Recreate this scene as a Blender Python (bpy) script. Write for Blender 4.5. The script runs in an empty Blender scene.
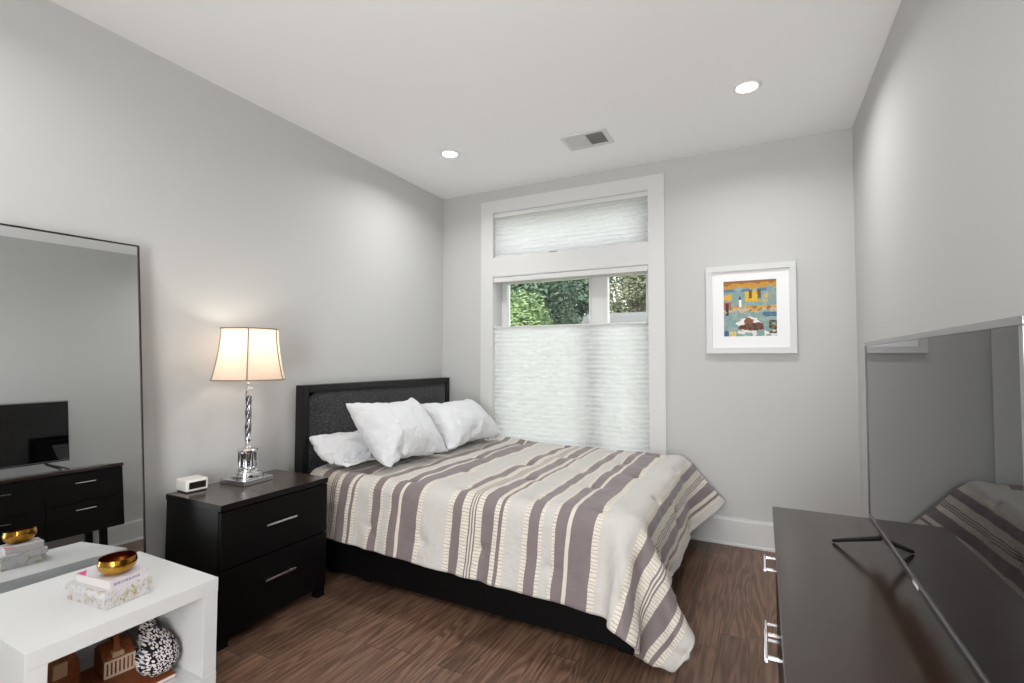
import bpy, bmesh, math, random
import numpy as np
from mathutils import Vector, Matrix, noise

S = bpy.context.scene
COL = S.collection
PI = math.pi

# ------------------------------------------------------------------ camera
cam_d = bpy.data.cameras.new('camera'); cam = bpy.data.objects.new('camera', cam_d); COL.objects.link(cam)
CAM = Vector((2.6064, -3.7098, 1.2603))
yaw, pitch, roll = math.radians(27.0167), math.radians(2.0921), math.radians(0.1624)
fw = Vector((-math.sin(yaw) * math.cos(pitch), math.cos(yaw) * math.cos(pitch), math.sin(pitch)))
r0 = Vector((math.cos(yaw), math.sin(yaw), 0)); u0 = r0.cross(fw)
rt = r0 * math.cos(roll) + u0 * math.sin(roll); up = u0 * math.cos(roll) - r0 * math.sin(roll)
M = Matrix((rt, up, -fw)).transposed().to_4x4(); M.translation = CAM
cam.matrix_world = M
cam_d.sensor_width = 36; cam_d.lens = 489.86 / 1024 * 36; cam_d.clip_start = .02
S.camera = cam

# ------------------------------------------------------------------ view, sky, sun, lamps of the room and an added fill
S.view_settings.view_transform = 'Standard'; S.view_settings.look = 'None'
S.view_settings.gamma = 1; S.view_settings.use_curve_mapping = False
S.view_settings.exposure = -0.10
EXT = 1.0
W = bpy.data.worlds.new('sky'); S.world = W; W.use_nodes = True
wn = W.node_tree.nodes; wl = W.node_tree.links
sky = wn.new('ShaderNodeTexSky'); sky.sky_type = 'HOSEK_WILKIE'; sky.turbidity = 3.0; sky.ground_albedo = .3
sky.sun_direction = Vector((-.35, -.75, .55)).normalized()
wn['Background'].inputs['Strength'].default_value = 14.0
ovc = wn.new('ShaderNodeMix'); ovc.data_type = 'RGBA'; ovc.inputs[0].default_value = .65
wl.new(sky.outputs[0], ovc.inputs[6]); ovc.inputs[7].default_value = (.40, .385, .355, 1)      # thin bright cloud over the blue
wl.new(ovc.outputs[2], wn['Background'].inputs['Color'])
sd = bpy.data.lights.new('sun', 'SUN'); sd.energy = 10.0; sd.angle = .02; sd.color = (1, .95, .86)
sun = bpy.data.objects.new('sun', sd); COL.objects.link(sun)
sun.rotation_euler = Vector((.35, .75, -.75)).to_track_quat('-Z', 'Y').to_euler()
DOWNLIGHT = 9.5      # watts per recessed lamp
FILL = 98.0           # added soft fill, set in an invented doorway behind the camera
LAMP = 1.7           # bulb of the bedside lamp


# ------------------------------------------------------------------ material helpers
def lin(c):
    return tuple(((x / 255) / 12.92 if x / 255 <= .04045 else ((x / 255 + .055) / 1.055) ** 2.4) for x in c) + (1,)


class Mat:
    def __init__(self, name, color=(200, 200, 200), rough=.5, metal=0, spec=.5, **kw):
        self.m = bpy.data.materials.new(name); self.m.use_nodes = True
        self.t = self.m.node_tree; self.n = self.t.nodes; self.l = self.t.links
        self.b = self.n['Principled BSDF']
        self.out = self.n['Material Output']
        self.set('Base Color', lin(color)); self.set('Roughness', rough); self.set('Metallic', metal)
        self.set('Specular IOR Level', spec)
        for k, v in kw.items(): self.set(k.replace('_', ' '), v)
        self.color = lin(color)

    def set(self, k, v): self.b.inputs[k].default_value = v

    def node(self, typ, ins=None, **at):
        n = self.n.new(typ)
        for k, v in at.items(): setattr(n, k, v)
        for k, v in (ins or {}).items():
            if isinstance(v, bpy.types.NodeSocket): self.l.new(v, n.inputs[k])
            else: n.inputs[k].default_value = v
        return n

    def math(self, op, a, b=0.0, clamp=False):
        n = self.node('ShaderNodeMath', {0: a, 1: b}, operation=op); n.use_clamp = clamp
        return n.outputs[0]

    def mix(self, f, a, b, blend='MIX'):
        n = self.node('ShaderNodeMix', data_type='RGBA', blend_type=blend)
        for k, v in ((0, f), (6, a), (7, b)):
            if isinstance(v, bpy.types.NodeSocket): self.l.new(v, n.inputs[k])
            else: n.inputs[k].default_value = v
        return n.outputs[2]

    def obj(self, scale=(1, 1, 1), kind='Object', rot=(0, 0, 0)):
        tc = self.node('ShaderNodeTexCoord')
        mp = self.node('ShaderNodeMapping', {'Vector': tc.outputs[kind], 'Scale': scale, 'Rotation': rot})
        return mp.outputs[0]

    def noise(self, vec, scale, detail=3, rough=.5, dist=0.0):
        return self.node('ShaderNodeTexNoise', {'Vector': vec, 'Scale': scale, 'Detail': detail, 'Roughness': rough, 'Distortion': dist}).outputs[0]

    def ramp(self, f, stops, interp='LINEAR'):
        n = self.node('ShaderNodeValToRGB', {0: f}); cr = n.color_ramp; cr.interpolation = interp
        while len(cr.elements) > 1: cr.elements.remove(cr.elements[-1])
        cr.elements[0].position = stops[0][0]; cr.elements[0].color = stops[0][1]
        for p, c in stops[1:]:
            e = cr.elements.new(p); e.color = c
        return n.outputs[0]

    def base(self, s): self.l.new(s, self.b.inputs['Base Color'])

    def bump(self, h, strength=.2, dist=.01):
        n = self.node('ShaderNodeBump', {'Height': h, 'Strength': strength, 'Distance': dist})
        self.l.new(n.outputs[0], self.b.inputs['Normal'])


def grey(v): return (v, v, v, 1)


def paint(name, c, rough=.6, tex=.03):
    k = Mat(name, c, rough, spec=.3)
    v = k.obj(); k.bump(k.noise(v, 160, 4), tex, .004)
    return k.m


m_wall = paint('wall_paint', (198, 198, 196), .7)
m_ceil = paint('ceiling_paint', (250, 250, 249), .8)
m_trim = paint('trim_paint', (216, 216, 214), .4, .01)


def wood_floor():
    k = Mat('walnut_floor', (80, 55, 42), .32, spec=.4)
    tc = k.node('ShaderNodeTexCoord'); sp = k.node('ShaderNodeSeparateXYZ', {0: tc.outputs['Object']})
    x, y = sp.outputs[0], sp.outputs[1]
    row = k.math('FLOOR', k.math('DIVIDE', x, .127))
    rnd = k.node('ShaderNodeTexWhiteNoise', {'W': row}, noise_dimensions='1D').outputs[0]
    yy = k.math('ADD', k.math('DIVIDE', y, 1.15), k.math('MULTIPLY', rnd, 7.3))
    seg = k.math('FLOOR', yy)
    pid = k.node('ShaderNodeCombineXYZ', {0: row, 1: seg})
    pr = k.node('ShaderNodeTexWhiteNoise', {'Vector': pid.outputs[0]}, noise_dimensions='3D')
    off = k.node('ShaderNodeVectorMath', {0: pr.outputs[1], 1: (9, 9, 9)}, operation='MULTIPLY').outputs[0]
    st = k.node('ShaderNodeCombineXYZ', {0: k.math('MULTIPLY', x, 9.0), 1: k.math('MULTIPLY', y, .62), 2: 0.0}).outputs[0]
    vec = k.node('ShaderNodeVectorMath', {0: st, 1: off}, operation='ADD').outputs[0]
    n1 = k.noise(vec, 1.3, 2, .5, .4)
    rings = k.math('FRACT', k.math('MULTIPLY', n1, 11.0))
    rings = k.math('ABSOLUTE', k.math('SUBTRACT', rings, .5))
    fib = k.noise(k.node('ShaderNodeVectorMath', {0: vec, 1: (9, 3.2, 1)}, operation='MULTIPLY').outputs[0], 4, 4, .6)
    g = k.math('ADD', k.math('MULTIPLY', rings, .62), k.math('MULTIPLY', fib, .80))
    col = k.ramp(g, [(.18, lin((54, 38, 29))), (.5, lin((97, 72, 57))), (.85, lin((134, 105, 87)))])
    tone = k.math('ADD', k.math('MULTIPLY', pr.outputs[0], .42), .80)
    col = k.mix(1.0, col, k.node('ShaderNodeCombineXYZ', {0: tone, 1: tone, 2: tone}).outputs[0], 'MULTIPLY')
    # seams
    fx = k.math('FRACT', k.math('DIVIDE', x, .127)); ex = k.math('ABSOLUTE', k.math('SUBTRACT', fx, .5))
    fy = k.math('FRACT', yy); ey = k.math('ABSOLUTE', k.math('SUBTRACT', fy, .5))
    seam = k.math('MAXIMUM', k.math('GREATER_THAN', ex, .489), k.math('GREATER_THAN', ey, .4985))
    col = k.mix(k.math('MULTIPLY', seam, .6), col, lin((30, 18, 12)))
    k.base(col)
    k.l.new(k.math('ADD', k.math('MULTIPLY', fib, .2), .28), k.b.inputs['Roughness'])
    k.bump(k.math('SUBTRACT', k.math('MULTIPLY', g, .25), seam), .12, .003)
    return k.m


def dark_wood(name, c, rough=.3, grain=.4, axis=(30, 3, 30), spec=.5):
    k = Mat(name, c, rough, spec=spec)
    v = k.obj(axis); n = k.noise(v, 4, 5, .6)
    c0 = k.color
    k.base(k.ramp(n, [(.3, tuple(x * (1 - grain) for x in c0[:3]) + (1,)), (.7, tuple(x * (1 + grain) for x in c0[:3]) + (1,))]))
    k.bump(n, .05, .002)
    return k.m


m_floor = wood_floor()
m_esp = dark_wood('espresso_wood', (14, 12, 11), .4, .25, spec=.22)
m_esptop = dark_wood('espresso_dresser_top', (50, 35, 27), .2, .10, (30, 30, 30), spec=.6)
m_nstop = dark_wood('espresso_top_sheen_tint', (60, 49, 42), .22, .25, spec=.8)  # base colour lightened to paint in the wall's reflection on the nightstand top
m_black = dark_wood('black_brown_wood', (9, 8, 8), .5, .25, spec=.15)
m_hb = dark_wood('black_headboard_frame', (20, 20, 21), .45, .2, spec=.35)
m_chrome = Mat('chrome', (225, 225, 228), .07, 1).m
m_nickel = Mat('brushed_nickel', (205, 205, 207), .25, 1).m
m_whitelam = paint('white_laminate', (214, 214, 213), .35, .005)
m_plastic_b = Mat('black_plastic', (18, 18, 19), .35).m
m_plastic_w = Mat('white_plastic', (235, 232, 226), .4).m
m_bezel = Mat('grey_metal_bezel', (150, 148, 150), .32, .85).m
m_glassdark = Mat('dark_display_glass', (30, 28, 22), .12).m
m_darkback = Mat('dark_backing', (26, 26, 28), .8).m  # dark backing colour; in the vent it paints the shade of the duct


def fabric_head():
    k = Mat('charcoal_upholstery', (48, 48, 52), .9, spec=.2)
    v = k.obj(); n = k.noise(v, 120, 4, .7); n2 = k.noise(v, 30, 2)
    k.base(k.ramp(n, [(.36, lin((26, 26, 28))), (.52, lin((50, 49, 52))), (.68, lin((92, 90, 94)))]))
    k.bump(k.math('ADD', n, k.math('MULTIPLY', n2, .3)), .6, .004)
    k.set('Sheen Weight', .25)
    return k.m


m_uphol = fabric_head()


def cotton(name, c, wr=.35):
    k = Mat(name, c, .85, spec=.2); v = k.obj()
    w1 = k.noise(v, 9, 4, .55, 1.2); w2 = k.noise(v, 420, 2)
    w3 = k.noise(v, 26, 3, .6, .8)
    k.bump(k.math('ADD', k.math('ADD', w1, k.math('MULTIPLY', w3, .35)), k.math('MULTIPLY', w2, .03)), wr, .035)
    k.set('Sheen Weight', .15)
    return k.m


m_pillow = cotton('white_pillowcase', (222, 223, 225), .6)
m_sheet = cotton('white_mattress_ticking', (225, 222, 216), .2)

PER, A0 = .936, .425
COMF_U0 = .15
# one repeat of the stripes, measured along the cloth: (start, kind)
STR = [(0, 'D'), (.065, 'R'), (.090, 'D'), (.108, 'R'), (.130, 'L'), (.222, 'R'), (.245, 'D'), (.298, 'R'), (.315, 'L'),
       (.362, 'R'), (.378, 'D'), (.431, 'C'), (.447, 'D'), (.550, 'R'), (.580, 'L'), (.738, 'R'), (.770, 'D'), (.822, 'R'),
       (.866, 'D'), (.873, 'C'), (.880, 'D'), (.887, 'C'), (.894, 'D'), (.901, 'R')]


def comforter_mat():
    k = Mat('striped_comforter', (200, 195, 188), .72, spec=.3)
    uvn = k.node('ShaderNodeUVMap', uv_map='cloth'); sp = k.node('ShaderNodeSeparateXYZ', {0: uvn.outputs[0]})
    u, v = sp.outputs[0], sp.outputs[1]
    wob = k.noise(k.node('ShaderNodeCombineXYZ', {0: u, 1: v}).outputs[0], 7, 2)
    uu = k.math('ADD', u, k.math('MULTIPLY', k.math('SUBTRACT', wob, .5), .012))
    ph = k.math('FRACT', k.math('ADD', k.math('DIVIDE', k.math('SUBTRACT', uu, A0), PER), 2.0))
    cd = {'D': lin((127, 115, 116)), 'R': lin((226, 218, 205)), 'L': lin((204, 200, 195)), 'C': lin((222, 213, 200))}
    col = k.ramp(ph, [(p / PER, cd[t]) for p, t in STR], 'CONSTANT')
    lad = k.ramp(ph, [(p / PER, grey(1 if t == 'R' else 0)) for p, t in STR], 'CONSTANT')
    drk = k.ramp(ph, [(p / PER, grey(1 if t == 'D' else 0)) for p, t in STR], 'CONSTANT')
    vn = k.math('ADD', v, k.math('MULTIPLY', k.noise(k.node('ShaderNodeCombineXYZ', {0: u, 1: v}).outputs[0], 26, 2), .02))
    pl = k.math('FRACT', k.math('DIVIDE', vn, .0155))
    tri = k.math('ABSOLUTE', k.math('SUBTRACT', pl, .5))
    line = k.math('GREATER_THAN', tri, .40)
    lm = k.math('MULTIPLY', line, lad)
    col = k.mix(k.math('MULTIPLY', lm, .55), col, lin((120, 100, 88)))
    # slub of the weave
    sl = k.noise(k.node('ShaderNodeCombineXYZ', {0: k.math('MULTIPLY', u, 500), 1: k.math('MULTIPLY', v, 18)}).outputs[0], 1, 3)
    col = k.mix(k.math('MULTIPLY', k.math('SUBTRACT', sl, .35), .35), col, lin((150, 136, 126)))
    k.base(col)
    k.l.new(k.math('SUBTRACT', .8, k.math('MULTIPLY', drk, .25)), k.b.inputs['Roughness'])
    k.set('Sheen Weight', .2)
    wr = k.noise(k.node('ShaderNodeCombineXYZ', {0: k.math('MULTIPLY', u, 1), 1: v}).outputs[0], 16, 4, .6, .6)
    h = k.math('ADD', k.math('MULTIPLY', k.math('MULTIPLY', tri, lad), -.35), k.math('MULTIPLY', wr, .9))
    k.bump(h, .45, .016)
    return k.m


m_comf = comforter_mat()


def blind_mat():
    k = Mat('white_cellular_shade', (240, 240, 240), .8, spec=.2)
    tr = k.node('ShaderNodeBsdfTranslucent', {'Color': (.93, .94, .95, 1)})
    mx = k.node('ShaderNodeMixShader', {0: .62, 1: k.b.outputs[0], 2: tr.outputs[0]})
    k.l.new(mx.outputs[0], k.out.inputs[0])
    return k.m


def shade_mat():
    k = Mat('cream_silk_shade', (232, 214, 198), .8, spec=.2)
    tr = k.node('ShaderNodeBsdfTranslucent', {'Color': (1, .86, .72, 1)})
    mx = k.node('ShaderNodeMixShader', {0: .5, 1: k.b.outputs[0], 2: tr.outputs[0]})
    k.l.new(mx.outputs[0], k.out.inputs[0])
    return k.m


def glass_mat(name='window_glass', tint=(1, 1, 1, 1)):
    k = Mat(name, (255, 255, 255), .02)
    tp = k.node('ShaderNodeBsdfTransparent', {'Color': tint}); gl = k.node('ShaderNodeBsdfGlossy', {'Roughness': .01})
    fr = k.node('ShaderNodeFresnel', {'IOR': 1.45})
    mx = k.node('ShaderNodeMixShader', {0: fr.outputs[0], 1: tp.outputs[0], 2: gl.outputs[0]})
    k.l.new(mx.outputs[0], k.out.inputs[0])
    return k.m


def emit_mat(name, color, strength):
    k = Mat(name, (255, 255, 255)); k.set('Emission Color', color); k.set('Emission Strength', strength)
    return k.m


m_blind = blind_mat(); m_shade = shade_mat(); m_glass = glass_mat('window_glass', (.93, .95, .95, 1))
m_piping = Mat('taupe_piping', (150, 128, 108), .8).m
m_lens = emit_mat('lit_downlight_lens', (1, .98, .95, 1), 9)
m_mirror = Mat('silvered_mirror', (226, 228, 228), .0, 1).m
m_mframe = Mat('bronze_mirror_frame', (58, 50, 44), .4, .6).m


def crystal():
    k = Mat('clear_crystal', (255, 255, 255), .03); k.set('Transmission Weight', 1.0); k.set('IOR', 1.5)
    return k.m


m_crystal = crystal()


def tv_screen():
    k = Mat('black_tv_screen', (6, 6, 7), .015, spec=.5); k.set('IOR', 1.5)
    return k.m


m_screen = tv_screen()


def floral_box():
    k = Mat('white_gold_floral_paper', (228, 226, 224), .6); v = k.obj()
    n1 = k.noise(v, 34, 4, .7, 1.0); n2 = k.noise(k.obj(rot=(.4, .2, .9)), 70, 4, .7, 1)
    c = k.ramp(n1, [(.0, lin((206, 205, 205))), (.53, lin((198, 196, 196))), (.60, lin((176, 158, 116))), (.72, lin((150, 126, 82)))])
    c = k.mix(k.ramp(n2, [(.55, grey(0)), (.64, grey(.75))]), c, lin((158, 160, 168)))
    k.base(c); return k.m


def brass_bowl_mat():
    k = Mat('hammered_brass', (190, 138, 52), .22, 1); v = k.obj()
    vo = k.node('ShaderNodeTexVoronoi', {'Vector': v, 'Scale': 75.0}, feature='SMOOTH_F1')
    k.bump(vo.outputs[0], .22, .006)
    n = k.noise(v, 22, 3); k.base(k.ramp(n, [(.3, lin((150, 98, 30))), (.7, lin((212, 166, 78)))]))
    return k.m


def flower_cloth():
    # dark cloth printed with pale daisies
    k = Mat('black_daisy_cloth', (20, 22, 32), .8, spec=.2); v = k.obj()
    sp = k.node('ShaderNodeSeparateXYZ', {0: v}); yz = k.node('ShaderNodeCombineXYZ', {0: sp.outputs[1], 1: sp.outputs[2]}).outputs[0]
    vo = k.node('ShaderNodeTexVoronoi', {'Vector': yz, 'Scale': 33.0, 'Randomness': .35}, voronoi_dimensions='2D')
    d = k.node('ShaderNodeVectorMath', {0: yz, 1: vo.outputs['Position']}, operation='SUBTRACT').outputs[0]
    ds = k.node('ShaderNodeSeparateXYZ', {0: d}); th = k.math('ARCTAN2', ds.outputs[1], ds.outputs[0])
    r = vo.outputs['Distance']
    petal_edge = k.math('ADD', k.math('MULTIPLY', k.math('POWER', k.math('ABSOLUTE', k.math('COSINE', k.math('MULTIPLY', th, 4.0))), .6), .44), .02)
    m = k.math('MULTIPLY', k.math('LESS_THAN', r, petal_edge), k.math('GREATER_THAN', r, .15))
    v2 = k.node('ShaderNodeTexVoronoi', {'Vector': yz, 'Scale': 95.0, 'Randomness': .9}, voronoi_dimensions='2D')
    dots = k.math('MULTIPLY', k.math('LESS_THAN', v2.outputs['Distance'], .38), k.math('GREATER_THAN', r, .47))
    m = k.math('MAXIMUM', m, dots)
    c = k.mix(k.math('LESS_THAN', r, .12), lin((22, 20, 26)), lin((64, 76, 110)))
    k.base(k.mix(m, c, lin((214, 205, 202)))); k.bump(k.noise(v, 30, 3), .3, .01)
    return k.m


m_dkbrass = Mat('dark_copper_lining', (112, 58, 22), .3, 1).m
m_floral = floral_box(); m_brass = brass_bowl_mat(); m_daisy = flower_cloth()
m_leather = dark_wood('orange_brown_leather', (140, 74, 36), .5, .4, (25, 25, 25))
m_strap = Mat('tan_strap', (205, 166, 128), .7).m
m_cream = Mat('cream_slats', (226, 202, 178), .7).m
m_paper = Mat('paper_pages', (212, 206, 203), .8).m


def leaf_mat(name, a, b, sc=2.0):
    k = Mat(name, a, .6, spec=.3); v = k.obj()
    n = k.noise(v, sc, 4, .7); k.base(k.ramp(n, [(.35, lin(a)), (.65, lin(b))]))
    return k.m


# ------------------------------------------------------------------ mesh helpers
def add_box(bm, x0, x1, y0, y1, z0, z1, bev=0, seg=2, mat=0, rot=None):
    g = bmesh.ops.create_cube(bm, size=1)['verts']
    for v in g: v.co = Vector((x0 + (v.co.x + .5) * (x1 - x0), y0 + (v.co.y + .5) * (y1 - y0), z0 + (v.co.z + .5) * (z1 - z0)))
    fs = set(f for v in g for f in v.link_faces)
    for f in fs: f.material_index = mat
    if bev:
        es = list(set(e for v in g for e in v.link_edges))
        r = bmesh.ops.bevel(bm, geom=es, offset=bev, segments=seg, affect='EDGES', profile=.5)
        vs = list(set(r['verts']) | set(v for v in g if v.is_valid))
    else: vs = g
    if rot: bmesh.ops.transform(bm, matrix=rot, verts=vs)
    return vs


def lathe(bm, prof, cx, cy, cz=0, n=32, cap=True, mat=0, twist=None):
    rings = []
    for r, z in prof:
        ring = []
        for i in range(n):
            a = 2 * PI * i / n
            ring.append(bm.verts.new((cx + r * math.cos(a), cy + r * math.sin(a), cz + z)))
        rings.append(ring)
    for a, b in zip(rings, rings[1:]):
        for i in range(n):
            f = bm.faces.new((a[i], a[(i + 1) % n], b[(i + 1) % n], b[i])); f.material_index = mat
    if cap:
        for ring, flip in ((rings[0], True), (rings[-1], False)):
            if (ring[0].co - ring[n // 2].co).length > 1e-5:
                f = bm.faces.new(ring[::-1] if flip else ring); f.material_index = mat
    return rings


def tube(bm, pts, r, n=8, mat=0, flat=None):
    pts = [Vector(p) for p in pts]; rings = []
    for i, p in enumerate(pts):
        t = (pts[min(i + 1, len(pts) - 1)] - pts[max(i - 1, 0)]).normalized()
        a = t.cross(Vector((0, 0, 1)));
        if a.length < 1e-3: a = t.cross(Vector((1, 0, 0)))
        a.normalize(); b = t.cross(a)
        rr = r[i] if isinstance(r, (list, tuple)) else r
        rings.append([bm.verts.new(p + (a * math.cos(2 * PI * k / n) + b * math.sin(2 * PI * k / n) * (flat or 1)) * rr) for k in range(n)])
    for A, B in zip(rings, rings[1:]):
        for k in range(n):
            f = bm.faces.new((A[k], A[(k + 1) % n], B[(k + 1) % n], B[k])); f.material_index = mat
    bm.faces.new(rings[0][::-1]).material_index = mat; bm.faces.new(rings[-1]).material_index = mat


def prism(bm, poly, axis, a0, a1, mat=0):
    """extrude a 2-D outline along an axis ('x': outline in y,z; 'y': in x,z; 'z': in x,y)"""
    def P(p, a):
        return {'x': (a, p[0], p[1]), 'y': (p[0], a, p[1]), 'z': (p[0], p[1], a)}[axis]
    A = [bm.verts.new(P(p, a0)) for p in poly]; B = [bm.verts.new(P(p, a1)) for p in poly]
    n = len(poly)
    fs = [bm.faces.new((A[i], A[(i + 1) % n], B[(i + 1) % n], B[i])) for i in range(n)]
    fs += [bm.faces.new(A[::-1]), bm.faces.new(B)]
    for f in fs: f.material_index = mat


def origin(o):
    v = Vector((0, 0, 0))
    while o: v = v + o.location; o = o.parent
    return v


def obj(name, bm, mats, parent=None, loc=None, smooth=False, angle=35):
    """link a bmesh written in room coordinates as one mesh object"""
    bmesh.ops.recalc_face_normals(bm, faces=bm.faces[:])
    me = bpy.data.meshes.new(name)
    off = origin(parent) if parent else Vector(loc or (0, 0, 0))
    bmesh.ops.translate(bm, verts=bm.verts[:], vec=-off)
    bm.to_mesh(me); bm.free()
    for m in (mats if isinstance(mats, (list, tuple)) else [mats]): me.materials.append(m)
    o = bpy.data.objects.new(name, me); COL.objects.link(o)
    if parent: o.parent = parent
    else: o.location = off
    if smooth:
        for p in me.polygons: p.use_smooth = True
        try: me.set_sharp_from_angle(angle=math.radians(angle))
        except Exception: pass
    return o


def tag(o, label, cat, group=None):
    o['label'] = label; o['category'] = cat
    if group: o['group'] = group
    return o


def thing(name, loc, label, cat, group=None):
    o = bpy.data.objects.new(name, None); COL.objects.link(o); o.location = loc; o.empty_display_size = .1
    return tag(o, label, cat, group)


def struct(name, bm, m, parent=None, **kw):
    o = obj(name, bm, m, parent, **kw)
    if not parent: o['kind'] = 'structure'
    return o


def box_obj(name, dims, m, parent=None, bev=0, loc=None, seg=2, rot=None, smooth=False):
    bm = bmesh.new(); add_box(bm, *dims, bev=bev, seg=seg, rot=rot)
    return obj(name, bm, m, parent, loc, smooth=smooth)


def rotz(cx, cy, deg):
    return Matrix.Translation((cx, cy, 0)) @ Matrix.Rotation(math.radians(deg), 4, 'Z') @ Matrix.Translation((-cx, -cy, 0))


# ------------------------------------------------------------------ room shell
RW, RH, RY = 3.139, 2.74, -4.75
T = .22
OX0, OX1 = .53, 1.866          # window opening
UZ0, UZ1, LZ0, LZ1 = 2.132, 2.535, .45, 1.976


def plain(name, *d, m=m_wall):
    bm = bmesh.new(); add_box(bm, *d); return struct(name, bm, m)


plain('floor', -T, RW + T, RY - 1.3, T, -.12, 0, m=m_floor)
plain('ceiling', -T, RW + T, RY - 1.3, T, RH, RH + .12, m=m_ceil)
plain('wall_left', -T, 0, RY - 1.3, T, 0, RH)
plain('wall_right', RW, RW + T, RY - 1.3, T, 0, RH)
bm = bmesh.new()
add_box(bm, 0, OX0, 0, T, 0, RH); add_box(bm, OX1, RW, 0, T, 0, RH)
add_box(bm, OX0, OX1, 0, T, UZ1, RH); add_box(bm, OX0, OX1, 0, T, LZ1, UZ0); add_box(bm, OX0, OX1, 0, T, 0, LZ0)
struct('wall_back', bm, m_wall)
DX0, DX1, DZ = 1.85, 2.85, 2.08  # unseen doorway opening, added to hold the fill light
bm = bmesh.new()
add_box(bm, 0, DX0, RY - T, RY, 0, RH); add_box(bm, DX1, RW, RY - T, RY, 0, RH); add_box(bm, DX0, DX1, RY - T, RY, DZ, RH)
struct('wall_front', bm, m_wall)
plain('wall_hall', 0, RW, RY - 1.3, RY - 1.2, 0, RH)


def base_profile(s):
    return [(0, 0), (s * .022, 0), (s * .022, .012), (s * .016, .02), (s * .016, .168), (s * .012, .178), (s * .012, .184), (0, .184)]


bm = bmesh.new(); prism(bm, base_profile(-1), 'x', 0, RW); struct('baseboard_back', bm, m_trim)
bm = bmesh.new(); prism(bm, base_profile(1), 'y', RY, -.022); struct('baseboard_left', bm, m_trim)
bm = bmesh.new(); prism(bm, [(RW + p[0], p[1]) for p in base_profile(-1)], 'y', RY, -.022); struct('baseboard_right', bm, m_trim)
# casing round the back window, with a mid rail, and the white jamb liners
bm = bmesh.new()
CX0, CX1, CZ0, CZ1 = .417, 1.98, .36, 2.64
for d in ((CX0, OX0, CZ0, CZ1), (OX1, CX1, CZ0, CZ1), (OX0, OX1, UZ1, CZ1), (OX0, OX1, LZ1, UZ0), (OX0, OX1, CZ0, LZ0)):
    add_box(bm, d[0], d[1], -.02, 0, d[2], d[3])
struct('trim_1', bm, m_trim)
bm = bmesh.new()
for z0, z1 in ((UZ0, UZ1), (LZ0, LZ1)):
    add_box(bm, OX0, OX0 + .006, -.018, T, z0, z1); add_box(bm, OX1 - .006, OX1, -.018, T, z0, z1)
    add_box(bm, OX0 + .006, OX1 - .006, -.018, T, z1 - .006, z1); add_box(bm, OX0 + .006, OX1 - .006, -.018, T, z0, z0 + .006)
struct('trim_2', bm, m_trim)
bm = bmesh.new()
add_box(bm, DX0 - .09, DX0, RY, RY + .02, 0, DZ + .09); add_box(bm, DX1, DX1 + .09, RY, RY + .02, 0, DZ + .09); add_box(bm, DX0, DX1, RY, RY + .02, DZ, DZ + .09)
struct('trim_3', bm, m_trim)


def window(name, x0, x1, z0, z1, gx0, gx1, gz0, gz1):
    bm = bmesh.new()
    yf, yb = .150, .205
    for a, b, c, d in ((x0, gx0, z0, z1), (gx1, x1, z0, z1), (gx0, gx1, gz1, z1), (gx0, gx1, z0, gz0)): add_box(bm, a, b, yf, yb, c, d)
    # stepped inner sash bead
    for k, (w, y0) in enumerate(((.022, .074), (.010, .094))):
        pass
    s = .012
    for a, b, c, d in ((gx0 - s, gx0, gz0 - s, gz1 + s), (gx1, gx1 + s, gz0 - s, gz1 + s), (gx0, gx1, gz1, gz1 + s), (gx0, gx1, gz0 - s, gz0)): add_box(bm, a, b, yf - .012, yf, c, d)
    w = struct(name, bm, m_trim)
    box_obj('glass_pane', (gx0, gx1, .168, .174, gz0, gz1), m_glass, w)
    return w


e = .007
window('window_1', OX0 + e, OX1 - e, UZ0 + e, UZ1 - e, OX0 + .07, OX1 - .07, UZ0 + .07, UZ1 - .06)
window('window_2', OX0 + e, 1.428, LZ0 + e, LZ1 - e, .592, 1.352, LZ0 + .09, 1.935)
window('window_3', 1.428, OX1 - e, LZ0 + e, LZ1 - e, 1.503, 1.812, LZ0 + .09, 1.935)


# ------------------------------------------------------------------ lamps in the ceiling and the added fill light
def downlight(x, y, label):
    t = thing('recessed_light', (x, y, RH), label, 'ceiling light', 'recessed ceiling lights')
    bm = bmesh.new(); lathe(bm, [(.052, -.004), (.056, -.009), (.068, -.007), (.074, -.001), (.074, 0)], x, y, RH, 40, cap=False)
    lathe(bm, [(.052, -.004), (.052, 0)], x, y, RH, 40, cap=False)
    obj('trim_ring', bm, m_plastic_w, t, smooth=True)
    bm = bmesh.new(); lathe(bm, [(.052, -.003), (.03, -.005), (.0001, -.006)], x, y, RH, 40, cap=False)
    obj('lens', bm, m_lens, t, smooth=True)
    d = bpy.data.lights.new('downlight', 'AREA'); d.shape = 'DISK'; d.size = .1; d.energy = DOWNLIGHT; d.color = (.99, .99, 1); d.spread = math.radians(155)
    o = bpy.data.objects.new('downlight', d); COL.objects.link(o); o.parent = t; o.location = (0, 0, -.012)


downlight(.627, -.82, 'round recessed ceiling light near the left wall, left of the vent')
downlight(2.555, -.82, 'round recessed ceiling light near the right wall, right of the vent')
downlight(.627, -3.45, 'round recessed ceiling light at the near end of the left wall')
downlight(2.555, -3.45, 'round recessed ceiling light at the near end of the right wall')
d = bpy.data.lights.new('fill_light', 'AREA'); d.shape = 'RECTANGLE'; d.size = .95; d.size_y = 1.95; d.energy = FILL; d.color = (.975, .987, 1)  # added area lamp to brighten the room, no known fixture
o = bpy.data.objects.new('fill_light', d); COL.objects.link(o); o.location = ((DX0 + DX1) / 2, RY - .3, 1.05); o.rotation_euler = (PI / 2, 0, math.radians(24))

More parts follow.
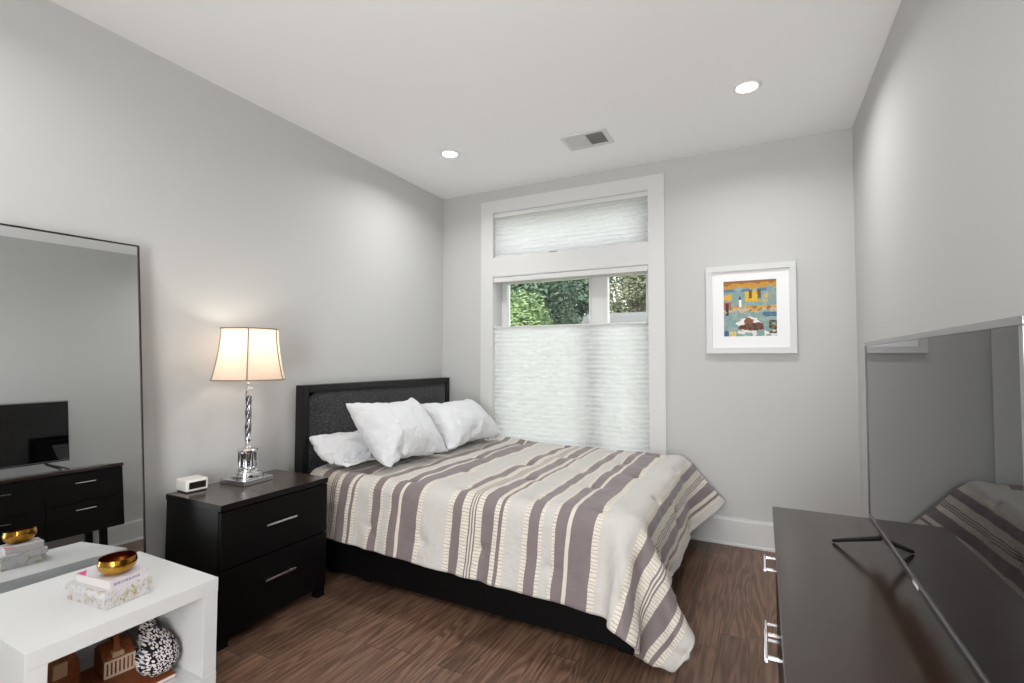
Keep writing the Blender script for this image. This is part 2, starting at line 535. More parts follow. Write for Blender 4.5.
COMF = (55, 49, [[287,3,3,3,2,2,3,2,2,1,2,1,4,4,-1,0,-1,0,-1,-1,0,-1,0,-1,0,-1,0,-1,0,-1,-1,0,-1,0,-1,0,-1,0,-1,0,-1,0,-1,-1,0,-1,0,-1,0,75,3,3,2,3,2,2,2,2,1,2,1,3,1,0,
0,0,0,-1,1,0,-2,0,0,0,-1,0,-1,0,-1,-1,0,0,-1,0,-1,0,-1,-1,0,0,-1,-1,0,-1,0,-1,0,0,75,3,2,3,2,3,2,2,1,2,1,1,1,1,0,0,0,0,0,0,0,-1,0,0,0,-1,0,-1,0,-1,0,-1,
0,-1,0,-1,0,0,-1,0,-1,-1,0,-1,0,-1,0,1,0,75,2,3,3,2,2,2,2,2,1,2,1,1,0,1,0,0,0,0,0,0,0,-1,0,0,-1,0,0,-1,0,-1,0,-1,0,-1,0,-1,0,0,-1,-1,0,-1,0,-1,0,-1,1,-1,
75,3,3,2,3,2,2,2,2,1,1,2,1,0,1,0,0,1,0,0,-1,0,0,0,-1,0,0,-1,0,-1,0,0,-1,0,-1,0,-1,0,-1,0,-1,0,-1,0,-1,-1,0,0,-1,75,3,3,2,3,2,2,2,1,2,1,1,1,1,1,0,1,0,0,
0,0,0,0,-1,0,0,-1,0,0,-1,0,-1,0,0,-1,0,-1,0,-1,0,-1,0,-1,-1,0,-1,-1,0,-1,75,3,2,3,2,3,2,1,2,2,1,1,1,1,1,0,1,0,0,0,0,0,0,0,0,-1,0,0,-1,0,0,-1,0,-1,0,0,-1,
0,-1,0,-1,0,-1,-1,0,-1,-1,-1,-1,75,3,2,3,2,2,2,2,2,2,1,1,1,1,1,1,0,0,1,0,0,0,0,-1,0,0,0,-1,0,0,-1,0,0,-1,0,-1,0,0,-1,0,-1,0,-1,-1,-1,0,-2,-1,-1,75,3,2,
3,2,2,2,2,2,1,2,1,1,1,1,1,0,1,0,0,0,0,0,0,0,0,-1,0,0,-1,0,0,-1,0,0,-1,0,-1,0,0,-1,-1,0,-1,-1,-1,-1,-2,-1,75,2,3,3,2,2,2,2,2,1,2,1,1,1,1,1,1,0,0,1,0,0,0,
0,-1,0,0,0,0,-1,0,0,-1,0,-1,0,0,-1,0,-1,0,-1,0,-1,-1,-1,-2,-2,-2,76,2,3,2,3,2,2,2,2,1,2,1,2,1,0,1,1,0,1,0,0,0,0,0,0,0,0,-1,0,0,0,-1,0,0,-1,0,-1,0,0,-1,
0,-1,0,-1,-1,-1,-2,-3,-2,76,2,3,2,3,2,2,2,2,1,2,1,2,1,1,1,0,1,0,0,1,0,0,0,0,-1,0,0,0,0,-1,0,0,-1,0,0,-1,0,0,-1,0,-1,0,-1,-1,-1,-2,-3,-3,76,2,3,2,3,2,2,
2,2,2,1,2,1,1,1,1,0,1,0,1,0,0,0,0,0,0,0,0,-1,0,0,0,-1,0,0,-1,0,0,-1,0,-1,0,-1,0,-1,-1,-2,-4,-3,76,2,3,2,3,2,2,2,2,2,1,2,1,1,1,1,1,1,0,0,1,0,0,0,0,0,0,-1,
0,0,0,-1,0,0,-1,0,0,-1,0,0,-1,0,-1,0,-1,-1,-2,-4,-4,76,2,3,2,3,2,2,2,2,2,1,2,1,2,1,1,0,1,0,1,0,0,0,0,0,0,0,0,0,0,-1,0,0,-1,0,0,0,-1,0,-1,0,0,-1,0,-1,-1,
-2,-3,-6,76,2,3,2,3,2,2,2,2,2,2,1,2,1,1,1,1,0,1,0,1,0,0,0,0,0,0,0,0,-1,0,0,0,-1,0,0,-1,0,0,-1,0,0,-1,0,-1,-1,-1,-1,-1,67,2,3,2,3,2,2,2,2,2,2,2,1,1,1,1,
1,1,0,1,0,0,1,0,0,0,0,-1,0,0,0,0,-1,0,0,-1,0,0,-1,0,0,-1,0,0,-1,0,-1,0,0,63,3,2,3,2,2,2,3,2,1,2,2,1,2,1,1,1,1,0,1,0,0,0,0,0,0,0,0,0,0,0,-1,0,0,-1,0,0,0,
-1,0,0,-1,0,0,0,-1,0,1,1,59,3,2,3,2,2,3,2,2,2,2,1,2,1,1,1,1,1,1,0,1,0,0,0,0,0,0,0,0,-1,0,0,0,0,-1,0,0,-1,0,0,0,-1,0,0,0,0,0,2,1,56,3,2,3,2,2,3,2,2,2,2,
2,1,2,1,1,1,1,0,1,0,1,0,0,0,0,0,0,-1,0,0,0,0,-1,0,0,0,-1,0,0,0,0,0,-1,1,0,1,2,1,53,3,2,3,2,3,2,2,2,2,2,2,2,1,2,1,1,0,1,1,0,0,0,0,0,0,0,0,0,0,0,0,-1,0,0,
0,-1,0,0,0,0,0,0,0,0,0,1,3,1,51,3,2,3,2,3,2,2,3,2,2,2,1,2,1,1,1,1,1,0,1,0,0,0,0,0,0,0,0,0,0,-1,0,0,0,0,-1,0,0,0,0,0,0,0,0,1,1,3,1,50,2,2,3,2,3,2,3,2,2,
2,2,2,1,2,1,1,1,0,1,0,1,0,0,0,0,0,0,0,0,-1,0,0,0,0,-1,0,0,0,0,0,0,0,0,1,1,1,2,1,49,2,3,2,3,2,3,2,2,3,2,2,2,1,2,1,1,1,0,1,0,0,1,0,0,0,0,0,0,-1,0,0,0,0,0,
-1,0,0,0,0,0,0,0,1,0,1,2,2,1,47,2,3,2,3,2,3,2,3,2,2,2,2,2,1,2,1,0,1,1,0,0,0,1,0,0,0,-1,0,0,0,0,0,0,-1,0,0,0,0,0,0,0,0,1,0,1,2,2,1,46,2,3,2,3,3,2,3,2,3,
2,2,2,2,1,2,1,0,1,0,1,0,0,0,0,0,0,0,0,0,0,0,0,0,-1,0,0,0,0,0,0,0,1,0,1,1,1,2,1,45,2,3,2,3,3,2,3,3,2,3,2,2,2,1,1,1,1,1,0,1,0,0,0,0,0,0,0,0,0,0,0,0,-1,0,
0,0,0,0,0,0,0,1,0,1,1,1,2,1,44,2,3,2,3,3,3,3,2,3,3,2,2,2,1,1,1,1,1,0,1,0,0,0,0,0,0,0,0,0,0,0,0,-1,0,0,0,0,0,0,0,1,0,0,1,1,1,2,1,43,2,3,3,2,3,3,3,3,3,2,
3,2,2,1,1,1,1,1,0,0,1,0,0,0,0,0,0,0,0,0,-1,0,0,0,0,0,0,0,0,0,1,0,0,1,1,1,2,1,42,2,3,3,2,3,3,4,3,2,3,3,2,2,1,2,0,1,1,0,0,1,0,0,0,0,0,0,0,0,-1,0,0,0,0,0,
0,0,0,0,0,1,0,1,0,1,1,2,1,41,2,3,3,3,3,3,3,3,3,3,3,2,2,1,2,1,0,1,0,0,0,1,0,0,0,0,0,-1,0,0,0,0,0,0,0,0,0,0,0,0,1,0,1,0,1,1,2,0,41,2,3,3,3,3,3,3,4,3,3,3,
2,2,2,1,1,0,1,0,0,0,1,0,0,0,-1,0,0,0,0,0,0,0,0,0,0,0,0,0,1,0,0,1,0,1,1,1,1,40,2,3,3,3,3,3,4,3,4,3,3,3,1,2,1,1,0,1,0,0,0,0,0,0,0,0,0,0,0,0,0,0,0,0,0,0,0,
0,0,0,1,0,1,0,1,1,1,1,38,3,2,3,4,3,4,3,4,4,3,4,2,2,1,1,1,1,0,0,0,0,0,0,0,0,0,0,0,0,0,0,0,0,0,0,0,0,0,0,1,0,0,1,0,1,1,1,0,38,3,2,3,4,3,4,4,4,4,4,3,3,1,2,
1,0,1,0,0,0,0,0,0,0,0,0,0,0,0,0,0,0,0,0,0,0,0,0,0,0,1,0,0,1,1,0,1,0,38,2,3,3,3,4,4,4,5,4,4,4,2,2,1,1,1,0,0,0,0,0,0,0,0,0,0,0,0,0,0,0,0,0,0,0,0,0,0,0,1,
0,0,0,1,0,1,1,0,36,3,3,3,3,4,4,5,4,5,5,3,3,2,1,1,0,0,0,0,0,0,0,0,0,0,0,0,0,0,0,0,0,0,0,0,0,0,0,0,0,1,0,0,1,0,1,0,0,36,2,3,3,4,4,4,5,5,5,5,4,3,2,1,0,0,0,
0,0,0,0,0,0,-1,0,0,0,0,0,0,0,0,1,0,0,0,0,0,0,0,1,0,0,1,0,0,1,0,34,3,3,3,4,4,4,5,6,6,5,5,2,2,0,0,0,0,0,0,0,-1,0,0,0,0,0,0,0,0,0,0,0,0,0,1,0,0,0,0,0,1,0,
0,0,1,0,0,0,33,3,3,4,3,4,5,5,6,7,6,5,3,1,0,0,0,-1,0,0,-1,0,0,0,0,0,0,0,0,0,0,0,0,0,0,1,0,0,0,0,0,1,0,0,0,0,1,0,0,31,4,3,3,4,4,4,6,7,7,8,5,2,1,0,-1,0,-1,
0,-1,0,0,0,0,0,0,0,0,0,0,0,0,0,0,0,0,0,1,0,0,0,0,1,0,0,0,0,0,0,31,3,3,3,4,4,5,5,7,10,9,6,2,-1,-1,0,-1,-1,-1,0,0,0,-1,0,0,0,0,0,0,0,1,0,0,0,0,0,0,1,0,0,
0,0,1,0,0,0,0,0,0,28,3,3,3,4,4,6,6,7,10,12,6,2,-2,-1,-2,-1,0,-1,0,-1,0,0,0,0,0,0,0,0,0,0,0,1,0,0,0,0,0,1,0,0,0,0,1,0,0,0,0,-1,5,3,3,3,4,5,8,12,15,16,15,
8,0,-3,-2,-2,-1,-1,-1,0,0,0,-1,0,0,0,0,1,0,0,0,0,0,1,0,0,0,0,1,0,0,0,0,1,0,0,-1,0,0,-59,6,10,13,15,17,18,17,17,15,20,11,-4,-4,-2,-2,-1,-1,-1,0,0,0,0,-1,
0,1,0,0,0,0,0,0,1,0,0,0,0,1,0,0,0,0,1,0,0,0,0,-1,0,-98,19,20,21,19,18,14,9,4,24,24,5,-5,-3,-2,-2,0,-1,0,-1,0,0,0,0,0,0,0,0,1,0,0,0,0,0,0,1,0,0,0,0,0,0,
0,1,0,0,-1,0,0,-85,22,21,16,11,4,-5,4,33,36,17,-21,-15,-1,-1,0,0,0,0,-1,0,0,0,0,0,0,0,0,1,0,0,0,0,0,0,0,0,0,0,0,2,4,7,7,7,7,6,4,0,-87,14,8,2,-8,-7,18,36,
37,35,-7,-50,-21,5,-3,-4,0,0,0,0,0,0,0,0,0,0,0,0,0,0,0,0,0,0,0,0,0,0,0,0,4,9,11,14,15,13,11,7,2,-96,0,-10,-12,8,26,40,36,40,15,-39,-62,-18,10,5,-17,0,0,
0,0,0,0,0,0,0,0,0,0,0,0,0,0,0,0,0,0,0,0,0,0,6,13,17,21,21,20,16,11,2,-140,-15,-4,21,31,42,35,40,31,-17,-65,-59,-13,16,12,-22,-8,0,0,0,0,0,0,0,0,0,0,0,0,
0,0,0,0,0,0,0,0,0,0,0,8,17,23,27,28,26,22,14,4,-198,2,26,37,44,36,38,40,4,-50,-76,-52,-6,23,16,-19,-22,0,0,0,0,0,0,0,0,0,0,0,0,0,0,0,0,0,0,0,0,0,0,1,9,
21,29,34,35,32,27,17,5,-229,29,42,45,38,36,43,21,-30,-71,-75,-44,-1,31,19,-17,-33,-2,0,0,0,0,0,0,0,0,0,0,0,0,0,0,0,0,0,0,0,0,0,1,11,25,35,40,42,39,32,21,
5,-228,45,45,40,35,44,32,-9,-58,-80,-70,-32,0,37,22,-15,-39,-8,0,0,0,0,0,0,0,0,0,0,0,0,0,0,0,0,0,0,0,0,0,1,13,29,41,47,48,45,38,24,6,-213,50,41,37,42,39,
8,-41,-74,-80,-65,-21,4,42,24,-14,-43,-16,0,0,0,0,0,0,0,0,0,0,0,0,0,0,0,0,0,0,0,0,0,1,15,34,46,53,55,52,42,28,7,-231,50,43,36,43,32,-7,-54,-79,-79,-62,
-16,7,43,25,-13,-44,-21,0,0,0,0,0,0,0,0,0,0,0,0,0,0,0,0,0,0,0,0,0,1,15,34,47,55,56,52,43,29,7],
[-3310,11,11,11,11,11,11,12,37,62,80,82,82,84,80,79,80,
79,80,80,79,80,79,80,79,80,79,80,80,79,80,79,80,79,80,80,79,80,79,80,79,80,79,80,80,79,80,79,40,-3250,11,11,11,11,10,11,12,36,62,79,81,82,81,82,80,80,80,
80,80,80,79,80,79,80,80,79,80,79,80,80,79,80,79,80,80,79,80,79,80,80,79,80,80,79,80,80,79,39,-3248,10,11,11,11,11,11,12,34,60,79,81,81,81,81,81,80,80,80,
80,80,80,80,80,79,80,80,80,79,80,80,80,79,80,80,79,80,80,79,80,80,80,79,80,80,80,80,78,39,-3247,11,11,11,11,11,11,11,33,59,78,81,81,81,80,81,80,81,80,80,
80,80,80,80,80,80,79,80,80,80,80,80,79,80,80,80,80,79,80,80,80,80,80,80,80,80,80,78,38,-3245,11,10,11,11,11,11,11,32,58,77,81,81,80,81,81,80,80,81,80,80,
80,80,80,80,80,80,80,80,80,80,80,80,80,79,80,80,80,80,80,80,80,80,80,80,80,80,78,38,-3244,11,11,11,11,11,11,11,30,56,77,81,81,80,81,80,81,80,81,80,80,80,
81,80,80,80,80,80,80,80,80,80,80,80,80,80,80,80,80,80,80,80,80,80,80,80,80,77,39,-3242,11,10,11,11,11,11,11,29,55,76,81,81,81,80,81,80,81,80,80,81,80,80,
80,80,80,80,81,80,80,80,80,80,80,80,80,80,80,80,80,80,81,80,80,80,80,80,78,38,-3241,11,11,11,11,11,11,11,27,54,76,81,80,81,80,81,80,81,80,81,80,80,80,81,
80,80,80,80,80,81,80,80,80,80,80,80,80,81,80,80,80,80,80,81,80,80,80,78,38,-3239,11,11,10,11,11,11,11,26,53,75,81,81,80,81,80,81,80,81,80,80,81,80,80,81,
80,80,80,80,81,80,80,80,80,80,81,80,80,80,80,81,80,80,80,81,80,80,77,39,-3238,11,11,11,11,11,11,11,24,53,74,81,80,81,80,81,80,81,80,81,80,80,81,80,80,80,
81,80,80,80,81,80,80,80,80,81,80,80,80,81,80,80,81,80,80,81,80,77,39,-3236,11,11,11,10,11,11,11,23,52,73,81,81,80,81,81,80,80,81,80,81,80,80,81,80,80,80,
81,80,80,80,81,80,80,81,80,80,80,81,80,80,81,80,81,80,81,79,78,39,-3235,11,11,11,11,11,11,11,22,51,72,81,80,81,81,80,81,80,80,81,80,81,80,80,81,80,80,81,
80,80,80,81,80,80,81,80,80,81,80,80,81,80,81,80,81,80,80,78,39,-3233,11,11,11,11,10,11,11,21,50,72,81,80,81,80,81,80,81,80,81,80,80,81,80,80,81,80,80,81,
80,80,80,81,80,80,81,80,80,81,80,81,80,81,80,81,81,79,78,40,-3231,10,11,11,11,11,11,11,20,49,71,80,81,81,80,81,80,81,80,80,81,80,80,81,80,80,81,80,80,81,
80,80,80,81,80,81,80,80,81,80,81,80,81,80,81,81,80,78,40,-3230,11,11,11,11,11,11,10,19,48,71,80,81,80,81,80,81,80,81,80,80,81,80,80,81,80,80,81,80,80,81,
80,80,81,80,80,81,80,80,81,80,81,80,81,81,81,80,79,40,-3228,11,10,11,11,11,11,11,18,47,70,80,81,80,81,80,81,80,80,81,80,81,80,80,80,81,80,80,81,80,80,81,
80,80,80,81,80,80,81,80,80,81,80,81,80,81,80,79,38,-3222,11,11,11,11,11,11,11,17,46,69,80,81,80,81,80,80,81,80,81,80,80,81,80,80,81,80,80,80,81,80,80,80,
81,80,80,80,81,80,80,81,80,80,80,81,80,80,78,39,-3217,11,11,11,10,11,11,11,17,45,68,80,80,81,81,80,80,81,80,80,81,80,80,81,80,80,80,81,80,80,80,81,80,80,
80,81,80,80,80,80,80,81,80,80,80,80,79,79,39,-3212,10,11,11,11,11,11,11,16,44,67,80,80,81,80,81,80,81,80,80,81,80,80,81,80,80,80,80,81,80,80,80,80,81,80,
80,80,80,80,80,80,80,80,80,80,80,79,79,39,-3208,11,11,11,11,11,10,11,16,43,66,80,80,81,80,81,80,81,80,80,80,81,80,80,81,80,80,80,80,81,80,80,80,80,80,80,
80,80,80,80,80,80,80,80,79,80,79,79,40,-3204,11,10,11,11,11,11,11,15,42,65,80,81,80,80,81,80,81,80,80,80,81,80,80,80,81,80,80,80,80,80,81,80,80,80,80,80,
80,80,80,79,80,80,80,79,80,79,79,39,-3200,11,11,11,11,11,11,11,14,41,64,80,81,80,80,81,80,80,81,80,80,81,80,80,80,80,81,80,80,80,80,80,80,80,80,80,80,80,
80,80,80,79,80,80,79,79,80,79,39,-3196,11,11,11,10,11,11,11,14,40,64,79,81,80,80,81,80,80,81,80,80,81,80,80,80,80,80,81,80,80,80,80,80,80,80,80,80,80,79,
80,80,80,79,80,79,80,79,79,39,-3192,10,11,11,11,11,11,11,13,39,63,79,81,80,81,80,80,81,80,80,80,81,80,80,80,80,80,81,80,80,80,80,80,80,80,80,79,80,80,80,
80,79,80,79,80,79,79,79,40,-3190,11,11,11,11,11,11,11,12,39,62,79,80,81,80,80,80,81,80,80,80,81,80,80,80,80,81,80,80,80,80,80,80,80,80,80,79,80,80,80,79,
80,79,80,79,80,79,79,39,-3186,11,11,11,10,11,11,11,13,37,61,79,80,81,80,80,81,80,80,80,81,80,80,80,80,81,80,80,80,80,80,80,80,80,80,80,79,80,80,79,80,80,
79,80,79,79,80,79,39,-3183,10,11,11,11,11,11,11,12,36,61,78,81,80,80,81,80,80,81,80,80,80,80,81,80,80,80,80,80,80,80,80,80,80,80,80,79,80,80,80,79,80,79,
80,79,79,80,79,39,-3181,11,11,11,11,11,11,11,11,36,60,78,80,81,80,80,80,81,80,80,80,81,80,80,80,80,80,80,80,81,80,80,79,80,80,80,80,80,79,80,79,80,79,80,
79,80,79,79,40,-3179,11,11,11,10,11,11,11,12,34,60,77,81,80,80,81,80,80,80,81,80,80,80,80,81,80,80,80,80,80,80,80,80,80,80,79,80,80,80,79,80,79,80,79,80,
79,79,80,39,-3176,10,11,11,11,11,11,11,11,34,58,78,80,81,80,80,80,81,80,80,80,81,80,80,80,80,80,81,80,80,80,80,80,80,79,80,80,80,79,80,80,79,80,79,79,80,
79,79,40,-3175,11,11,11,11,11,11,11,11,32,58,78,80,80,80,81,80,80,81,80,80,80,81,80,80,80,80,80,80,81,80,80,79,80,80,80,80,79,80,80,79,80,79,80,79,80,79,
79,40,-3173,11,11,11,10,11,11,11,11,32,57,77,81,80,80,80,81,80,80,81,80,80,80,81,80,80,80,80,80,80,81,80,79,80,80,80,80,80,79,80,79,80,79,80,79,80,79,79,
40,-3171,10,11,11,11,11,11,11,11,31,56,77,80,81,80,80,80,81,80,80,81,80,80,81,80,80,80,80,81,80,80,80,80,80,79,80,80,80,79,80,80,79,80,79,80,79,79,80,39,
-3170,11,11,11,11,11,11,11,11,29,57,76,80,80,81,80,80,81,80,80,81,80,80,81,80,80,80,81,80,80,80,80,80,80,80,80,80,79,80,80,79,80,79,80,79,80,79,79,40,-3169,
11,11,11,11,10,11,11,11,29,56,75,81,80,80,81,80,81,80,80,81,80,81,80,80,81,80,80,80,80,81,80,80,80,80,79,80,80,80,79,80,80,79,79,80,79,80,79,40,-3168,10,
11,11,11,11,11,11,11,28,55,75,81,80,80,81,80,81,80,80,81,80,81,80,81,80,80,81,80,80,80,80,80,81,79,80,80,80,80,79,80,80,79,80,79,79,80,79,40,-3168,11,11,
11,11,11,11,11,11,26,55,75,80,81,80,81,80,81,80,81,80,81,80,81,80,81,80,81,80,80,80,81,80,80,80,80,79,80,80,80,79,80,79,80,79,80,79,80,39,-3167,11,11,11,
10,11,11,11,11,26,54,74,81,80,81,80,81,81,80,81,81,81,80,81,80,81,80,81,80,80,81,80,80,80,80,80,80,80,79,80,80,79,80,79,80,79,80,79,40,-3168,11,11,11,11,
11,11,11,11,25,53,74,80,81,81,80,81,81,81,81,80,81,81,81,80,81,81,80,81,80,80,80,81,80,80,80,80,79,80,80,80,79,80,79,80,79,80,79,40,-3174,12,14,13,11,11,
10,11,11,24,52,74,81,80,81,81,81,81,81,81,81,81,81,81,81,81,80,81,80,81,80,80,80,81,80,80,80,79,80,80,80,79,80,79,80,79,80,79,40,-3168,10,11,11,11,11,11,
11,11,23,51,73,81,81,81,81,81,82,81,82,81,81,81,81,81,81,80,81,80,81,80,80,81,80,80,80,80,80,79,80,80,79,80,80,79,79,80,79,40,-3169,11,11,11,11,10,11,11,
11,22,50,72,81,82,82,82,81,82,82,81,82,81,81,81,81,81,81,80,81,80,81,80,80,80,80,80,80,80,80,80,79,80,79,80,79,80,79,80,40,-3184,11,11,11,11,12,14,16,15,
19,48,72,82,83,83,82,82,83,81,82,82,81,81,82,81,81,80,81,80,81,80,81,80,80,80,80,80,80,79,80,80,79,80,80,79,79,80,79,40,-3243,12,11,11,11,13,18,24,32,43,
45,73,85,84,84,83,83,83,81,82,82,81,82,81,81,80,81,81,80,81,80,80,80,81,80,80,79,80,80,80,79,80,80,79,80,79,80,79,39,-3326,12,13,17,19,26,32,40,46,50,48,
74,86,85,84,83,82,83,82,82,81,81,81,81,81,81,80,81,80,81,80,80,80,80,80,80,80,80,80,80,79,80,79,80,79,80,79,79,40,-3400,21,25,30,36,43,49,53,56,40,42,73,
80,81,82,82,82,82,81,81,82,81,80,81,81,80,81,80,81,80,80,80,80,80,80,80,80,80,80,79,80,80,79,80,79,80,79,79,40,-3436,37,42,47,52,55,57,56,33,7,60,74,76,
79,80,80,81,81,80,81,81,80,81,80,81,80,81,80,80,80,80,80,80,80,80,80,80,80,79,80,80,79,80,79,80,79,80,79,40,-3419,50,54,56,57,57,50,28,-10,35,74,61,75,
78,79,80,79,80,80,81,80,80,80,81,80,80,80,80,80,81,79,80,80,80,80,80,80,79,80,80,79,80,80,79,80,79,80,79,40,-3369,56,57,56,56,44,22,-18,12,65,68,50,77,
77,78,77,80,79,80,80,80,80,80,80,80,80,80,80,80,80,80,80,79,80,80,80,80,79,80,80,79,80,79,80,79,80,80,79,40,-3309,55,57,50,41,16,-20,-5,49,73,46,51,78,
76,78,76,78,80,79,80,80,79,80,80,80,79,80,80,80,80,80,79,80,80,80,80,79,80,80,79,80,79,80,80,79,80,79,80,39,-3249,56,47,34,11,-21,-15,31,71,61,25,60,79,
74,77,76,76,79,80,79,80,79,80,79,80,80,80,79,80,80,80,79,80,80,79,80,80,79,80,80,79,80,80,79,80,79,80,79,40,-3190,42,25,7,-18,-21,17,60,71,35,23,66,80,
71,76,78,72,79,79,80,79,80,79,80,79,80,80,79,80,80,79,80,80,79,80,80,79,80,80,79,80,79,80,80,79,80,79,80,40,-3146,8,6,-14,-23,6,47,72,54,6,36,72,80,68,
76,78,68,79,80,79,79,80,79,80,79,80,79,80,79,80,80,79,80,80,79,80,79,80,80,79,80,80,79,80,80,79,80,79,40,-3091,-54,-15,-18,-4,34,67,66,27,-2,45,77,79,66,
75,78,67,77,80,79,79,80,79,79,80,79,80,79,80,79,80,79,80,80,79,80,80,79,80,80,79,80,80,79,80,80,79,80,40,-3065,-59,-38,-26,6,47,72,57,13,0,50,77,79,65,
75,78,66,77,79,79,80,79,79,79,80,79,80,79,80,79,80,79,80,80,79,80,79,80,80,79,80,80,80,79,80,80,79,80,40],
[483,79,79,79,79,80,80,80,72,54,17,11,15,18,
0,2,1,-1,2,-5,7,-1,-2,-2,1,0,-1,0,-1,6,-2,0,-4,1,5,-4,-2,5,-4,3,-1,0,-1,-1,5,-5,3,-4,1,-747,79,79,79,80,79,80,80,73,54,19,9,11,6,-1,1,0,0,1,3,4,-5,2,2,
0,-1,-1,-2,3,-3,1,2,2,-1,1,-2,0,0,-2,3,2,-1,-1,1,-1,0,-1,7,8,-752,79,79,79,79,80,80,80,73,56,20,1,0,0,1,2,0,1,1,3,0,-1,1,1,1,-1,0,-1,1,-1,2,1,0,0,1,-1,
0,0,-1,2,0,0,0,0,0,1,4,18,14,-759,79,79,80,79,80,80,80,73,57,22,0,0,0,0,0,0,0,1,0,0,0,0,0,0,0,0,0,0,0,0,0,1,0,0,0,0,0,0,0,0,0,0,0,1,1,8,20,14,-758,79,79,
79,80,80,79,80,74,58,24,0,0,0,0,0,0,0,0,0,0,0,0,0,0,0,0,0,0,0,0,0,0,0,0,0,0,0,0,0,0,0,0,0,0,1,10,21,13,-760,79,79,79,79,80,80,80,74,59,26,0,0,0,0,0,0,0,
0,0,0,0,0,0,0,0,0,0,0,0,0,0,0,0,0,0,0,0,0,0,0,0,0,0,0,1,9,23,16,-768,79,79,80,79,80,79,80,75,60,27,1,0,0,0,0,0,0,0,0,0,0,0,0,0,0,0,0,0,0,0,0,0,0,0,0,0,
0,0,0,0,0,0,0,0,1,9,21,16,-769,79,79,79,80,79,80,80,75,60,30,1,0,0,0,0,0,0,0,0,0,0,0,0,0,0,0,0,0,0,0,0,0,0,0,0,0,0,0,0,0,0,0,0,0,1,9,20,14,-769,79,79,79,
79,80,79,80,76,61,31,2,0,0,0,0,0,0,0,0,0,0,0,0,0,0,0,0,0,0,0,0,0,0,0,0,0,0,0,0,0,0,0,0,0,1,9,21,14,-774,79,79,80,79,79,80,80,76,62,33,2,0,0,0,0,0,0,0,0,
0,0,0,0,0,0,0,0,0,0,0,0,0,0,0,0,0,0,0,0,0,0,0,0,0,1,9,22,15,-779,79,79,79,80,79,80,79,78,62,34,3,0,0,0,0,0,0,0,0,0,0,0,0,0,0,0,0,0,0,0,0,0,0,0,0,0,0,0,
0,0,0,0,0,0,1,11,20,14,-781,79,79,79,79,80,79,80,78,63,36,3,0,0,0,0,0,0,0,0,0,0,0,0,0,0,0,0,0,0,0,0,0,0,0,0,0,0,0,0,0,0,0,0,0,2,11,20,13,-784,79,79,79,
79,80,79,80,78,64,37,4,0,0,0,0,0,0,0,0,0,0,0,0,0,0,0,0,0,0,0,0,0,0,0,0,0,0,0,0,0,0,0,0,0,2,12,20,8,-783,79,79,79,79,80,79,80,78,65,38,5,0,0,0,0,0,0,0,0,
0,0,0,0,0,0,0,0,0,0,0,0,0,0,0,0,0,0,0,0,0,0,0,0,0,3,11,18,12,-788,78,79,80,79,79,80,80,78,65,40,6,0,0,0,0,0,0,0,0,0,0,0,0,0,0,0,0,0,0,0,0,0,0,0,0,0,0,0,
0,0,0,0,0,0,3,11,18,11,-790,78,79,80,79,79,80,80,78,66,41,7,0,0,0,0,0,0,0,0,0,0,0,0,0,0,0,0,0,0,0,0,0,0,0,0,0,0,0,0,0,0,0,0,0,3,9,17,9,-788,78,79,80,79,
79,80,80,78,67,43,7,0,0,0,0,0,0,0,0,0,0,0,0,0,0,0,0,0,0,0,0,0,0,0,0,0,0,0,0,0,0,0,0,0,1,7,11,5,-777,78,79,80,79,79,80,80,78,68,44,8,0,0,0,0,0,0,0,0,0,0,
0,0,0,0,0,0,0,0,0,0,0,0,0,0,0,0,0,0,0,0,0,0,0,0,4,6,2,-768,79,79,79,79,79,80,80,79,67,46,9,0,0,0,0,0,0,0,0,0,0,0,0,0,0,0,0,0,0,0,0,0,0,0,0,0,0,0,0,0,0,
0,0,0,0,1,2,1,-763,79,79,79,79,80,79,80,79,68,47,10,0,0,0,0,0,0,0,0,0,0,0,0,0,0,0,0,0,0,0,0,0,0,0,0,0,0,0,0,0,0,0,0,0,0,0,0,1,-763,79,79,79,79,80,79,80,
79,69,48,11,0,0,0,0,0,0,0,0,0,0,0,0,0,0,0,0,0,0,0,0,0,0,0,0,0,0,0,0,0,0,0,0,0,0,0,0,0,-765,79,79,79,80,79,79,80,79,70,48,13,0,0,0,0,0,0,0,0,0,0,0,0,0,0,
0,0,0,0,0,0,0,0,0,0,0,0,0,0,0,0,0,0,0,0,0,0,0,-767,78,79,80,79,79,80,79,80,70,49,14,0,0,0,0,0,0,0,0,0,0,0,0,0,0,0,0,0,0,0,0,0,0,0,0,0,0,0,0,0,0,0,0,0,0,
0,0,0,-770,79,79,79,79,80,79,80,79,70,51,15,0,0,0,0,0,0,0,0,0,0,0,0,0,0,0,0,0,0,0,0,0,0,0,0,0,0,0,0,0,0,0,0,0,0,0,0,0,-773,79,79,79,80,79,79,80,80,70,52,
16,0,0,0,0,0,0,0,0,0,0,0,0,0,0,0,0,0,0,0,0,0,0,0,0,0,0,0,0,0,0,0,0,0,0,0,0,0,-775,79,79,79,79,79,80,79,80,71,53,17,0,0,0,0,0,0,0,0,0,0,0,0,0,0,0,0,0,0,
0,0,0,0,0,0,0,0,0,0,0,0,0,0,0,0,0,0,0,-778,79,79,79,80,79,79,80,80,71,54,18,0,0,0,0,0,0,0,0,0,0,0,0,0,0,0,0,0,0,0,0,0,0,0,0,0,0,0,0,0,0,0,0,0,0,0,0,0,-780,
79,79,79,79,80,79,80,79,72,54,20,0,0,0,0,0,0,0,0,0,0,0,0,0,0,0,0,0,0,0,0,0,0,0,0,0,0,0,0,0,0,0,0,0,0,0,0,0,-782,78,79,80,79,79,80,79,80,73,54,21,0,0,0,
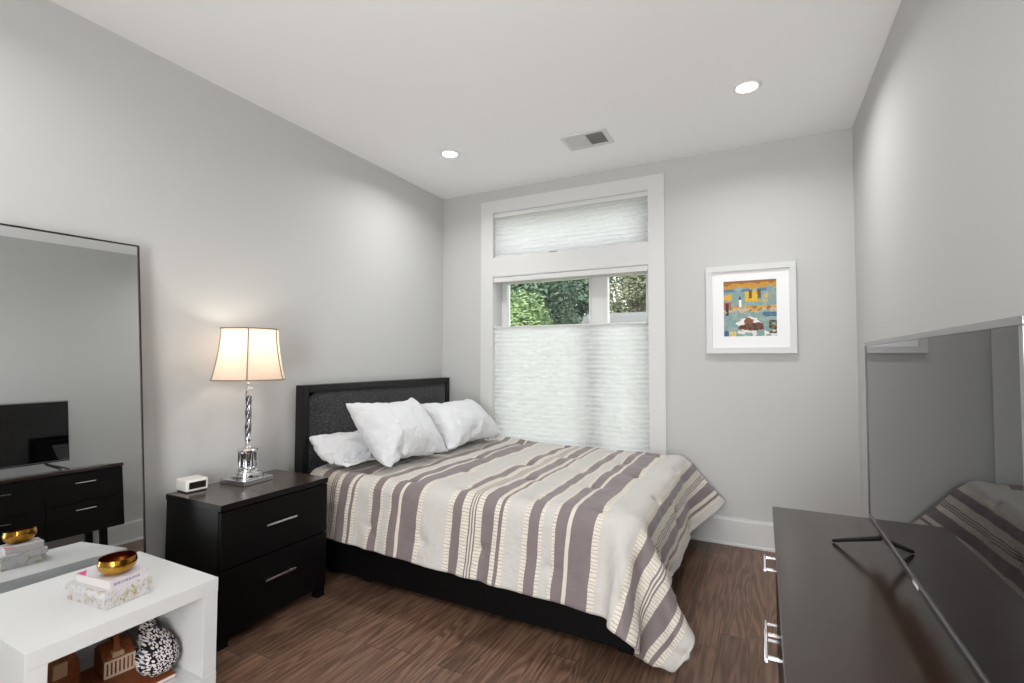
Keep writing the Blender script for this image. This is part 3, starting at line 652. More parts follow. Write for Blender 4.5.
0,0,0,0,0,0,0,0,0,0,0,0,0,0,0,0,0,0,0,0,0,0,0,0,0,0,0,0,0,0,0,0,0,0,-785,79,79,79,79,80,79,80,79,74,55,22,0,0,0,0,0,0,0,0,0,0,0,0,0,0,0,0,0,0,0,0,0,0,0,
0,0,0,0,0,0,0,0,0,0,0,0,0,0,-787,79,79,79,79,79,80,79,80,74,56,23,0,0,0,0,0,0,0,0,0,0,0,0,0,0,0,0,0,0,0,0,0,0,0,0,0,0,0,0,0,0,0,0,0,0,0,0,0,-790,79,79,
80,79,79,80,79,80,74,57,24,0,0,0,0,0,0,0,0,0,0,0,0,0,0,0,0,0,0,0,0,0,0,0,0,0,0,0,0,0,0,0,0,0,0,0,0,0,-792,79,79,79,79,80,79,80,79,75,57,26,0,0,0,0,0,0,
0,0,0,0,0,0,0,0,0,0,0,0,0,0,0,0,0,0,0,0,0,0,0,0,0,0,0,0,0,0,0,-794,79,79,79,79,80,79,80,79,75,58,26,1,0,0,0,0,0,0,0,0,0,0,0,0,0,0,0,0,0,0,0,0,0,0,0,0,0,
0,0,0,0,0,0,0,0,0,0,0,-797,79,79,80,79,79,80,79,80,75,59,27,1,0,0,0,0,0,0,0,0,0,0,0,0,0,0,0,0,0,0,0,0,0,0,0,0,0,0,0,0,0,0,0,0,0,0,0,0,-799,79,79,79,79,
80,79,80,80,75,59,29,1,0,0,0,0,0,0,0,0,0,0,0,0,0,0,0,0,0,0,0,0,0,0,0,0,0,0,0,0,0,0,0,0,0,0,0,0,-802,79,79,79,80,79,80,80,79,76,60,30,1,0,0,0,0,0,0,0,0,
0,0,0,0,0,0,0,0,0,0,0,0,0,0,0,0,0,0,0,0,0,0,0,0,0,0,0,0,-805,79,79,80,79,80,79,80,80,76,61,30,2,0,0,0,0,0,0,0,0,0,0,0,0,0,0,0,0,0,0,0,0,0,0,0,0,0,0,0,0,
0,0,0,0,0,0,0,0,-808,79,79,80,79,80,79,80,80,77,61,32,2,0,0,0,0,0,0,0,0,0,0,0,0,0,0,0,0,0,0,0,0,0,0,0,0,0,0,0,0,0,0,0,0,0,0,0,0,-810,79,78,79,80,79,80,
80,80,77,62,34,2,0,0,0,0,0,0,0,0,0,0,0,0,0,0,0,0,0,0,0,0,0,0,0,0,0,0,0,0,0,0,0,0,0,0,0,0,-815,79,79,80,79,80,80,80,80,77,63,35,3,0,0,0,0,0,0,0,0,0,0,0,
0,0,0,0,0,0,0,0,0,0,0,0,0,0,0,0,0,0,0,0,0,0,0,0,0,-818,79,79,79,79,80,79,80,80,78,64,37,4,0,0,0,0,0,0,0,0,0,0,0,0,0,0,0,0,0,0,0,0,0,0,0,0,0,0,0,0,0,0,0,
0,0,0,0,0,-820,79,79,79,79,79,79,79,79,78,65,40,5,0,0,0,0,0,0,0,0,0,0,0,0,0,0,0,0,0,0,0,0,0,0,0,0,0,0,0,0,0,0,0,0,0,0,0,0,-814,79,79,79,79,79,78,77,74,
70,68,45,7,0,0,0,0,0,0,0,0,0,0,0,0,0,0,0,0,0,0,0,0,0,0,0,0,0,0,0,0,0,0,0,0,0,0,0,0,-803,79,78,77,76,75,73,69,67,65,67,46,9,3,1,1,0,1,0,0,0,0,0,0,0,0,0,
0,0,0,0,0,0,0,0,0,-1,0,0,0,0,0,0,0,0,0,0,0,0,-779,74,73,72,69,66,63,60,58,66,64,35,11,4,3,2,1,0,1,0,0,1,0,0,0,0,-1,0,0,0,0,0,-1,0,0,0,0,-1,0,0,0,0,0,0,
0,0,0,0,0,-731,66,66,62,61,58,55,58,66,72,51,16,7,6,4,2,1,1,0,1,0,0,0,0,0,0,0,0,0,-1,0,0,0,-1,0,0,0,-1,0,0,1,3,3,5,5,4,4,3,1,-717,60,59,57,55,55,60,66,
71,64,32,3,5,8,3,2,1,1,0,1,0,0,0,0,0,0,0,0,0,-1,0,0,0,-1,0,0,0,-1,0,0,2,5,8,9,9,9,7,5,2,-712,56,56,55,57,61,66,70,68,46,14,1,5,8,6,-1,1,1,1,0,0,1,0,0,0,
0,-1,0,0,0,-1,0,0,0,-1,0,0,0,-1,0,4,8,11,13,14,13,10,8,2,-713,54,56,58,62,66,69,69,57,27,4,1,6,10,7,-3,0,1,1,0,1,0,0,0,0,0,0,-1,0,0,0,-1,0,0,0,-1,0,0,0,
-1,5,11,15,17,18,17,14,10,3,-716,56,60,61,67,68,69,63,39,12,3,2,6,10,9,-2,-3,0,1,1,0,0,0,0,0,0,0,0,0,-1,0,0,0,-1,0,0,-1,0,0,0,6,13,19,22,22,21,18,12,3,
-717,61,63,66,68,68,66,49,23,5,2,3,7,11,9,-1,-6,1,1,0,0,1,0,0,0,0,0,-1,0,0,0,-1,0,0,0,-1,0,0,-1,0,8,16,22,26,27,25,21,14,4,-710,63,66,67,68,67,56,34,10,
4,2,4,7,13,9,0,-8,-1,1,1,0,0,0,1,0,-1,0,0,0,0,-1,0,0,0,-1,0,0,-1,0,0,9,18,26,31,31,29,25,16,4,-664,30,67,66,68,62,42,19,5,4,1,5,8,13,10,0,-9,-2,1,0,1,0,
0,0,0,0,0,0,0,-1,0,0,0,-1,0,0,-1,0,0,0,10,21,30,34,36,34,27,19,4,-603,15,58,67,67,56,35,13,4,4,2,5,8,14,10,0,-9,-3,0,1,0,0,1,0,0,0,-1,0,0,0,0,-1,0,0,-1,
0,0,0,-1,0,10,22,30,35,37,34,28,19,4]])
P1 = [[445,-19,-15,-16,-24,-17,-15,-14,-6,-17,-12,-15,-22,-8,-22,-14,-12,-13,-15,-9,-20,-13,-3,-2,325,-20,-4,-11,-8,-12,-4,-9,-7,-10,-8,-6,-14,-3,-15,-11,-11,
23,-18,0,-26,6,-11,-1,-18,3,-22,8,-25,0,-16,15,-21,15,-40,21,-39,27,-35,15,-17,-4,-15,22,-21,-8,333,-14,-7,-7,-5,-8,-18,-7,-8,-8,-15,-5,-15,-2,-19,15,-20,
6,-22,10,-28,15,-34,27,-37,16,-35,17,-32,22,-29,16,-40,27,-41,36,-53,33,-30,17,-35,20,-36,14,-14,2,335,-15,-12,1,-16,-7,-16,6,-28,14,-35,11,-18,0,-22,18,
-40,28,-35,17,-32,32,-56,38,-48,24,-42,30,-46,36,-54,32,-48,47,-67,52,-62,46,-45,31,-39,20,-37,23,-20,0,337,-23,-4,4,-25,2,-23,2,-19,3,-25,16,-30,10,-31,
7,-26,35,-43,32,-59,44,-49,32,-56,39,-62,45,-58,58,-72,60,-81,65,-74,60,-74,60,-71,51,-56,40,-44,28,-20,-8,337,-4,-26,1,-17,-3,-15,7,-31,8,-27,15,-27,5,
-24,18,-34,35,-58,44,-57,50,-70,51,-61,43,-65,50,-68,51,-70,74,-96,78,-87,75,-71,50,-76,63,-63,42,-31,10,-25,10,318,-4,-23,8,-17,8,-30,14,-31,6,-26,10,
-28,18,-36,28,-50,32,-46,53,-69,59,-82,67,-85,67,-83,59,-78,76,-93,89,-101,80,-99,79,-76,62,-72,51,-62,38,-29,11,-24,4,325,4,-23,-1,-24,8,-27,10,-24,6,
-17,10,-35,12,-30,16,-32,37,-62,66,-80,60,-82,71,-94,80,-93,75,-92,87,-104,91,-115,97,-103,82,-86,64,-64,51,-64,41,-38,23,-19,-1,321,-6,-23,14,-27,-2,-19,
6,-20,9,-25,8,-32,19,-35,23,-44,43,-61,62,-78,78,-94,73,-100,84,-103,94,-116,96,-105,92,-111,94,-113,94,-99,82,-79,59,-57,38,-39,15,-22,10,310,0,-21,8,
-20,5,-22,8,-33,14,-27,17,-38,14,-32,39,-58,60,-81,76,-97,80,-99,90,-104,92,-118,104,-121,102,-118,103,-123,101,-108,96,-109,82,-84,70,-63,36,-41,24,-26,
18,295,16,-30,12,-30,15,-31,14,-29,6,-26,10,-20,9,-37,40,-59,64,-85,77,-93,88,-101,87,-113,97,-123,103,-115,107,-125,109,-133,114,-116,98,-108,84,-91,72,
-72,52,-38,15,-17,4,308,16,-38,20,-41,22,-40,18,-34,16,-32,10,-25,27,-48,35,-55,67,-87,83,-101,91,-115,99,-115,105,-114,88,-120,117,-132,103,-121,103,-117,
105,-107,84,-91,72,-65,53,-55,24,-22,6,308,19,-41,12,-24,10,-28,14,-32,10,-32,19,-43,29,-43,44,-67,69,-84,88,-104,93,-120,104,-115,95,-115,104,-127,108,
-131,119,-138,118,-116,93,-109,95,-88,62,-66,57,-52,32,-25,8,309,5,-33,21,-40,19,-42,25,-36,7,-33,29,-43,24,-48,59,-70,74,-99,93,-111,96,-121,112,-129,
102,-122,109,-121,103,-119,106,-133,117,-125,103,-100,85,-96,76,-66,56,-47,26,-19,6,293,3,-26,9,-29,23,-46,25,-36,18,-42,30,-45,44,-69,57,-75,88,-109,95,
-102,89,-108,98,-127,105,-118,113,-128,109,-131,112,-136,116,-127,106,-102,86,-83,71,-83,57,-51,42,-35,10,296,11,-27,7,-22,14,-36,17,-40,19,-29,33,-56,
50,-67,51,-76,80,-95,97,-119,105,-120,104,-122,108,-130,108,-127,115,-134,119,-129,109,-124,99,-112,92,-92,81,-66,44,-38,20,-19,5,296,-3,-18,8,-22,6,-29,
13,-29,4,-27,30,-52,47,-63,72,-93,93,-109,92,-107,95,-119,114,-136,118,-135,114,-125,111,-138,123,-139,116,-128,107,-104,86,-92,76,-64,49,-61,39,-38,12,
295,10,-29,18,-37,16,-23,10,-34,10,-23,18,-33,47,-74,60,-78,86,-104,93,-113,96,-115,103,-113,112,-138,113,-131,114,-132,113,-135,118,-128,103,-108,96,-89,
62,-60,47,-40,20,-27,4,305,-3,-27,19,-26,5,-31,16,-33,11,-24,33,-52,34,-58,57,-69,77,-106,103,-117,99,-124,118,-124,106,-129,116,-132,114,-131,111,-135,
115,-128,109,-112,89,-93,82,-66,43,-45,29,-26,-5,308,1,-28,15,-24,4,-32,13,-20,20,-38,21,-46,37,-56,60,-76,73,-90,88,-107,99,-120,110,-122,104,-125,112,
-134,112,-136,122,-127,104,-124,107,-110,90,-82,66,-77,59,-58,34,-33,13,308,0,-27,1,-18,7,-23,19,-42,22,-37,17,-31,21,-41,49,-71,62,-90,91,-103,93,-110,
110,-131,109,-124,108,-127,109,-133,116,-131,114,-117,95,-99,83,-86,70,-82,58,-47,32,-39,6,314,-9,-17,11,-27,18,-36,25,-41,22,-40,18,-40,23,-43,52,-69,
69,-89,76,-91,87,-106,106,-125,109,-123,106,-127,108,-132,111,-123,104,-121,98,-100,81,-89,78,-71,53,-58,37,-25,10,307,-2,-20,0,-28,19,-37,18,-39,30,-48,
33,-49,34,-49,25,-45,58,-80,79,-99,97,-113,101,-119,104,-117,100,-128,110,-120,103,-126,107,-118,100,-109,88,-91,75,-65,44,-43,27,-35,12,317,-2,-26,10,
-31,12,-27,14,-42,24,-41,23,-41,23,-40,30,-54,53,-63,64,-86,91,-108,94,-111,105,-122,104,-128,107,-120,103,-128,111,-119,102,-112,92,-85,67,-68,41,-36,
22,-30,11,308,1,-24,9,-23,2,-27,24,-46,20,-30,16,-35,12,-23,10,-38,35,-58,60,-72,74,-93,99,-110,89,-120,110,-120,106,-132,107,-125,103,-109,99,-113,95,
-93,73,-71,52,-46,20,-24,-4,329,-17,-10,-5,-18,12,-33,14,-29,16,-45,25,-32,11,-24,7,-34,39,-52,52,-73,70,-93,98,-115,95,-114,99,-119,107,-121,100,-118,
99,-111,93,-104,82,-75,65,-61,32,-41,30,-30,2,312,8,-26,1,-20,1,-23,18,-25,3,-29,10,-27,3,-27,12,-26,35,-54,55,-75,72,-83,69,-95,95,-117,101,-106,91,-115,
96,-112,92,-108,95,-104,92,-86,61,-61,42,-38,20,-21,-2,317,-4,-21,-4,-18,-3,-16,4,-17,4,-30,11,-23,5,-23,4,-25,26,-38,31,-60,68,-83,64,-82,81,-97,92,-107,
90,-103,79,-100,93,-109,90,-101,81,-78,62,-65,48,-42,18,-29,10,316,-6,-12,-10,-12,-3,-21,-2,-16,1,-21,8,-20,1,-22,4,-27,9,-27,40,-61,52,-70,61,-62,68,-87,
70,-101,90,-97,84,-99,75,-86,82,-90,69,-80,64,-69,47,-41,24,-31,14,310,-20,-8,-8,-8,-2,-18,-2,-9,-4,-20,-5,-16,2,-18,10,-25,0,-23,33,-51,36,-45,51,-68,
52,-75,65,-74,62,-84,69,-77,68,-74,57,-70,58,-71,53,-67,46,-46,24,-20,7,314,-7,-13,-10,-9,-10,-11,-12,0,-15,-16,4,-21,7,-30,18,-28,15,-22,9,-24,11,-30,
24,-44,46,-56,36,-52,42,-56,48,-68,44,-51,46,-60,42,-59,44,-44,31,-37,21,-27,8,313,-12,-9,-14,-8,-5,-13,-4,-11,-5,-13,-10,-16,14,-21,-5,-6,-8,-17,8,-22,
9,-17,25,-44,35,-48,30,-41,22,-31,23,-55,37,-43,29,-51,42,-43,29,-47,24,-20,19,-18,-1,312,-17,-6,-12,-3,-13,-10,-8,-8,-13,-5,-15,-5,-3,-16,-5,1,10,-17,
7,-29,14,-35,28,-31,22,-37,8,-18,1,-19,4,-22,13,-35,17,-31,11,-20,14,-16,20,-39,36,-40,14,307,-14,-27,-18,-21,-20,-14,-20,4,-1,-16,-19,-16,-2,-19,-17,-18,
-17,-14,-18,-10,10,-8,-4],
[-1586,8,-6,9,-1,2,9,16,-9,-9,-4,-2,2,-1,12,-7,-2,-8,15,-12,3,-3,7,-21,26,-3,8,-3,2,3,-4,4,-8,17,-18,18,-21,32,-29,30,-22,6,
3,0,-4,5,-5,1,-10,9,-20,22,-19,21,-21,15,-18,18,-14,7,-9,4,2,2,9,-4,2,-13,-10,2,27,0,4,5,-3,1,-1,8,-13,3,-3,11,-13,19,-9,14,-13,16,-10,7,-6,-1,-9,4,-3,
8,-18,23,-25,12,-13,12,-14,16,-10,3,-11,12,-1,-6,6,6,-19,9,-1,-1,24,4,-2,0,4,0,-12,9,-3,13,-10,5,-8,15,-7,3,-4,-6,13,-1,-3,3,-16,17,-6,14,-24,15,-17,9,
-6,5,-14,6,-5,12,-11,6,1,-5,3,-4,1,2,-4,9,27,-5,3,-2,-1,-3,1,-3,4,4,-3,12,-9,9,-12,6,-10,-3,5,-7,12,5,-15,8,-5,15,-8,-1,-13,8,-12,9,-11,15,-23,12,4,-7,
4,-3,2,4,0,4,-5,9,20,-2,3,-5,2,3,0,-11,6,9,-7,4,-15,21,-10,-4,6,-1,0,-14,3,4,0,8,-1,-5,3,-5,-9,12,-5,-2,-3,-3,1,4,-3,5,-5,-1,4,4,-1,4,-4,7,26,-7,-1,3,-2,
0,-3,6,-3,-8,8,10,-12,-1,0,4,-5,11,-8,-7,2,-1,0,-2,5,-3,2,4,-12,7,-2,-2,-4,5,-6,5,-5,2,2,4,0,0,-2,-4,11,-1,26,-5,0,3,1,-6,1,7,-4,1,1,-6,6,2,-1,-4,-4,0,
-2,-3,7,-9,3,0,-6,-3,10,3,-5,-4,2,2,-5,4,-5,0,9,-9,6,-6,7,5,4,-5,-2,10,21,-6,-6,10,-5,2,6,-8,3,-1,-4,7,-8,-6,11,5,-9,2,-2,-7,5,-13,13,-11,12,-5,4,-11,10,
-5,0,6,-8,-1,0,-2,2,2,9,-7,2,1,-2,0,11,-7,25,-6,7,0,-7,4,1,0,4,-8,3,4,-6,0,3,-6,6,-12,12,-9,1,-3,3,-11,9,2,-4,-4,6,-1,-2,-4,2,8,-1,-2,1,1,-2,3,1,5,-8,3,
6,-1,24,-3,-4,8,-4,-5,-3,8,2,-7,2,0,1,-6,9,-7,7,-12,8,-7,-1,-2,3,-6,14,-17,2,7,-3,-3,2,1,-5,-1,14,-3,-8,13,-8,1,3,5,-4,0,0,5,12,6,1,-8,9,0,-4,1,2,-6,1,
5,-11,5,0,6,-10,-1,3,-5,9,-15,14,-6,2,-6,-1,5,1,0,-5,4,-6,4,0,8,-1,0,0,-13,14,-5,4,4,-3,8,11,-5,7,-1,-3,10,-9,-5,0,5,-3,4,-3,5,7,-9,-6,0,-1,-3,8,-6,10,
-12,11,-6,3,-6,1,-5,4,-5,7,6,-9,1,5,-2,-1,-8,17,-12,7,-2,-3,6,20,5,-4,-6,10,-9,7,-9,7,-4,-1,3,0,-2,-2,3,-2,4,-6,1,4,-2,5,-6,8,-10,8,-5,-4,0,6,-8,0,2,2,
3,-6,2,5,-2,-2,-3,4,-1,3,0,23,-6,-1,-3,4,4,3,-5,-2,-6,6,8,-8,2,-5,3,2,-4,7,-4,0,3,-1,-7,7,-11,7,4,-5,-4,0,3,1,2,0,-1,4,-5,7,-7,3,-6,0,4,5,-6,28,-2,-3,-1,
-5,2,6,-2,-1,-1,1,5,-1,-11,11,-4,-3,5,0,-5,0,-1,8,-10,7,-10,4,2,-2,3,2,-1,-7,4,-6,6,2,0,-2,-4,-1,2,0,3,0,-2,34,-6,-3,-6,9,-3,5,-7,-2,0,7,-2,2,-6,-1,-8,
11,-9,8,-5,4,-2,1,-1,4,0,2,-5,7,-7,-5,10,1,-2,-6,5,-5,1,-4,7,-7,7,-3,-2,1,-7,30,9,-4,-1,-5,5,-5,0,2,-4,-4,0,3,1,8,-9,8,-5,9,-15,5,-4,6,-1,3,-4,1,-3,6,3,
-10,-1,7,0,0,-3,-4,7,8,-14,5,-4,3,1,-3,-1,25,0,5,-1,-1,-2,-4,6,-2,-3,0,-13,18,-12,6,-5,10,-2,5,-11,3,-3,5,2,-5,0,4,3,-10,9,-7,4,-3,-2,3,1,-2,-4,7,-4,-4,
2,-5,5,7,-5,18,9,-1,2,-4,1,-4,3,4,-9,9,-12,3,-16,20,-4,3,-2,0,4,-3,2,3,-3,3,-2,-4,2,1,-1,1,-2,1,4,-1,-2,-2,-1,-6,2,-6,6,-5,4,0,5,16,11,-6,8,-8,-3,1,-4,
7,1,-3,-7,10,-14,15,-14,15,-10,8,-3,2,-6,10,-6,0,6,2,-8,1,2,5,-8,6,-3,1,-4,-4,3,-3,1,0,0,6,-14,3,6,21,0,-1,4,2,-4,2,-6,11,-20,15,-11,12,-15,20,-18,19,-17,
10,-11,8,0,0,1,4,-2,-7,2,4,-4,5,-3,4,-1,-5,8,-7,-4,5,-7,4,-9,10,-4,-5,6,28,-6,10,-9,5,-5,2,-9,8,-17,21,-15,12,-10,12,-17,21,-6,4,-8,6,-5,0,4,1,1,-6,3,3,
-1,3,-1,-2,4,-6,0,-6,5,-2,-3,3,-1,-7,2,0,-6,34,5,-3,-3,1,-4,4,-14,18,-19,25,-29,23,-24,26,-33,33,-11,8,-9,4,1,4,-3,-1,2,5,-4,2,0,0,-6,3,6,-10,6,-2,-6,3,
-4,1,-4,1,-2,-4,0,38,-7,1,-3,11,-10,7,-17,13,-11,20,-30,31,-29,20,-25,25,-15,16,-12,15,-9,7,0,5,-10,-1,5,2,6,-12,4,-2,-3,6,3,-4,-8,9,-12,-2,2,3,-5,-1,-2,
36,-8,-1,-2,3,-6,12,-11,15,-19,11,-12,20,-30,22,-17,25,-21,27,-21,11,-2,5,-6,1,4,-7,6,4,-9,5,-4,3,-3,-2,2,2,-11,10,-4,2,-11,9,-5,4,-4,23,2,7,-11,5,-5,8,
-15,16,-15,16,-17,19,-23,21,-23,19,-16,14,-10,17,-2,0,-3,0,3,0,1,5,-7,-5,7,-2,0,0,-2,1,-3,-2,-4,4,-3,6,-6,3,-9,32,1,1,-6,9,-9,11,-16,11,-10,10,-16,17,-20,
19,-26,21,-8,17,-18,16,-6,-1,-1,3,2,4,2,-4,0,-4,3,4,-1,-4,0,-2,3,2,-9,6,-8,10,-10,1,3,20,6,-3,-3,5,-14,17,-16,12,-9,10,-16,8,-10,13,-11,12,-14,12,-9,16,
-21,26,-15,1,1,-2,5,1,-7,7,6,1,-7,4,6,-11,2,4,-8,4,-14,13,-7,0,2,23,5,-1,-6,4,-8,10,-13,9,-14,18,-12,2,-18,26,-20,21,-20,22,-19,11,-13,12,-1,4,-11,14,-2,
3,-10,11,-14,9,5,-7,0,1,-2,-5,6,4,-8,8,-11,3,0,33,-2,0,-2,-5,-5,5,-11,16,-14,18,-31,25,-28,28,-21,25,-28,6,9,-6,-7,4,5,6,-5,6,-4,10,-9,1,-5,14,-11,9,-2,
4,-6,4,-3,-1,-12,5,2,8,-7,31,3,0,-11,6,-12,16,-15,14,-20,16,-21,23,-24,15,-28,25,-20,21,-10,5,-7,7,-1,4,1,4,-9,2,-12,15,-7,5,1,16,-30,19,-5,8,-7,4,-15,
16,-5,4,-5,37,-7,-5,2,8,-17,23,-27,17,-17,20,-29,30,-40,35,-29,19,-24,13,-3,2,-2,15,-5,-11,12,-3,1,-8,3,5,-6,12,-7,10,-20,20,-26,26,-7,7,-20,22,-8,6,2,
24,7,-6,-4,-10,-7,-5,-6,8,-7,1,0,-12,13,7,-2,0,0,-6,-5,-8,19,8,3],
[632,-10,19,-11,17,-1,3,6,-17,-16,8,16,13,5,5,20,8,13,10,11,12,11,23,-8,-143,19,-23,
26,-22,24,-13,-2,-13,21,-20,11,-9,13,2,-9,13,-6,1,2,-17,25,-12,33,-33,44,-31,38,-34,35,-22,43,-30,46,-31,41,-31,42,-28,42,-27,35,-27,44,-37,35,-156,19,
-13,3,-1,12,-21,9,-14,4,-4,0,12,-12,1,21,-4,-9,-4,14,-5,18,-28,46,-31,41,-48,50,-38,54,-42,64,-51,61,-42,57,-53,61,-49,66,-56,60,-47,62,-38,24,-147,19,
-24,9,-9,12,-1,-13,10,-2,-9,6,6,-11,5,17,-21,20,-9,12,-25,47,-47,48,-35,49,-56,73,-59,73,-67,78,-70,85,-71,83,-69,79,-61,83,-62,69,-64,52,-30,28,-144,9,
-21,7,-7,3,0,7,2,-12,0,12,2,3,2,2,-8,20,-33,39,-38,49,-37,54,-65,72,-73,80,-74,92,-82,97,-82,97,-88,107,-91,101,-85,85,-70,84,-66,53,-29,23,-149,18,-11,
8,-5,-1,-9,1,-5,13,-12,-1,7,-1,-1,16,-5,25,-32,53,-48,57,-71,70,-61,76,-84,96,-94,110,-102,114,-103,116,-101,117,-102,101,-77,89,-72,71,-55,55,-37,19,-139,
23,-27,24,-13,-5,4,-11,-2,4,7,-11,9,3,-9,30,-23,37,-30,44,-56,72,-70,79,-86,99,-87,97,-109,116,-104,123,-115,121,-105,119,-97,109,-94,96,-82,80,-59,58,
-42,23,-137,20,-16,4,-4,4,-7,-7,-4,0,10,4,-9,7,-11,29,-18,35,-45,65,-67,77,-77,92,-91,101,-92,102,-112,125,-115,132,-123,125,-117,136,-112,115,-96,87,-69,
74,-57,50,-26,19,-142,31,-37,23,-21,18,-7,-1,-12,0,1,23,-12,10,-21,30,-31,55,-53,69,-60,71,-79,100,-92,97,-108,123,-123,130,-129,146,-129,142,-129,136,
-120,119,-103,104,-86,75,-54,57,-38,27,-137,27,-38,23,-11,13,-19,-4,0,14,-4,7,-17,13,-7,25,-33,59,-48,64,-71,84,-75,97,-106,111,-103,118,-118,125,-127,
140,-143,157,-137,135,-115,124,-109,106,-85,76,-54,56,-39,22,-123,13,-33,26,-17,0,8,-14,3,12,-17,7,0,7,-15,35,-36,56,-56,72,-61,85,-96,106,-106,126,-117,
123,-130,143,-143,152,-144,150,-131,139,-127,132,-114,113,-92,87,-70,67,-47,27,-136,13,-21,16,4,-14,4,7,5,-20,17,-9,-2,13,-3,22,-25,43,-57,77,-71,88,-95,
113,-106,115,-122,132,-129,140,-143,150,-147,156,-136,146,-126,123,-102,94,-84,78,-51,52,-31,22,-143,17,-1,3,-11,4,-7,1,-3,-4,10,12,-3,6,-15,35,-37,50,
-42,67,-82,99,-98,108,-104,123,-126,126,-116,137,-148,153,-146,148,-139,150,-130,122,-97,99,-85,65,-43,40,-25,27,-136,20,-25,14,-12,1,14,-17,14,-11,9,6,
-18,27,-24,41,-36,55,-56,74,-64,82,-89,107,-115,122,-114,124,-133,145,-143,156,-154,159,-145,144,-121,127,-110,101,-83,66,-44,51,-35,13,-126,27,-27,11,
-1,-9,9,-12,4,8,-12,11,-11,31,-27,47,-51,63,-62,79,-68,86,-91,100,-92,111,-119,133,-139,143,-141,148,-146,156,-139,148,-134,120,-91,93,-79,70,-51,40,-21,
19,-131,22,-13,9,-9,-9,-5,1,-1,0,8,10,-18,36,-36,50,-50,71,-71,91,-88,104,-91,103,-111,124,-120,126,-138,144,-144,158,-143,151,-134,127,-114,114,-92,77,
-70,77,-58,54,-34,16,-122,28,-33,17,-2,-10,3,2,1,-8,6,8,-15,39,-36,40,-40,59,-65,85,-74,89,-96,112,-103,111,-125,136,-136,146,-132,146,-151,144,-130,131,
-110,114,-88,78,-75,63,-34,46,-27,19,-122,19,-37,20,-7,5,4,-17,6,-8,-1,19,-13,21,-22,44,-51,67,-53,72,-81,97,-90,105,-115,127,-128,141,-131,141,-145,141,
-139,137,-125,124,-105,108,-83,72,-52,60,-45,41,-24,24,-134,32,-39,19,-6,0,4,-2,-15,2,4,7,-13,33,-33,47,-47,66,-53,68,-69,89,-89,105,-116,126,-118,132,
-140,139,-139,140,-132,143,-124,114,-98,92,-71,80,-64,70,-48,50,-36,26,-135,28,-33,18,-3,1,-6,5,-18,0,0,17,-9,14,-20,43,-35,49,-55,73,-75,98,-88,106,-114,
127,-130,132,-126,143,-150,150,-140,145,-132,127,-107,96,-73,83,-63,59,-39,37,-22,18,-133,19,-13,14,-11,17,-27,10,-5,-10,0,4,-4,26,-14,24,-31,56,-54,66,
-73,97,-84,99,-101,109,-112,122,-130,145,-145,151,-146,143,-120,125,-106,95,-74,85,-67,71,-46,45,-37,29,-148,23,-21,36,-29,12,-21,6,5,-1,0,-5,-5,16,-16,
35,-27,45,-53,78,-69,85,-92,108,-103,113,-120,131,-128,134,-137,146,-132,140,-129,128,-105,104,-85,74,-60,73,-49,50,-36,19,-134,23,-27,33,-31,12,-4,6,-16,
0,12,1,-3,15,-25,40,-40,52,-51,72,-61,79,-91,111,-111,116,-106,116,-126,143,-135,137,-135,140,-118,111,-101,108,-79,65,-58,72,-51,57,-31,19,-139,29,-28,
15,-9,16,-23,0,-5,5,-1,2,9,4,-19,32,-30,43,-35,61,-60,71,-82,99,-91,109,-116,119,-120,132,-123,137,-133,131,-113,115,-95,81,-65,79,-56,51,-42,44,-26,33,
-150,31,-20,27,-28,9,-7,-4,5,-9,3,-1,8,-3,-7,22,-22,37,-29,52,-63,77,-78,98,-89,102,-104,121,-127,132,-123,122,-118,120,-101,110,-91,93,-76,80,-61,66,-44,
46,-32,28,-148,18,-21,36,-37,19,-19,5,-3,9,-4,8,-15,18,-2,-4,5,18,-28,48,-55,74,-66,82,-90,106,-98,116,-122,123,-118,129,-122,118,-94,97,-87,104,-83,74,
-53,61,-45,59,-36,23,-137,14,-18,26,-37,23,-23,8,0,-1,-6,1,9,-5,5,3,-14,32,-18,33,-45,65,-67,86,-86,108,-108,114,-100,116,-111,108,-108,114,-96,110,-91,
98,-87,95,-67,66,-50,44,-25,20,-139,19,-24,27,-33,23,-20,13,-5,-11,3,-3,14,-3,-9,6,-2,17,-19,43,-36,51,-58,78,-69,78,-91,114,-109,125,-108,107,-97,108,
-105,107,-89,97,-76,83,-63,72,-52,51,-36,29,-148,19,-28,19,-18,13,-4,1,-10,-2,14,-14,4,11,-15,9,0,15,-15,30,-36,55,-46,59,-68,94,-82,87,-90,100,-84,100,
-101,107,-95,105,-81,93,-86,94,-68,74,-55,45,-25,16,-144,25,-25,9,-6,14,-12,-3,-6,1,-4,1,-1,3,7,7,-17,20,-10,23,-17,32,-48,66,-54,69,-77,89,-76,85,-82,
101,-80,85,-74,82,-60,76,-67,80,-58,67,-56,56,-34,21,-147,21,-33,20,-17,11,-10,15,-11,-5,-3,13,-10,10,-10,-3,11,10,-3,18,-34,42,-33,52,-63,85,-70,62,-61,
80,-69,87,-74,74,-52,69,-57,60,-52,74,-54,54,-36,51,-36,28,-142,13,-24,22,-30,28,-16,-4,-10,22,-22,27,-26,9,1,0,14,-18,7,8,-22,44,-30,43,-54,76,-61,69,
-51,52,-53,68,-50,61,-58,65,-50,63,-46,61,-47,49,-27,45,-22,19,-150,18,-32,31,-29,19,-20,26,-26,22,-19,25,-21,13,-11,-7,23,-17,1,21,-33,53,-45,46,-31,45,
-39,52,-41,50,-46,42,-28,46,-36,45,-30,38,-32,40,-16,26,-18,39,-15,18,-135,-3,3,0,1,3,-4,1,-20,-9,22,15,9,1,16,6,10,11,12,17,-4,9,20,17]]
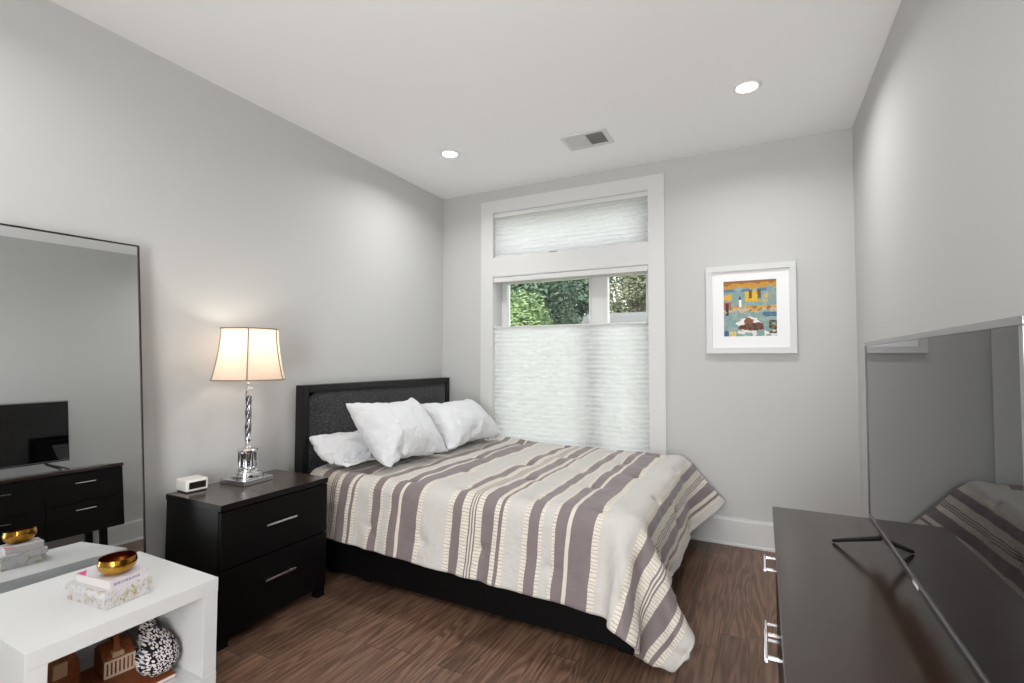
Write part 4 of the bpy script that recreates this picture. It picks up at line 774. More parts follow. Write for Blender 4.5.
P2 = [[666,-20,-20,-15,-14,-21,-16,-15,-8,-20,-14,-19,-14,-12,-22,-14,-20,-13,-16,-8,-23,-18,-9,-20,376,-25,-14,14,-27,10,-30,10,-29,18,-40,25,-39,25,-43,26,
-31,8,-23,14,-37,25,-41,23,-41,18,-26,12,-26,6,-29,19,-36,20,-36,16,-26,13,-29,11,-27,16,-33,11,-28,1,363,3,-33,13,-34,33,-50,28,-48,40,-60,44,-62,48,-59,
42,-61,48,-66,49,-62,46,-59,40,-58,42,-65,45,-53,41,-65,48,-53,43,-69,49,-61,42,-62,48,-51,31,-50,28,-36,7,354,14,-43,22,-40,42,-65,50,-70,58,-81,73,-86,
63,-76,62,-80,66,-87,69,-85,63,-79,72,-81,65,-92,71,-81,67,-88,66,-81,69,-80,63,-80,64,-74,59,-80,55,-57,36,-42,17,334,19,-44,32,-55,63,-81,69,-97,79,-95,
87,-111,93,-110,96,-110,94,-113,94,-112,96,-108,93,-114,97,-104,92,-114,97,-114,97,-110,89,-108,90,-100,79,-92,72,-84,63,-67,50,-39,3,339,20,-47,47,-73,
61,-81,83,-102,90,-115,101,-126,117,-133,114,-134,114,-129,117,-132,111,-128,115,-131,115,-137,117,-124,111,-128,110,-125,108,-122,105,-123,99,-111,90,
-96,71,-63,42,-35,14,326,17,-48,41,-66,56,-78,86,-106,103,-130,119,-131,120,-152,134,-151,137,-155,143,-156,136,-155,133,-147,130,-154,134,-143,131,-145,
128,-149,133,-143,113,-122,106,-116,89,-88,73,-76,49,-44,24,307,17,-42,33,-53,58,-81,76,-100,112,-138,132,-155,143,-156,142,-164,146,-163,145,-162,143,
-168,155,-165,146,-160,146,-160,141,-160,140,-151,132,-145,133,-147,112,-110,91,-100,78,-70,44,-39,18,303,11,-32,22,-48,48,-75,90,-104,106,-131,133,-149,
142,-167,147,-171,161,-178,164,-184,162,-175,159,-177,157,-171,153,-169,155,-167,144,-161,143,-161,137,-142,114,-109,96,-94,67,-62,39,-36,8,301,3,-31,20,
-35,51,-72,82,-106,111,-131,126,-150,152,-177,162,-178,165,-183,163,-182,162,-177,165,-186,169,-182,169,-187,161,-171,154,-163,140,-152,131,-140,116,-128,
107,-105,78,-71,55,-43,18,276,19,-30,29,-50,48,-67,75,-92,93,-122,124,-152,151,-169,171,-188,166,-184,175,-199,177,-192,170,-180,170,-193,175,-187,171,
-189,165,-174,150,-162,141,-150,128,-124,100,-110,94,-81,53,-38,13,287,22,-41,43,-69,66,-90,99,-120,116,-134,137,-161,158,-179,165,-184,173,-192,176,-191,
178,-204,180,-189,174,-197,173,-188,174,-188,172,-182,158,-170,151,-149,124,-133,112,-100,72,-70,58,-39,16,278,20,-51,52,-78,88,-103,101,-122,117,-139,
142,-165,160,-181,173,-186,168,-187,179,-205,184,-201,184,-200,180,-199,185,-197,176,-194,180,-186,161,-178,149,-156,141,-130,106,-102,82,-64,30,-32,23,
275,20,-47,55,-81,82,-103,109,-122,121,-147,145,-172,161,-178,165,-185,177,-192,175,-198,184,-201,192,-214,190,-202,187,-209,185,-197,180,-192,169,-176,
157,-158,127,-130,113,-101,74,-63,45,-34,9,286,21,-49,52,-77,78,-97,105,-127,125,-148,139,-164,157,-177,170,-196,186,-198,179,-203,192,-208,188,-206,190,
-208,191,-202,181,-201,185,-187,165,-173,142,-147,131,-138,117,-110,82,-67,46,-39,23,275,17,-44,52,-69,77,-100,100,-123,118,-141,145,-176,159,-174,174,
-192,172,-194,185,-205,187,-208,195,-216,197,-207,185,-199,190,-206,179,-192,171,-180,155,-159,142,-139,111,-106,86,-72,53,-46,25,274,4,-31,51,-68,77,-98,
95,-123,128,-150,143,-160,155,-178,169,-193,183,-204,190,-212,190,-204,189,-211,195,-212,196,-212,191,-196,171,-189,172,-180,161,-167,138,-125,103,-94,
69,-71,45,-27,16,273,18,-38,38,-66,76,-98,107,-122,120,-147,147,-175,166,-184,173,-191,179,-197,182,-198,179,-211,201,-219,196,-207,190,-203,186,-202,175,
-184,169,-180,154,-157,137,-134,111,-105,77,-58,37,-38,16,287,13,-38,46,-73,73,-90,93,-123,129,-150,153,-177,167,-183,170,-190,173,-197,187,-213,197,-208,
190,-211,195,-204,188,-212,193,-208,188,-198,172,-171,148,-156,132,-129,106,-101,83,-74,45,-35,10,288,13,-37,46,-65,76,-101,107,-131,131,-156,147,-167,
163,-185,171,-190,179,-205,190,-203,180,-197,186,-209,190,-208,189,-200,185,-203,181,-193,173,-179,156,-145,125,-123,100,-105,76,-69,53,-45,15,286,10,-25,
35,-64,69,-87,97,-122,119,-140,144,-165,153,-184,175,-195,176,-194,175,-193,181,-200,183,-202,189,-204,189,-206,186,-201,178,-194,168,-166,147,-152,123,
-118,97,-83,71,-64,41,-39,17,273,7,-28,39,-61,68,-90,99,-115,126,-155,147,-174,166,-186,170,-190,176,-196,178,-192,184,-205,180,-198,183,-196,177,-199,
179,-191,174,-182,157,-172,151,-154,133,-123,105,-96,74,-64,36,-18,-7,292,11,-29,29,-51,60,-86,103,-126,125,-149,133,-157,156,-180,163,-184,174,-194,174,
-192,179,-198,180,-195,174,-193,177,-191,177,-187,170,-187,158,-168,147,-152,129,-126,106,-90,62,-52,32,-35,21,280,11,-22,32,-62,77,-101,98,-116,117,-152,
147,-160,148,-165,148,-174,168,-190,172,-195,176,-188,177,-194,173,-186,166,-189,179,-187,158,-174,158,-165,138,-146,131,-133,107,-104,82,-69,48,-40,14,
296,13,-39,53,-70,75,-103,102,-124,113,-138,140,-156,138,-164,153,-171,158,-178,159,-178,168,-188,167,-183,170,-190,171,-186,170,-182,167,-177,148,-163,
145,-144,118,-120,94,-101,74,-68,55,-48,19,308,16,-39,48,-77,80,-99,93,-117,115,-149,138,-150,137,-161,147,-166,157,-180,155,-165,152,-171,157,-173,159,
-179,159,-168,148,-168,149,-163,143,-144,121,-135,115,-123,105,-97,64,-64,51,-42,11,298,22,-34,43,-69,81,-102,94,-111,103,-125,114,-139,130,-155,140,-163,
149,-164,149,-169,153,-165,150,-171,145,-160,150,-167,146,-157,142,-154,135,-150,128,-131,104,-109,93,-99,68,-60,46,-39,13,314,9,-38,52,-76,65,-91,92,-113,
103,-113,98,-129,122,-141,128,-149,128,-144,134,-149,134,-155,136,-146,124,-137,128,-149,139,-157,136,-144,119,-138,115,-126,104,-109,90,-91,71,-66,40,
-34,19,316,14,-48,52,-73,59,-81,72,-92,87,-113,97,-115,114,-134,113,-133,116,-125,111,-131,112,-130,119,-134,115,-131,115,-124,109,-133,112,-122,105,-119,
102,-118,97,-107,86,-88,65,-53,36,-31,-5,332,17,-52,46,-63,63,-86,65,-81,69,-92,89,-104,87,-99,83,-108,88,-104,91,-105,92,-114,96,-102,91,-108,81,-92,85,
-107,96,-113,84,-97,81,-96,80,-97,69,-65,50,-63,45,-38,8,328,24,-49,44,-61,44,-65,56,-73,57,-82,71,-83,65,-86,64,-75,61,-77,62,-82,68,-84,69,-82,70,-84,
70,-84,68,-85,64,-77,65,-88,66,-80,68,-85,58,-59,43,-56,37,-40,14,340,1,-27,17,-43,24,-43,29,-48,41,-46,38,-56,42,-59,39,-62,42,-51,33,-54,36,-48,41,-56,
40,-54,38,-49,39,-61,42,-63,50,-61,45,-64,49,-62,35,-48,40,-52,29,-39,9,353,-7,-16,-5,-13,-1,-23,24,-37,19,-36,20,-26,7,-36,16,-32,18,-28,18,-33,15,-39,
18,-29,15,-24,14,-26,8,-27,16,-35,16,-34,19,-34,19,-35,11,-27,16,-26,12,-34,0,370,-16,-19,-24,-14,-9,-20,-18,-17,-11,-19,-13,-17,-16,-10,-13,-18,-24,-9,
-19,-14,-10,-20,-17],
[-1467,-10,-7,0,12,8,-1,-1,17,-7,-4,7,12,-8,-1,4,-9,-6,15,-10,-4,-5,-3,-1,17,-1,-8,-6,8,-11,0,3,4,8,-6,-4,11,1,-4,-4,18,-6,-8,5,0,
5,9,-3,-5,11,-3,-4,5,-1,-7,-4,-2,3,0,9,-2,-12,4,-4,5,-11,11,-6,3,7,7,-10,12,-14,7,-15,9,-1,-7,1,4,7,-6,-2,19,-16,9,0,2,-6,3,11,-1,5,-8,-3,-2,9,2,-2,2,-11,
-2,0,6,5,-10,1,-3,-1,11,-11,5,9,-7,6,18,-9,2,-10,2,-13,2,3,-2,-7,1,1,12,-9,12,-11,13,-14,8,3,-3,9,-4,0,6,-8,7,-2,-2,-7,5,2,0,-4,9,-3,-1,-3,7,-7,6,5,0,-5,
10,3,2,-1,-9,3,3,-8,-2,-4,5,0,-7,0,2,3,0,-1,11,-8,1,6,1,-1,-2,-3,5,-4,10,-13,6,3,1,-5,9,-6,-1,-8,13,-8,13,-11,7,-2,14,-1,-2,12,-1,4,-11,3,-4,-8,6,-15,13,
-7,-1,-11,15,-3,5,-9,6,-9,3,2,4,3,3,-11,16,-15,8,-4,11,-11,7,-3,7,-9,13,-10,9,-1,2,-4,9,1,-5,4,1,6,11,-3,-1,-6,-4,-4,7,-14,6,-12,20,-10,-6,1,5,-3,10,-12,
-1,-1,10,-7,8,-11,12,-9,15,-11,4,1,1,-4,10,-6,8,-4,11,-10,11,-3,5,1,4,0,-2,1,1,5,-3,-4,0,0,3,-13,7,-13,9,-11,11,-6,6,-8,3,-4,11,-7,6,-8,11,-11,11,-3,7,
-4,3,-7,5,-3,9,-7,10,-5,8,-11,10,3,3,3,2,-2,2,5,3,-2,6,-16,7,-14,10,-13,13,-11,5,-13,14,-14,11,-8,16,-12,6,-8,12,-8,5,-4,6,-13,13,-12,9,-1,9,-7,16,-15,
12,-7,12,-7,13,-7,5,-4,5,-4,4,11,1,-3,-11,-4,13,-18,6,0,5,-13,9,-12,13,-14,14,-13,10,-10,7,-14,17,-7,9,-9,18,-18,15,-6,6,-8,20,-19,13,-12,11,-5,7,0,3,0,
5,-6,11,0,1,5,-3,-19,12,-5,4,-7,9,-4,4,-18,18,-11,11,-21,22,-15,15,-12,11,-9,12,-20,22,-20,12,-8,13,-17,19,-15,16,-8,14,-12,10,-8,13,-5,4,-5,8,-5,11,-8,
14,-1,-22,-1,19,-20,23,-18,9,-12,15,-24,23,-19,15,-14,20,-15,9,-12,14,-13,15,-16,16,-8,7,-8,14,-15,14,-12,14,-12,11,-10,8,4,6,-12,15,-8,3,-4,11,-6,5,-7,
-4,-6,14,-18,21,-16,17,-11,10,-15,17,-16,16,-14,17,-16,9,-9,17,-18,16,-13,12,-10,16,-15,11,-9,10,-10,11,-11,17,-11,14,-12,14,-1,-6,0,3,-7,12,-12,13,-8,
-7,5,-5,-4,13,-13,14,-14,14,-3,5,-14,15,-11,15,-20,22,-12,9,-14,19,-13,11,-17,16,-4,10,-15,12,-11,13,-8,19,-16,17,-12,9,-9,7,1,-1,0,-2,1,2,-1,-13,6,5,-5,
7,-13,16,-14,16,-11,5,-8,15,-15,14,-11,15,-19,20,-13,11,-12,12,-9,13,-7,10,-15,9,-8,17,-13,9,-7,4,-6,16,-3,4,-7,4,0,-1,5,-13,3,-8,4,8,-4,3,-8,12,-14,14,
-12,20,-15,9,-9,17,-14,11,-12,11,-14,20,-13,19,-19,7,-8,16,-11,14,-11,13,-8,8,-12,6,-4,11,-10,13,-11,8,1,8,-14,6,-1,-9,1,2,-4,4,-9,12,2,4,-14,17,-12,8,
-11,15,-11,12,-7,11,-12,10,-9,14,-16,12,-8,10,-10,13,-9,11,-10,8,-10,20,-21,17,-10,8,-11,13,-11,13,-10,9,-3,-5,-9,7,1,0,3,-4,-2,7,-4,16,-21,17,-12,11,-12,
15,-11,11,-5,12,-16,11,-8,8,-6,11,-15,16,-11,14,-10,7,-5,11,-19,22,-20,24,-14,9,-6,2,-7,5,-5,-5,3,-6,3,7,0,3,-10,9,3,8,-14,11,-8,13,-10,9,-11,13,-9,13,
-11,11,-11,11,-15,18,-9,7,-9,10,-10,13,-13,12,-7,11,-7,6,-10,11,-11,4,2,-2,2,-3,-9,9,0,0,-6,5,-4,14,-6,-4,4,7,-5,11,-17,18,-19,19,-18,16,-11,18,-12,7,-3,
2,0,11,-13,5,-5,12,-11,11,-17,18,-8,6,-8,4,5,2,-8,1,-4,-3,9,-7,0,5,-4,5,-9,13,-8,11,-12,9,-2,13,-19,14,-2,9,-15,16,-14,14,-8,15,-20,14,-13,13,-11,12,-8,
11,-6,11,-13,6,-7,8,-14,4,-8,13,-4,9,-8,2,-3,3,-6,0,5,3,-7,4,1,8,-6,6,-6,8,-6,14,-11,8,-5,8,-12,15,-9,12,-13,15,-11,12,-8,6,-9,13,-10,11,-16,10,-9,10,-12,
9,-7,11,-14,8,-2,0,-2,4,-1,2,3,-4,1,8,-5,8,-14,19,-19,20,-12,10,-6,11,-18,15,-5,15,-17,9,-11,18,-13,13,-13,12,-11,12,-17,17,-3,1,-9,-1,3,5,-11,10,-9,3,
-2,1,4,-1,0,6,-15,12,-4,11,-10,12,-8,6,-6,15,-10,13,-10,6,-10,15,-15,18,-16,13,-11,16,-7,12,-21,14,-6,1,-3,9,-2,-1,-7,5,-12,11,-12,13,-13,11,-7,-3,-1,12,
-10,12,-7,6,2,2,-7,12,-6,5,-3,10,-2,1,-3,11,-11,7,-5,12,-12,15,-8,7,-12,10,-10,10,-3,5,-13,11,-12,10,-5,5,-10,2,-6,2,-4,8,-4,-3,7,6,-12,12,-8,14,-7,3,-4,
16,-17,20,-14,9,-8,10,-8,14,-8,13,-14,10,-11,15,-13,13,-9,6,-2,7,-12,14,-12,2,-1,9,-17,5,-8,9,-4,0,-7,5,-3,6,-10,16,-11,3,2,8,-3,-1,1,6,-2,13,-10,6,-6,
9,-2,7,-8,8,-6,4,-2,13,-16,10,-7,14,-13,3,-2,11,-13,4,-8,9,-6,6,-7,4,-6,3,-8,6,-1,0,-4,3,-5,11,-3,7,-4,6,-5,11,-11,16,-10,16,-16,9,-8,6,-1,1,-2,9,-10,17,
-15,8,-1,-1,-1,6,-7,9,-7,9,-2,4,-12,10,-14,10,-10,10,-9,2,-9,-1,3,9,-10,1,7,5,-10,17,-7,5,-3,9,-11,6,-4,14,-9,7,-11,6,-11,20,-11,7,-4,0,3,-4,6,1,1,9,-4,
-2,-4,8,-12,9,-4,10,-11,10,-15,8,-21,10,-4,9,-3,-12,15,5,-5,15,-8,4,-4,7,-13,3,2,5,-8,-1,-6,19,-16,17,-7,3,-1,4,-5,0,7,4,1,4,-8,8,-4,5,-5,7,-11,1,-2,3,
-8,2,-5,6,-7,3,0,4,-6,14,-8,14,-6,2,-5,-3,5,-3,-8,2,6,7,-19,20,-14,16,-19,11,3,-12,12,5,5,1,-5,6,0,7,-6,5,-1,4,-13,8,-4,1,-5,4,-8,-24,17,4,-10,19,-8,18,
-21,16,-11,2,8,-12,2,-5,-2,7,-1,9,-16,8,-11,18,-10,-4,15,-6,13,-8,3,-5,16,1,-8,10,0,7,-5,10,-12,13,-6,2,-9,-1,-7,-15,13,-2,-12,23,-22,21,-9,10,-5,-7,7,
-14,10,-2,-2,6,-14,15,-3,-10,7,2,-12,12,6,-17,9,-4,13,-2,8,2,-2,11,2,2,1,-5,4,6,0,0,-3,4,-6,-22,14,-2,-3,7,-19,11,-2,-15,6,2,-11,10,2,-9,16,6,1,6,10,5,
3,-6,6],
[640,0,7,16,11,25,11,19,14,16,17,17,14,15,18,18,19,11,17,16,16,18,9,31,-373,21,-17,37,-30,43,-32,52,-32,45,-30,54,-38,49,-30,43,-32,47,-32,52,
-31,55,-40,50,-35,44,-31,54,-37,51,-34,52,-32,53,-39,49,-30,45,-33,54,-35,49,-28,38,-18,31,-372,27,-27,44,-39,61,-46,62,-60,72,-52,72,-54,76,-59,76,-59,
73,-59,77,-67,77,-52,65,-56,75,-56,70,-48,70,-60,79,-63,79,-61,78,-57,71,-47,61,-49,66,-51,47,-23,31,-352,27,-33,44,-46,76,-72,75,-55,83,-81,100,-86,97,
-74,93,-79,98,-85,95,-80,94,-71,90,-74,91,-78,93,-75,96,-80,102,-90,106,-78,87,-77,96,-69,83,-69,72,-55,66,-39,22,-326,6,-12,41,-40,57,-69,83,-81,106,-89,
110,-108,124,-108,129,-112,133,-117,127,-106,113,-95,117,-103,120,-102,121,-101,113,-100,126,-105,116,-104,115,-92,116,-89,89,-74,87,-63,63,-47,33,-335,
18,-27,52,-53,75,-69,91,-100,116,-109,131,-118,131,-117,139,-125,148,-124,141,-130,139,-125,140,-117,135,-118,139,-124,143,-130,144,-116,135,-118,131,-113,
122,-102,111,-87,82,-59,62,-45,27,-331,29,-33,65,-71,85,-81,100,-104,132,-130,147,-129,150,-140,154,-132,150,-139,152,-138,167,-153,165,-149,157,-138,168,
-150,161,-142,159,-138,151,-134,150,-128,133,-120,126,-89,80,-64,61,-33,15,-311,23,-31,51,-65,91,-94,117,-117,135,-130,156,-144,159,-143,163,-152,174,-158,
173,-160,178,-151,168,-159,175,-155,177,-168,179,-157,173,-150,162,-143,151,-129,129,-104,113,-97,92,-60,47,-24,19,-309,33,-46,51,-65,92,-88,107,-100,123,
-131,155,-152,174,-162,181,-165,186,-170,186,-165,184,-174,185,-169,190,-164,172,-159,182,-160,172,-157,173,-155,154,-130,143,-116,107,-88,84,-58,58,-40,
28,-300,34,-41,49,-63,81,-79,103,-116,139,-130,149,-145,173,-174,192,-167,187,-182,199,-182,197,-174,191,-176,191,-179,200,-182,192,-169,186,-163,170,-147,
157,-142,149,-124,125,-97,92,-76,71,-45,23,-288,10,-31,49,-44,67,-88,111,-117,139,-138,164,-156,177,-171,196,-176,185,-179,205,-189,205,-189,201,-180,199,
-185,205,-185,198,-180,193,-176,189,-159,162,-139,145,-121,109,-89,81,-61,60,-35,22,-301,21,-34,55,-56,86,-80,100,-120,141,-141,162,-147,173,-166,191,-187,
208,-186,200,-182,197,-187,205,-196,221,-192,193,-179,203,-181,194,-180,188,-163,172,-146,139,-116,108,-95,96,-70,51,-35,23,-283,19,-20,41,-46,66,-82,105,
-103,131,-144,167,-161,183,-175,199,-177,189,-178,204,-192,206,-186,208,-197,209,-192,207,-194,211,-187,202,-179,188,-171,176,-153,152,-132,128,-102,88,
-69,61,-39,20,-283,21,-30,51,-57,82,-77,93,-110,143,-135,152,-153,181,-182,202,-177,198,-186,197,-175,196,-183,203,-201,219,-194,216,-199,210,-195,208,
-184,181,-156,157,-141,141,-114,119,-103,94,-66,55,-45,34,-298,23,-21,47,-55,81,-93,115,-120,138,-135,161,-159,190,-184,207,-186,201,-186,201,-190,215,
-205,220,-204,215,-194,211,-195,209,-192,211,-189,194,-168,174,-150,143,-117,102,-81,83,-70,65,-37,19,-285,20,-33,59,-69,86,-92,123,-119,134,-141,168,-161,
182,-174,191,-174,203,-191,205,-193,214,-199,215,-198,214,-196,212,-195,208,-193,210,-189,197,-162,161,-152,145,-117,116,-90,76,-57,46,-27,17,-282,22,-22,
43,-61,84,-87,106,-114,142,-143,167,-155,177,-165,190,-183,201,-181,196,-188,204,-195,219,-204,220,-203,218,-197,216,-191,195,-182,198,-172,164,-142,150,
-128,125,-104,97,-70,56,-44,22,-275,20,-37,57,-50,77,-84,102,-106,129,-141,162,-152,180,-176,192,-171,197,-192,206,-192,208,-191,212,-207,226,-207,223,
-202,208,-188,209,-188,195,-171,174,-154,149,-124,126,-105,99,-77,56,-33,28,-295,21,-34,65,-61,73,-84,113,-115,142,-139,159,-162,184,-172,193,-183,199,
-177,199,-189,202,-189,206,-194,217,-195,211,-195,213,-194,200,-179,189,-175,174,-145,154,-130,123,-98,88,-65,61,-44,32,-295,21,-34,49,-56,85,-87,114,-116,
138,-143,163,-162,183,-175,195,-179,197,-182,205,-190,203,-194,215,-198,213,-193,210,-191,210,-198,202,-180,193,-172,179,-152,152,-138,121,-87,86,-66,54,
-27,25,-293,18,-40,61,-57,86,-90,103,-113,138,-136,160,-150,173,-168,190,-183,203,-189,212,-191,207,-196,210,-199,221,-197,205,-191,212,-191,197,-176,182,
-163,176,-154,149,-116,104,-86,76,-55,45,-24,15,-275,15,-35,64,-76,96,-99,120,-120,143,-132,153,-157,180,-173,190,-176,197,-181,200,-191,208,-191,208,-192,
213,-197,215,-191,205,-193,205,-180,188,-166,170,-149,141,-124,106,-77,89,-64,58,-41,28,-298,25,-41,69,-75,89,-81,106,-102,123,-137,160,-143,163,-164,189,
-177,188,-170,192,-184,204,-187,206,-188,208,-190,208,-189,194,-174,191,-170,174,-157,165,-136,123,-101,113,-99,90,-63,62,-35,14,-289,16,-35,65,-74,90,
-79,103,-114,134,-123,140,-145,174,-161,186,-168,184,-179,196,-176,198,-188,198,-183,204,-178,192,-175,192,-179,189,-166,182,-160,157,-136,130,-101,113,
-87,87,-72,57,-33,25,-311,23,-28,54,-65,81,-82,112,-111,132,-130,155,-139,152,-154,178,-158,180,-176,194,-165,181,-177,196,-178,199,-176,187,-168,181,-167,
188,-163,177,-154,145,-119,132,-111,113,-90,79,-59,66,-44,25,-316,17,-30,59,-63,81,-72,97,-97,120,-124,151,-143,156,-147,175,-158,170,-158,186,-169,179,
-172,193,-166,179,-168,187,-168,182,-162,178,-156,172,-151,159,-135,143,-115,110,-90,84,-64,56,-37,29,-314,18,-34,55,-50,72,-79,102,-105,127,-125,146,-126,
143,-141,165,-150,161,-145,167,-152,172,-148,165,-158,177,-160,176,-157,173,-149,163,-145,161,-142,145,-120,126,-105,117,-99,90,-67,54,-25,24,-324,22,-20,
39,-40,58,-63,93,-101,123,-110,128,-126,149,-134,150,-133,151,-142,160,-135,153,-140,163,-146,158,-137,149,-132,145,-135,152,-123,146,-133,131,-105,128,
-105,110,-89,77,-63,59,-32,15,-322,22,-20,46,-55,74,-74,91,-91,118,-107,126,-115,134,-114,128,-113,137,-122,138,-115,126,-120,139,-122,145,-121,134,-114,
135,-128,140,-116,129,-119,136,-114,123,-101,116,-92,86,-67,56,-37,32,-336,16,-21,49,-40,63,-63,81,-85,102,-91,117,-93,106,-92,113,-98,118,-100,105,-95,
118,-101,119,-98,117,-110,121,-92,115,-107,117,-99,120,-96,111,-104,116,-89,108,-86,76,-55,58,-43,34,-337,15,-6,28,-47,66,-54,80,-83,101,-83,92,-65,83,
-73,94,-75,87,-78,88,-72,93,-76,91,-71,97,-79,89,-75,99,-89,95,-78,104,-87,97,-77,93,-74,88,-58,73,-62,50,-26,25,-335,26,-33,20,-27,52,-40,58,-42,65,-49,
71,-62,79,-51,60,-56,73,-58,81,-60,61,-50,75,-52,68,-49,69,-55,72,-59,74,-55,74,-66,80,-58,69,-50,65,-52,67,-47,64,-47,38,-349,25,-34,28,-23,38,-15,38,
-28,42,-22,48,-33,42,-33,53,-38,50,-24,41,-35,49,-29,42,-26,49,-24,44,-32,41,-31,53,-33,43,-34,54,-33,44,-31,52,-31,50,-29,45,-24,28,-358,4,20,9,17,7,19,
17,13,16,15,16,24,11,21,9,17,24,12,18,17,11,24,13]]
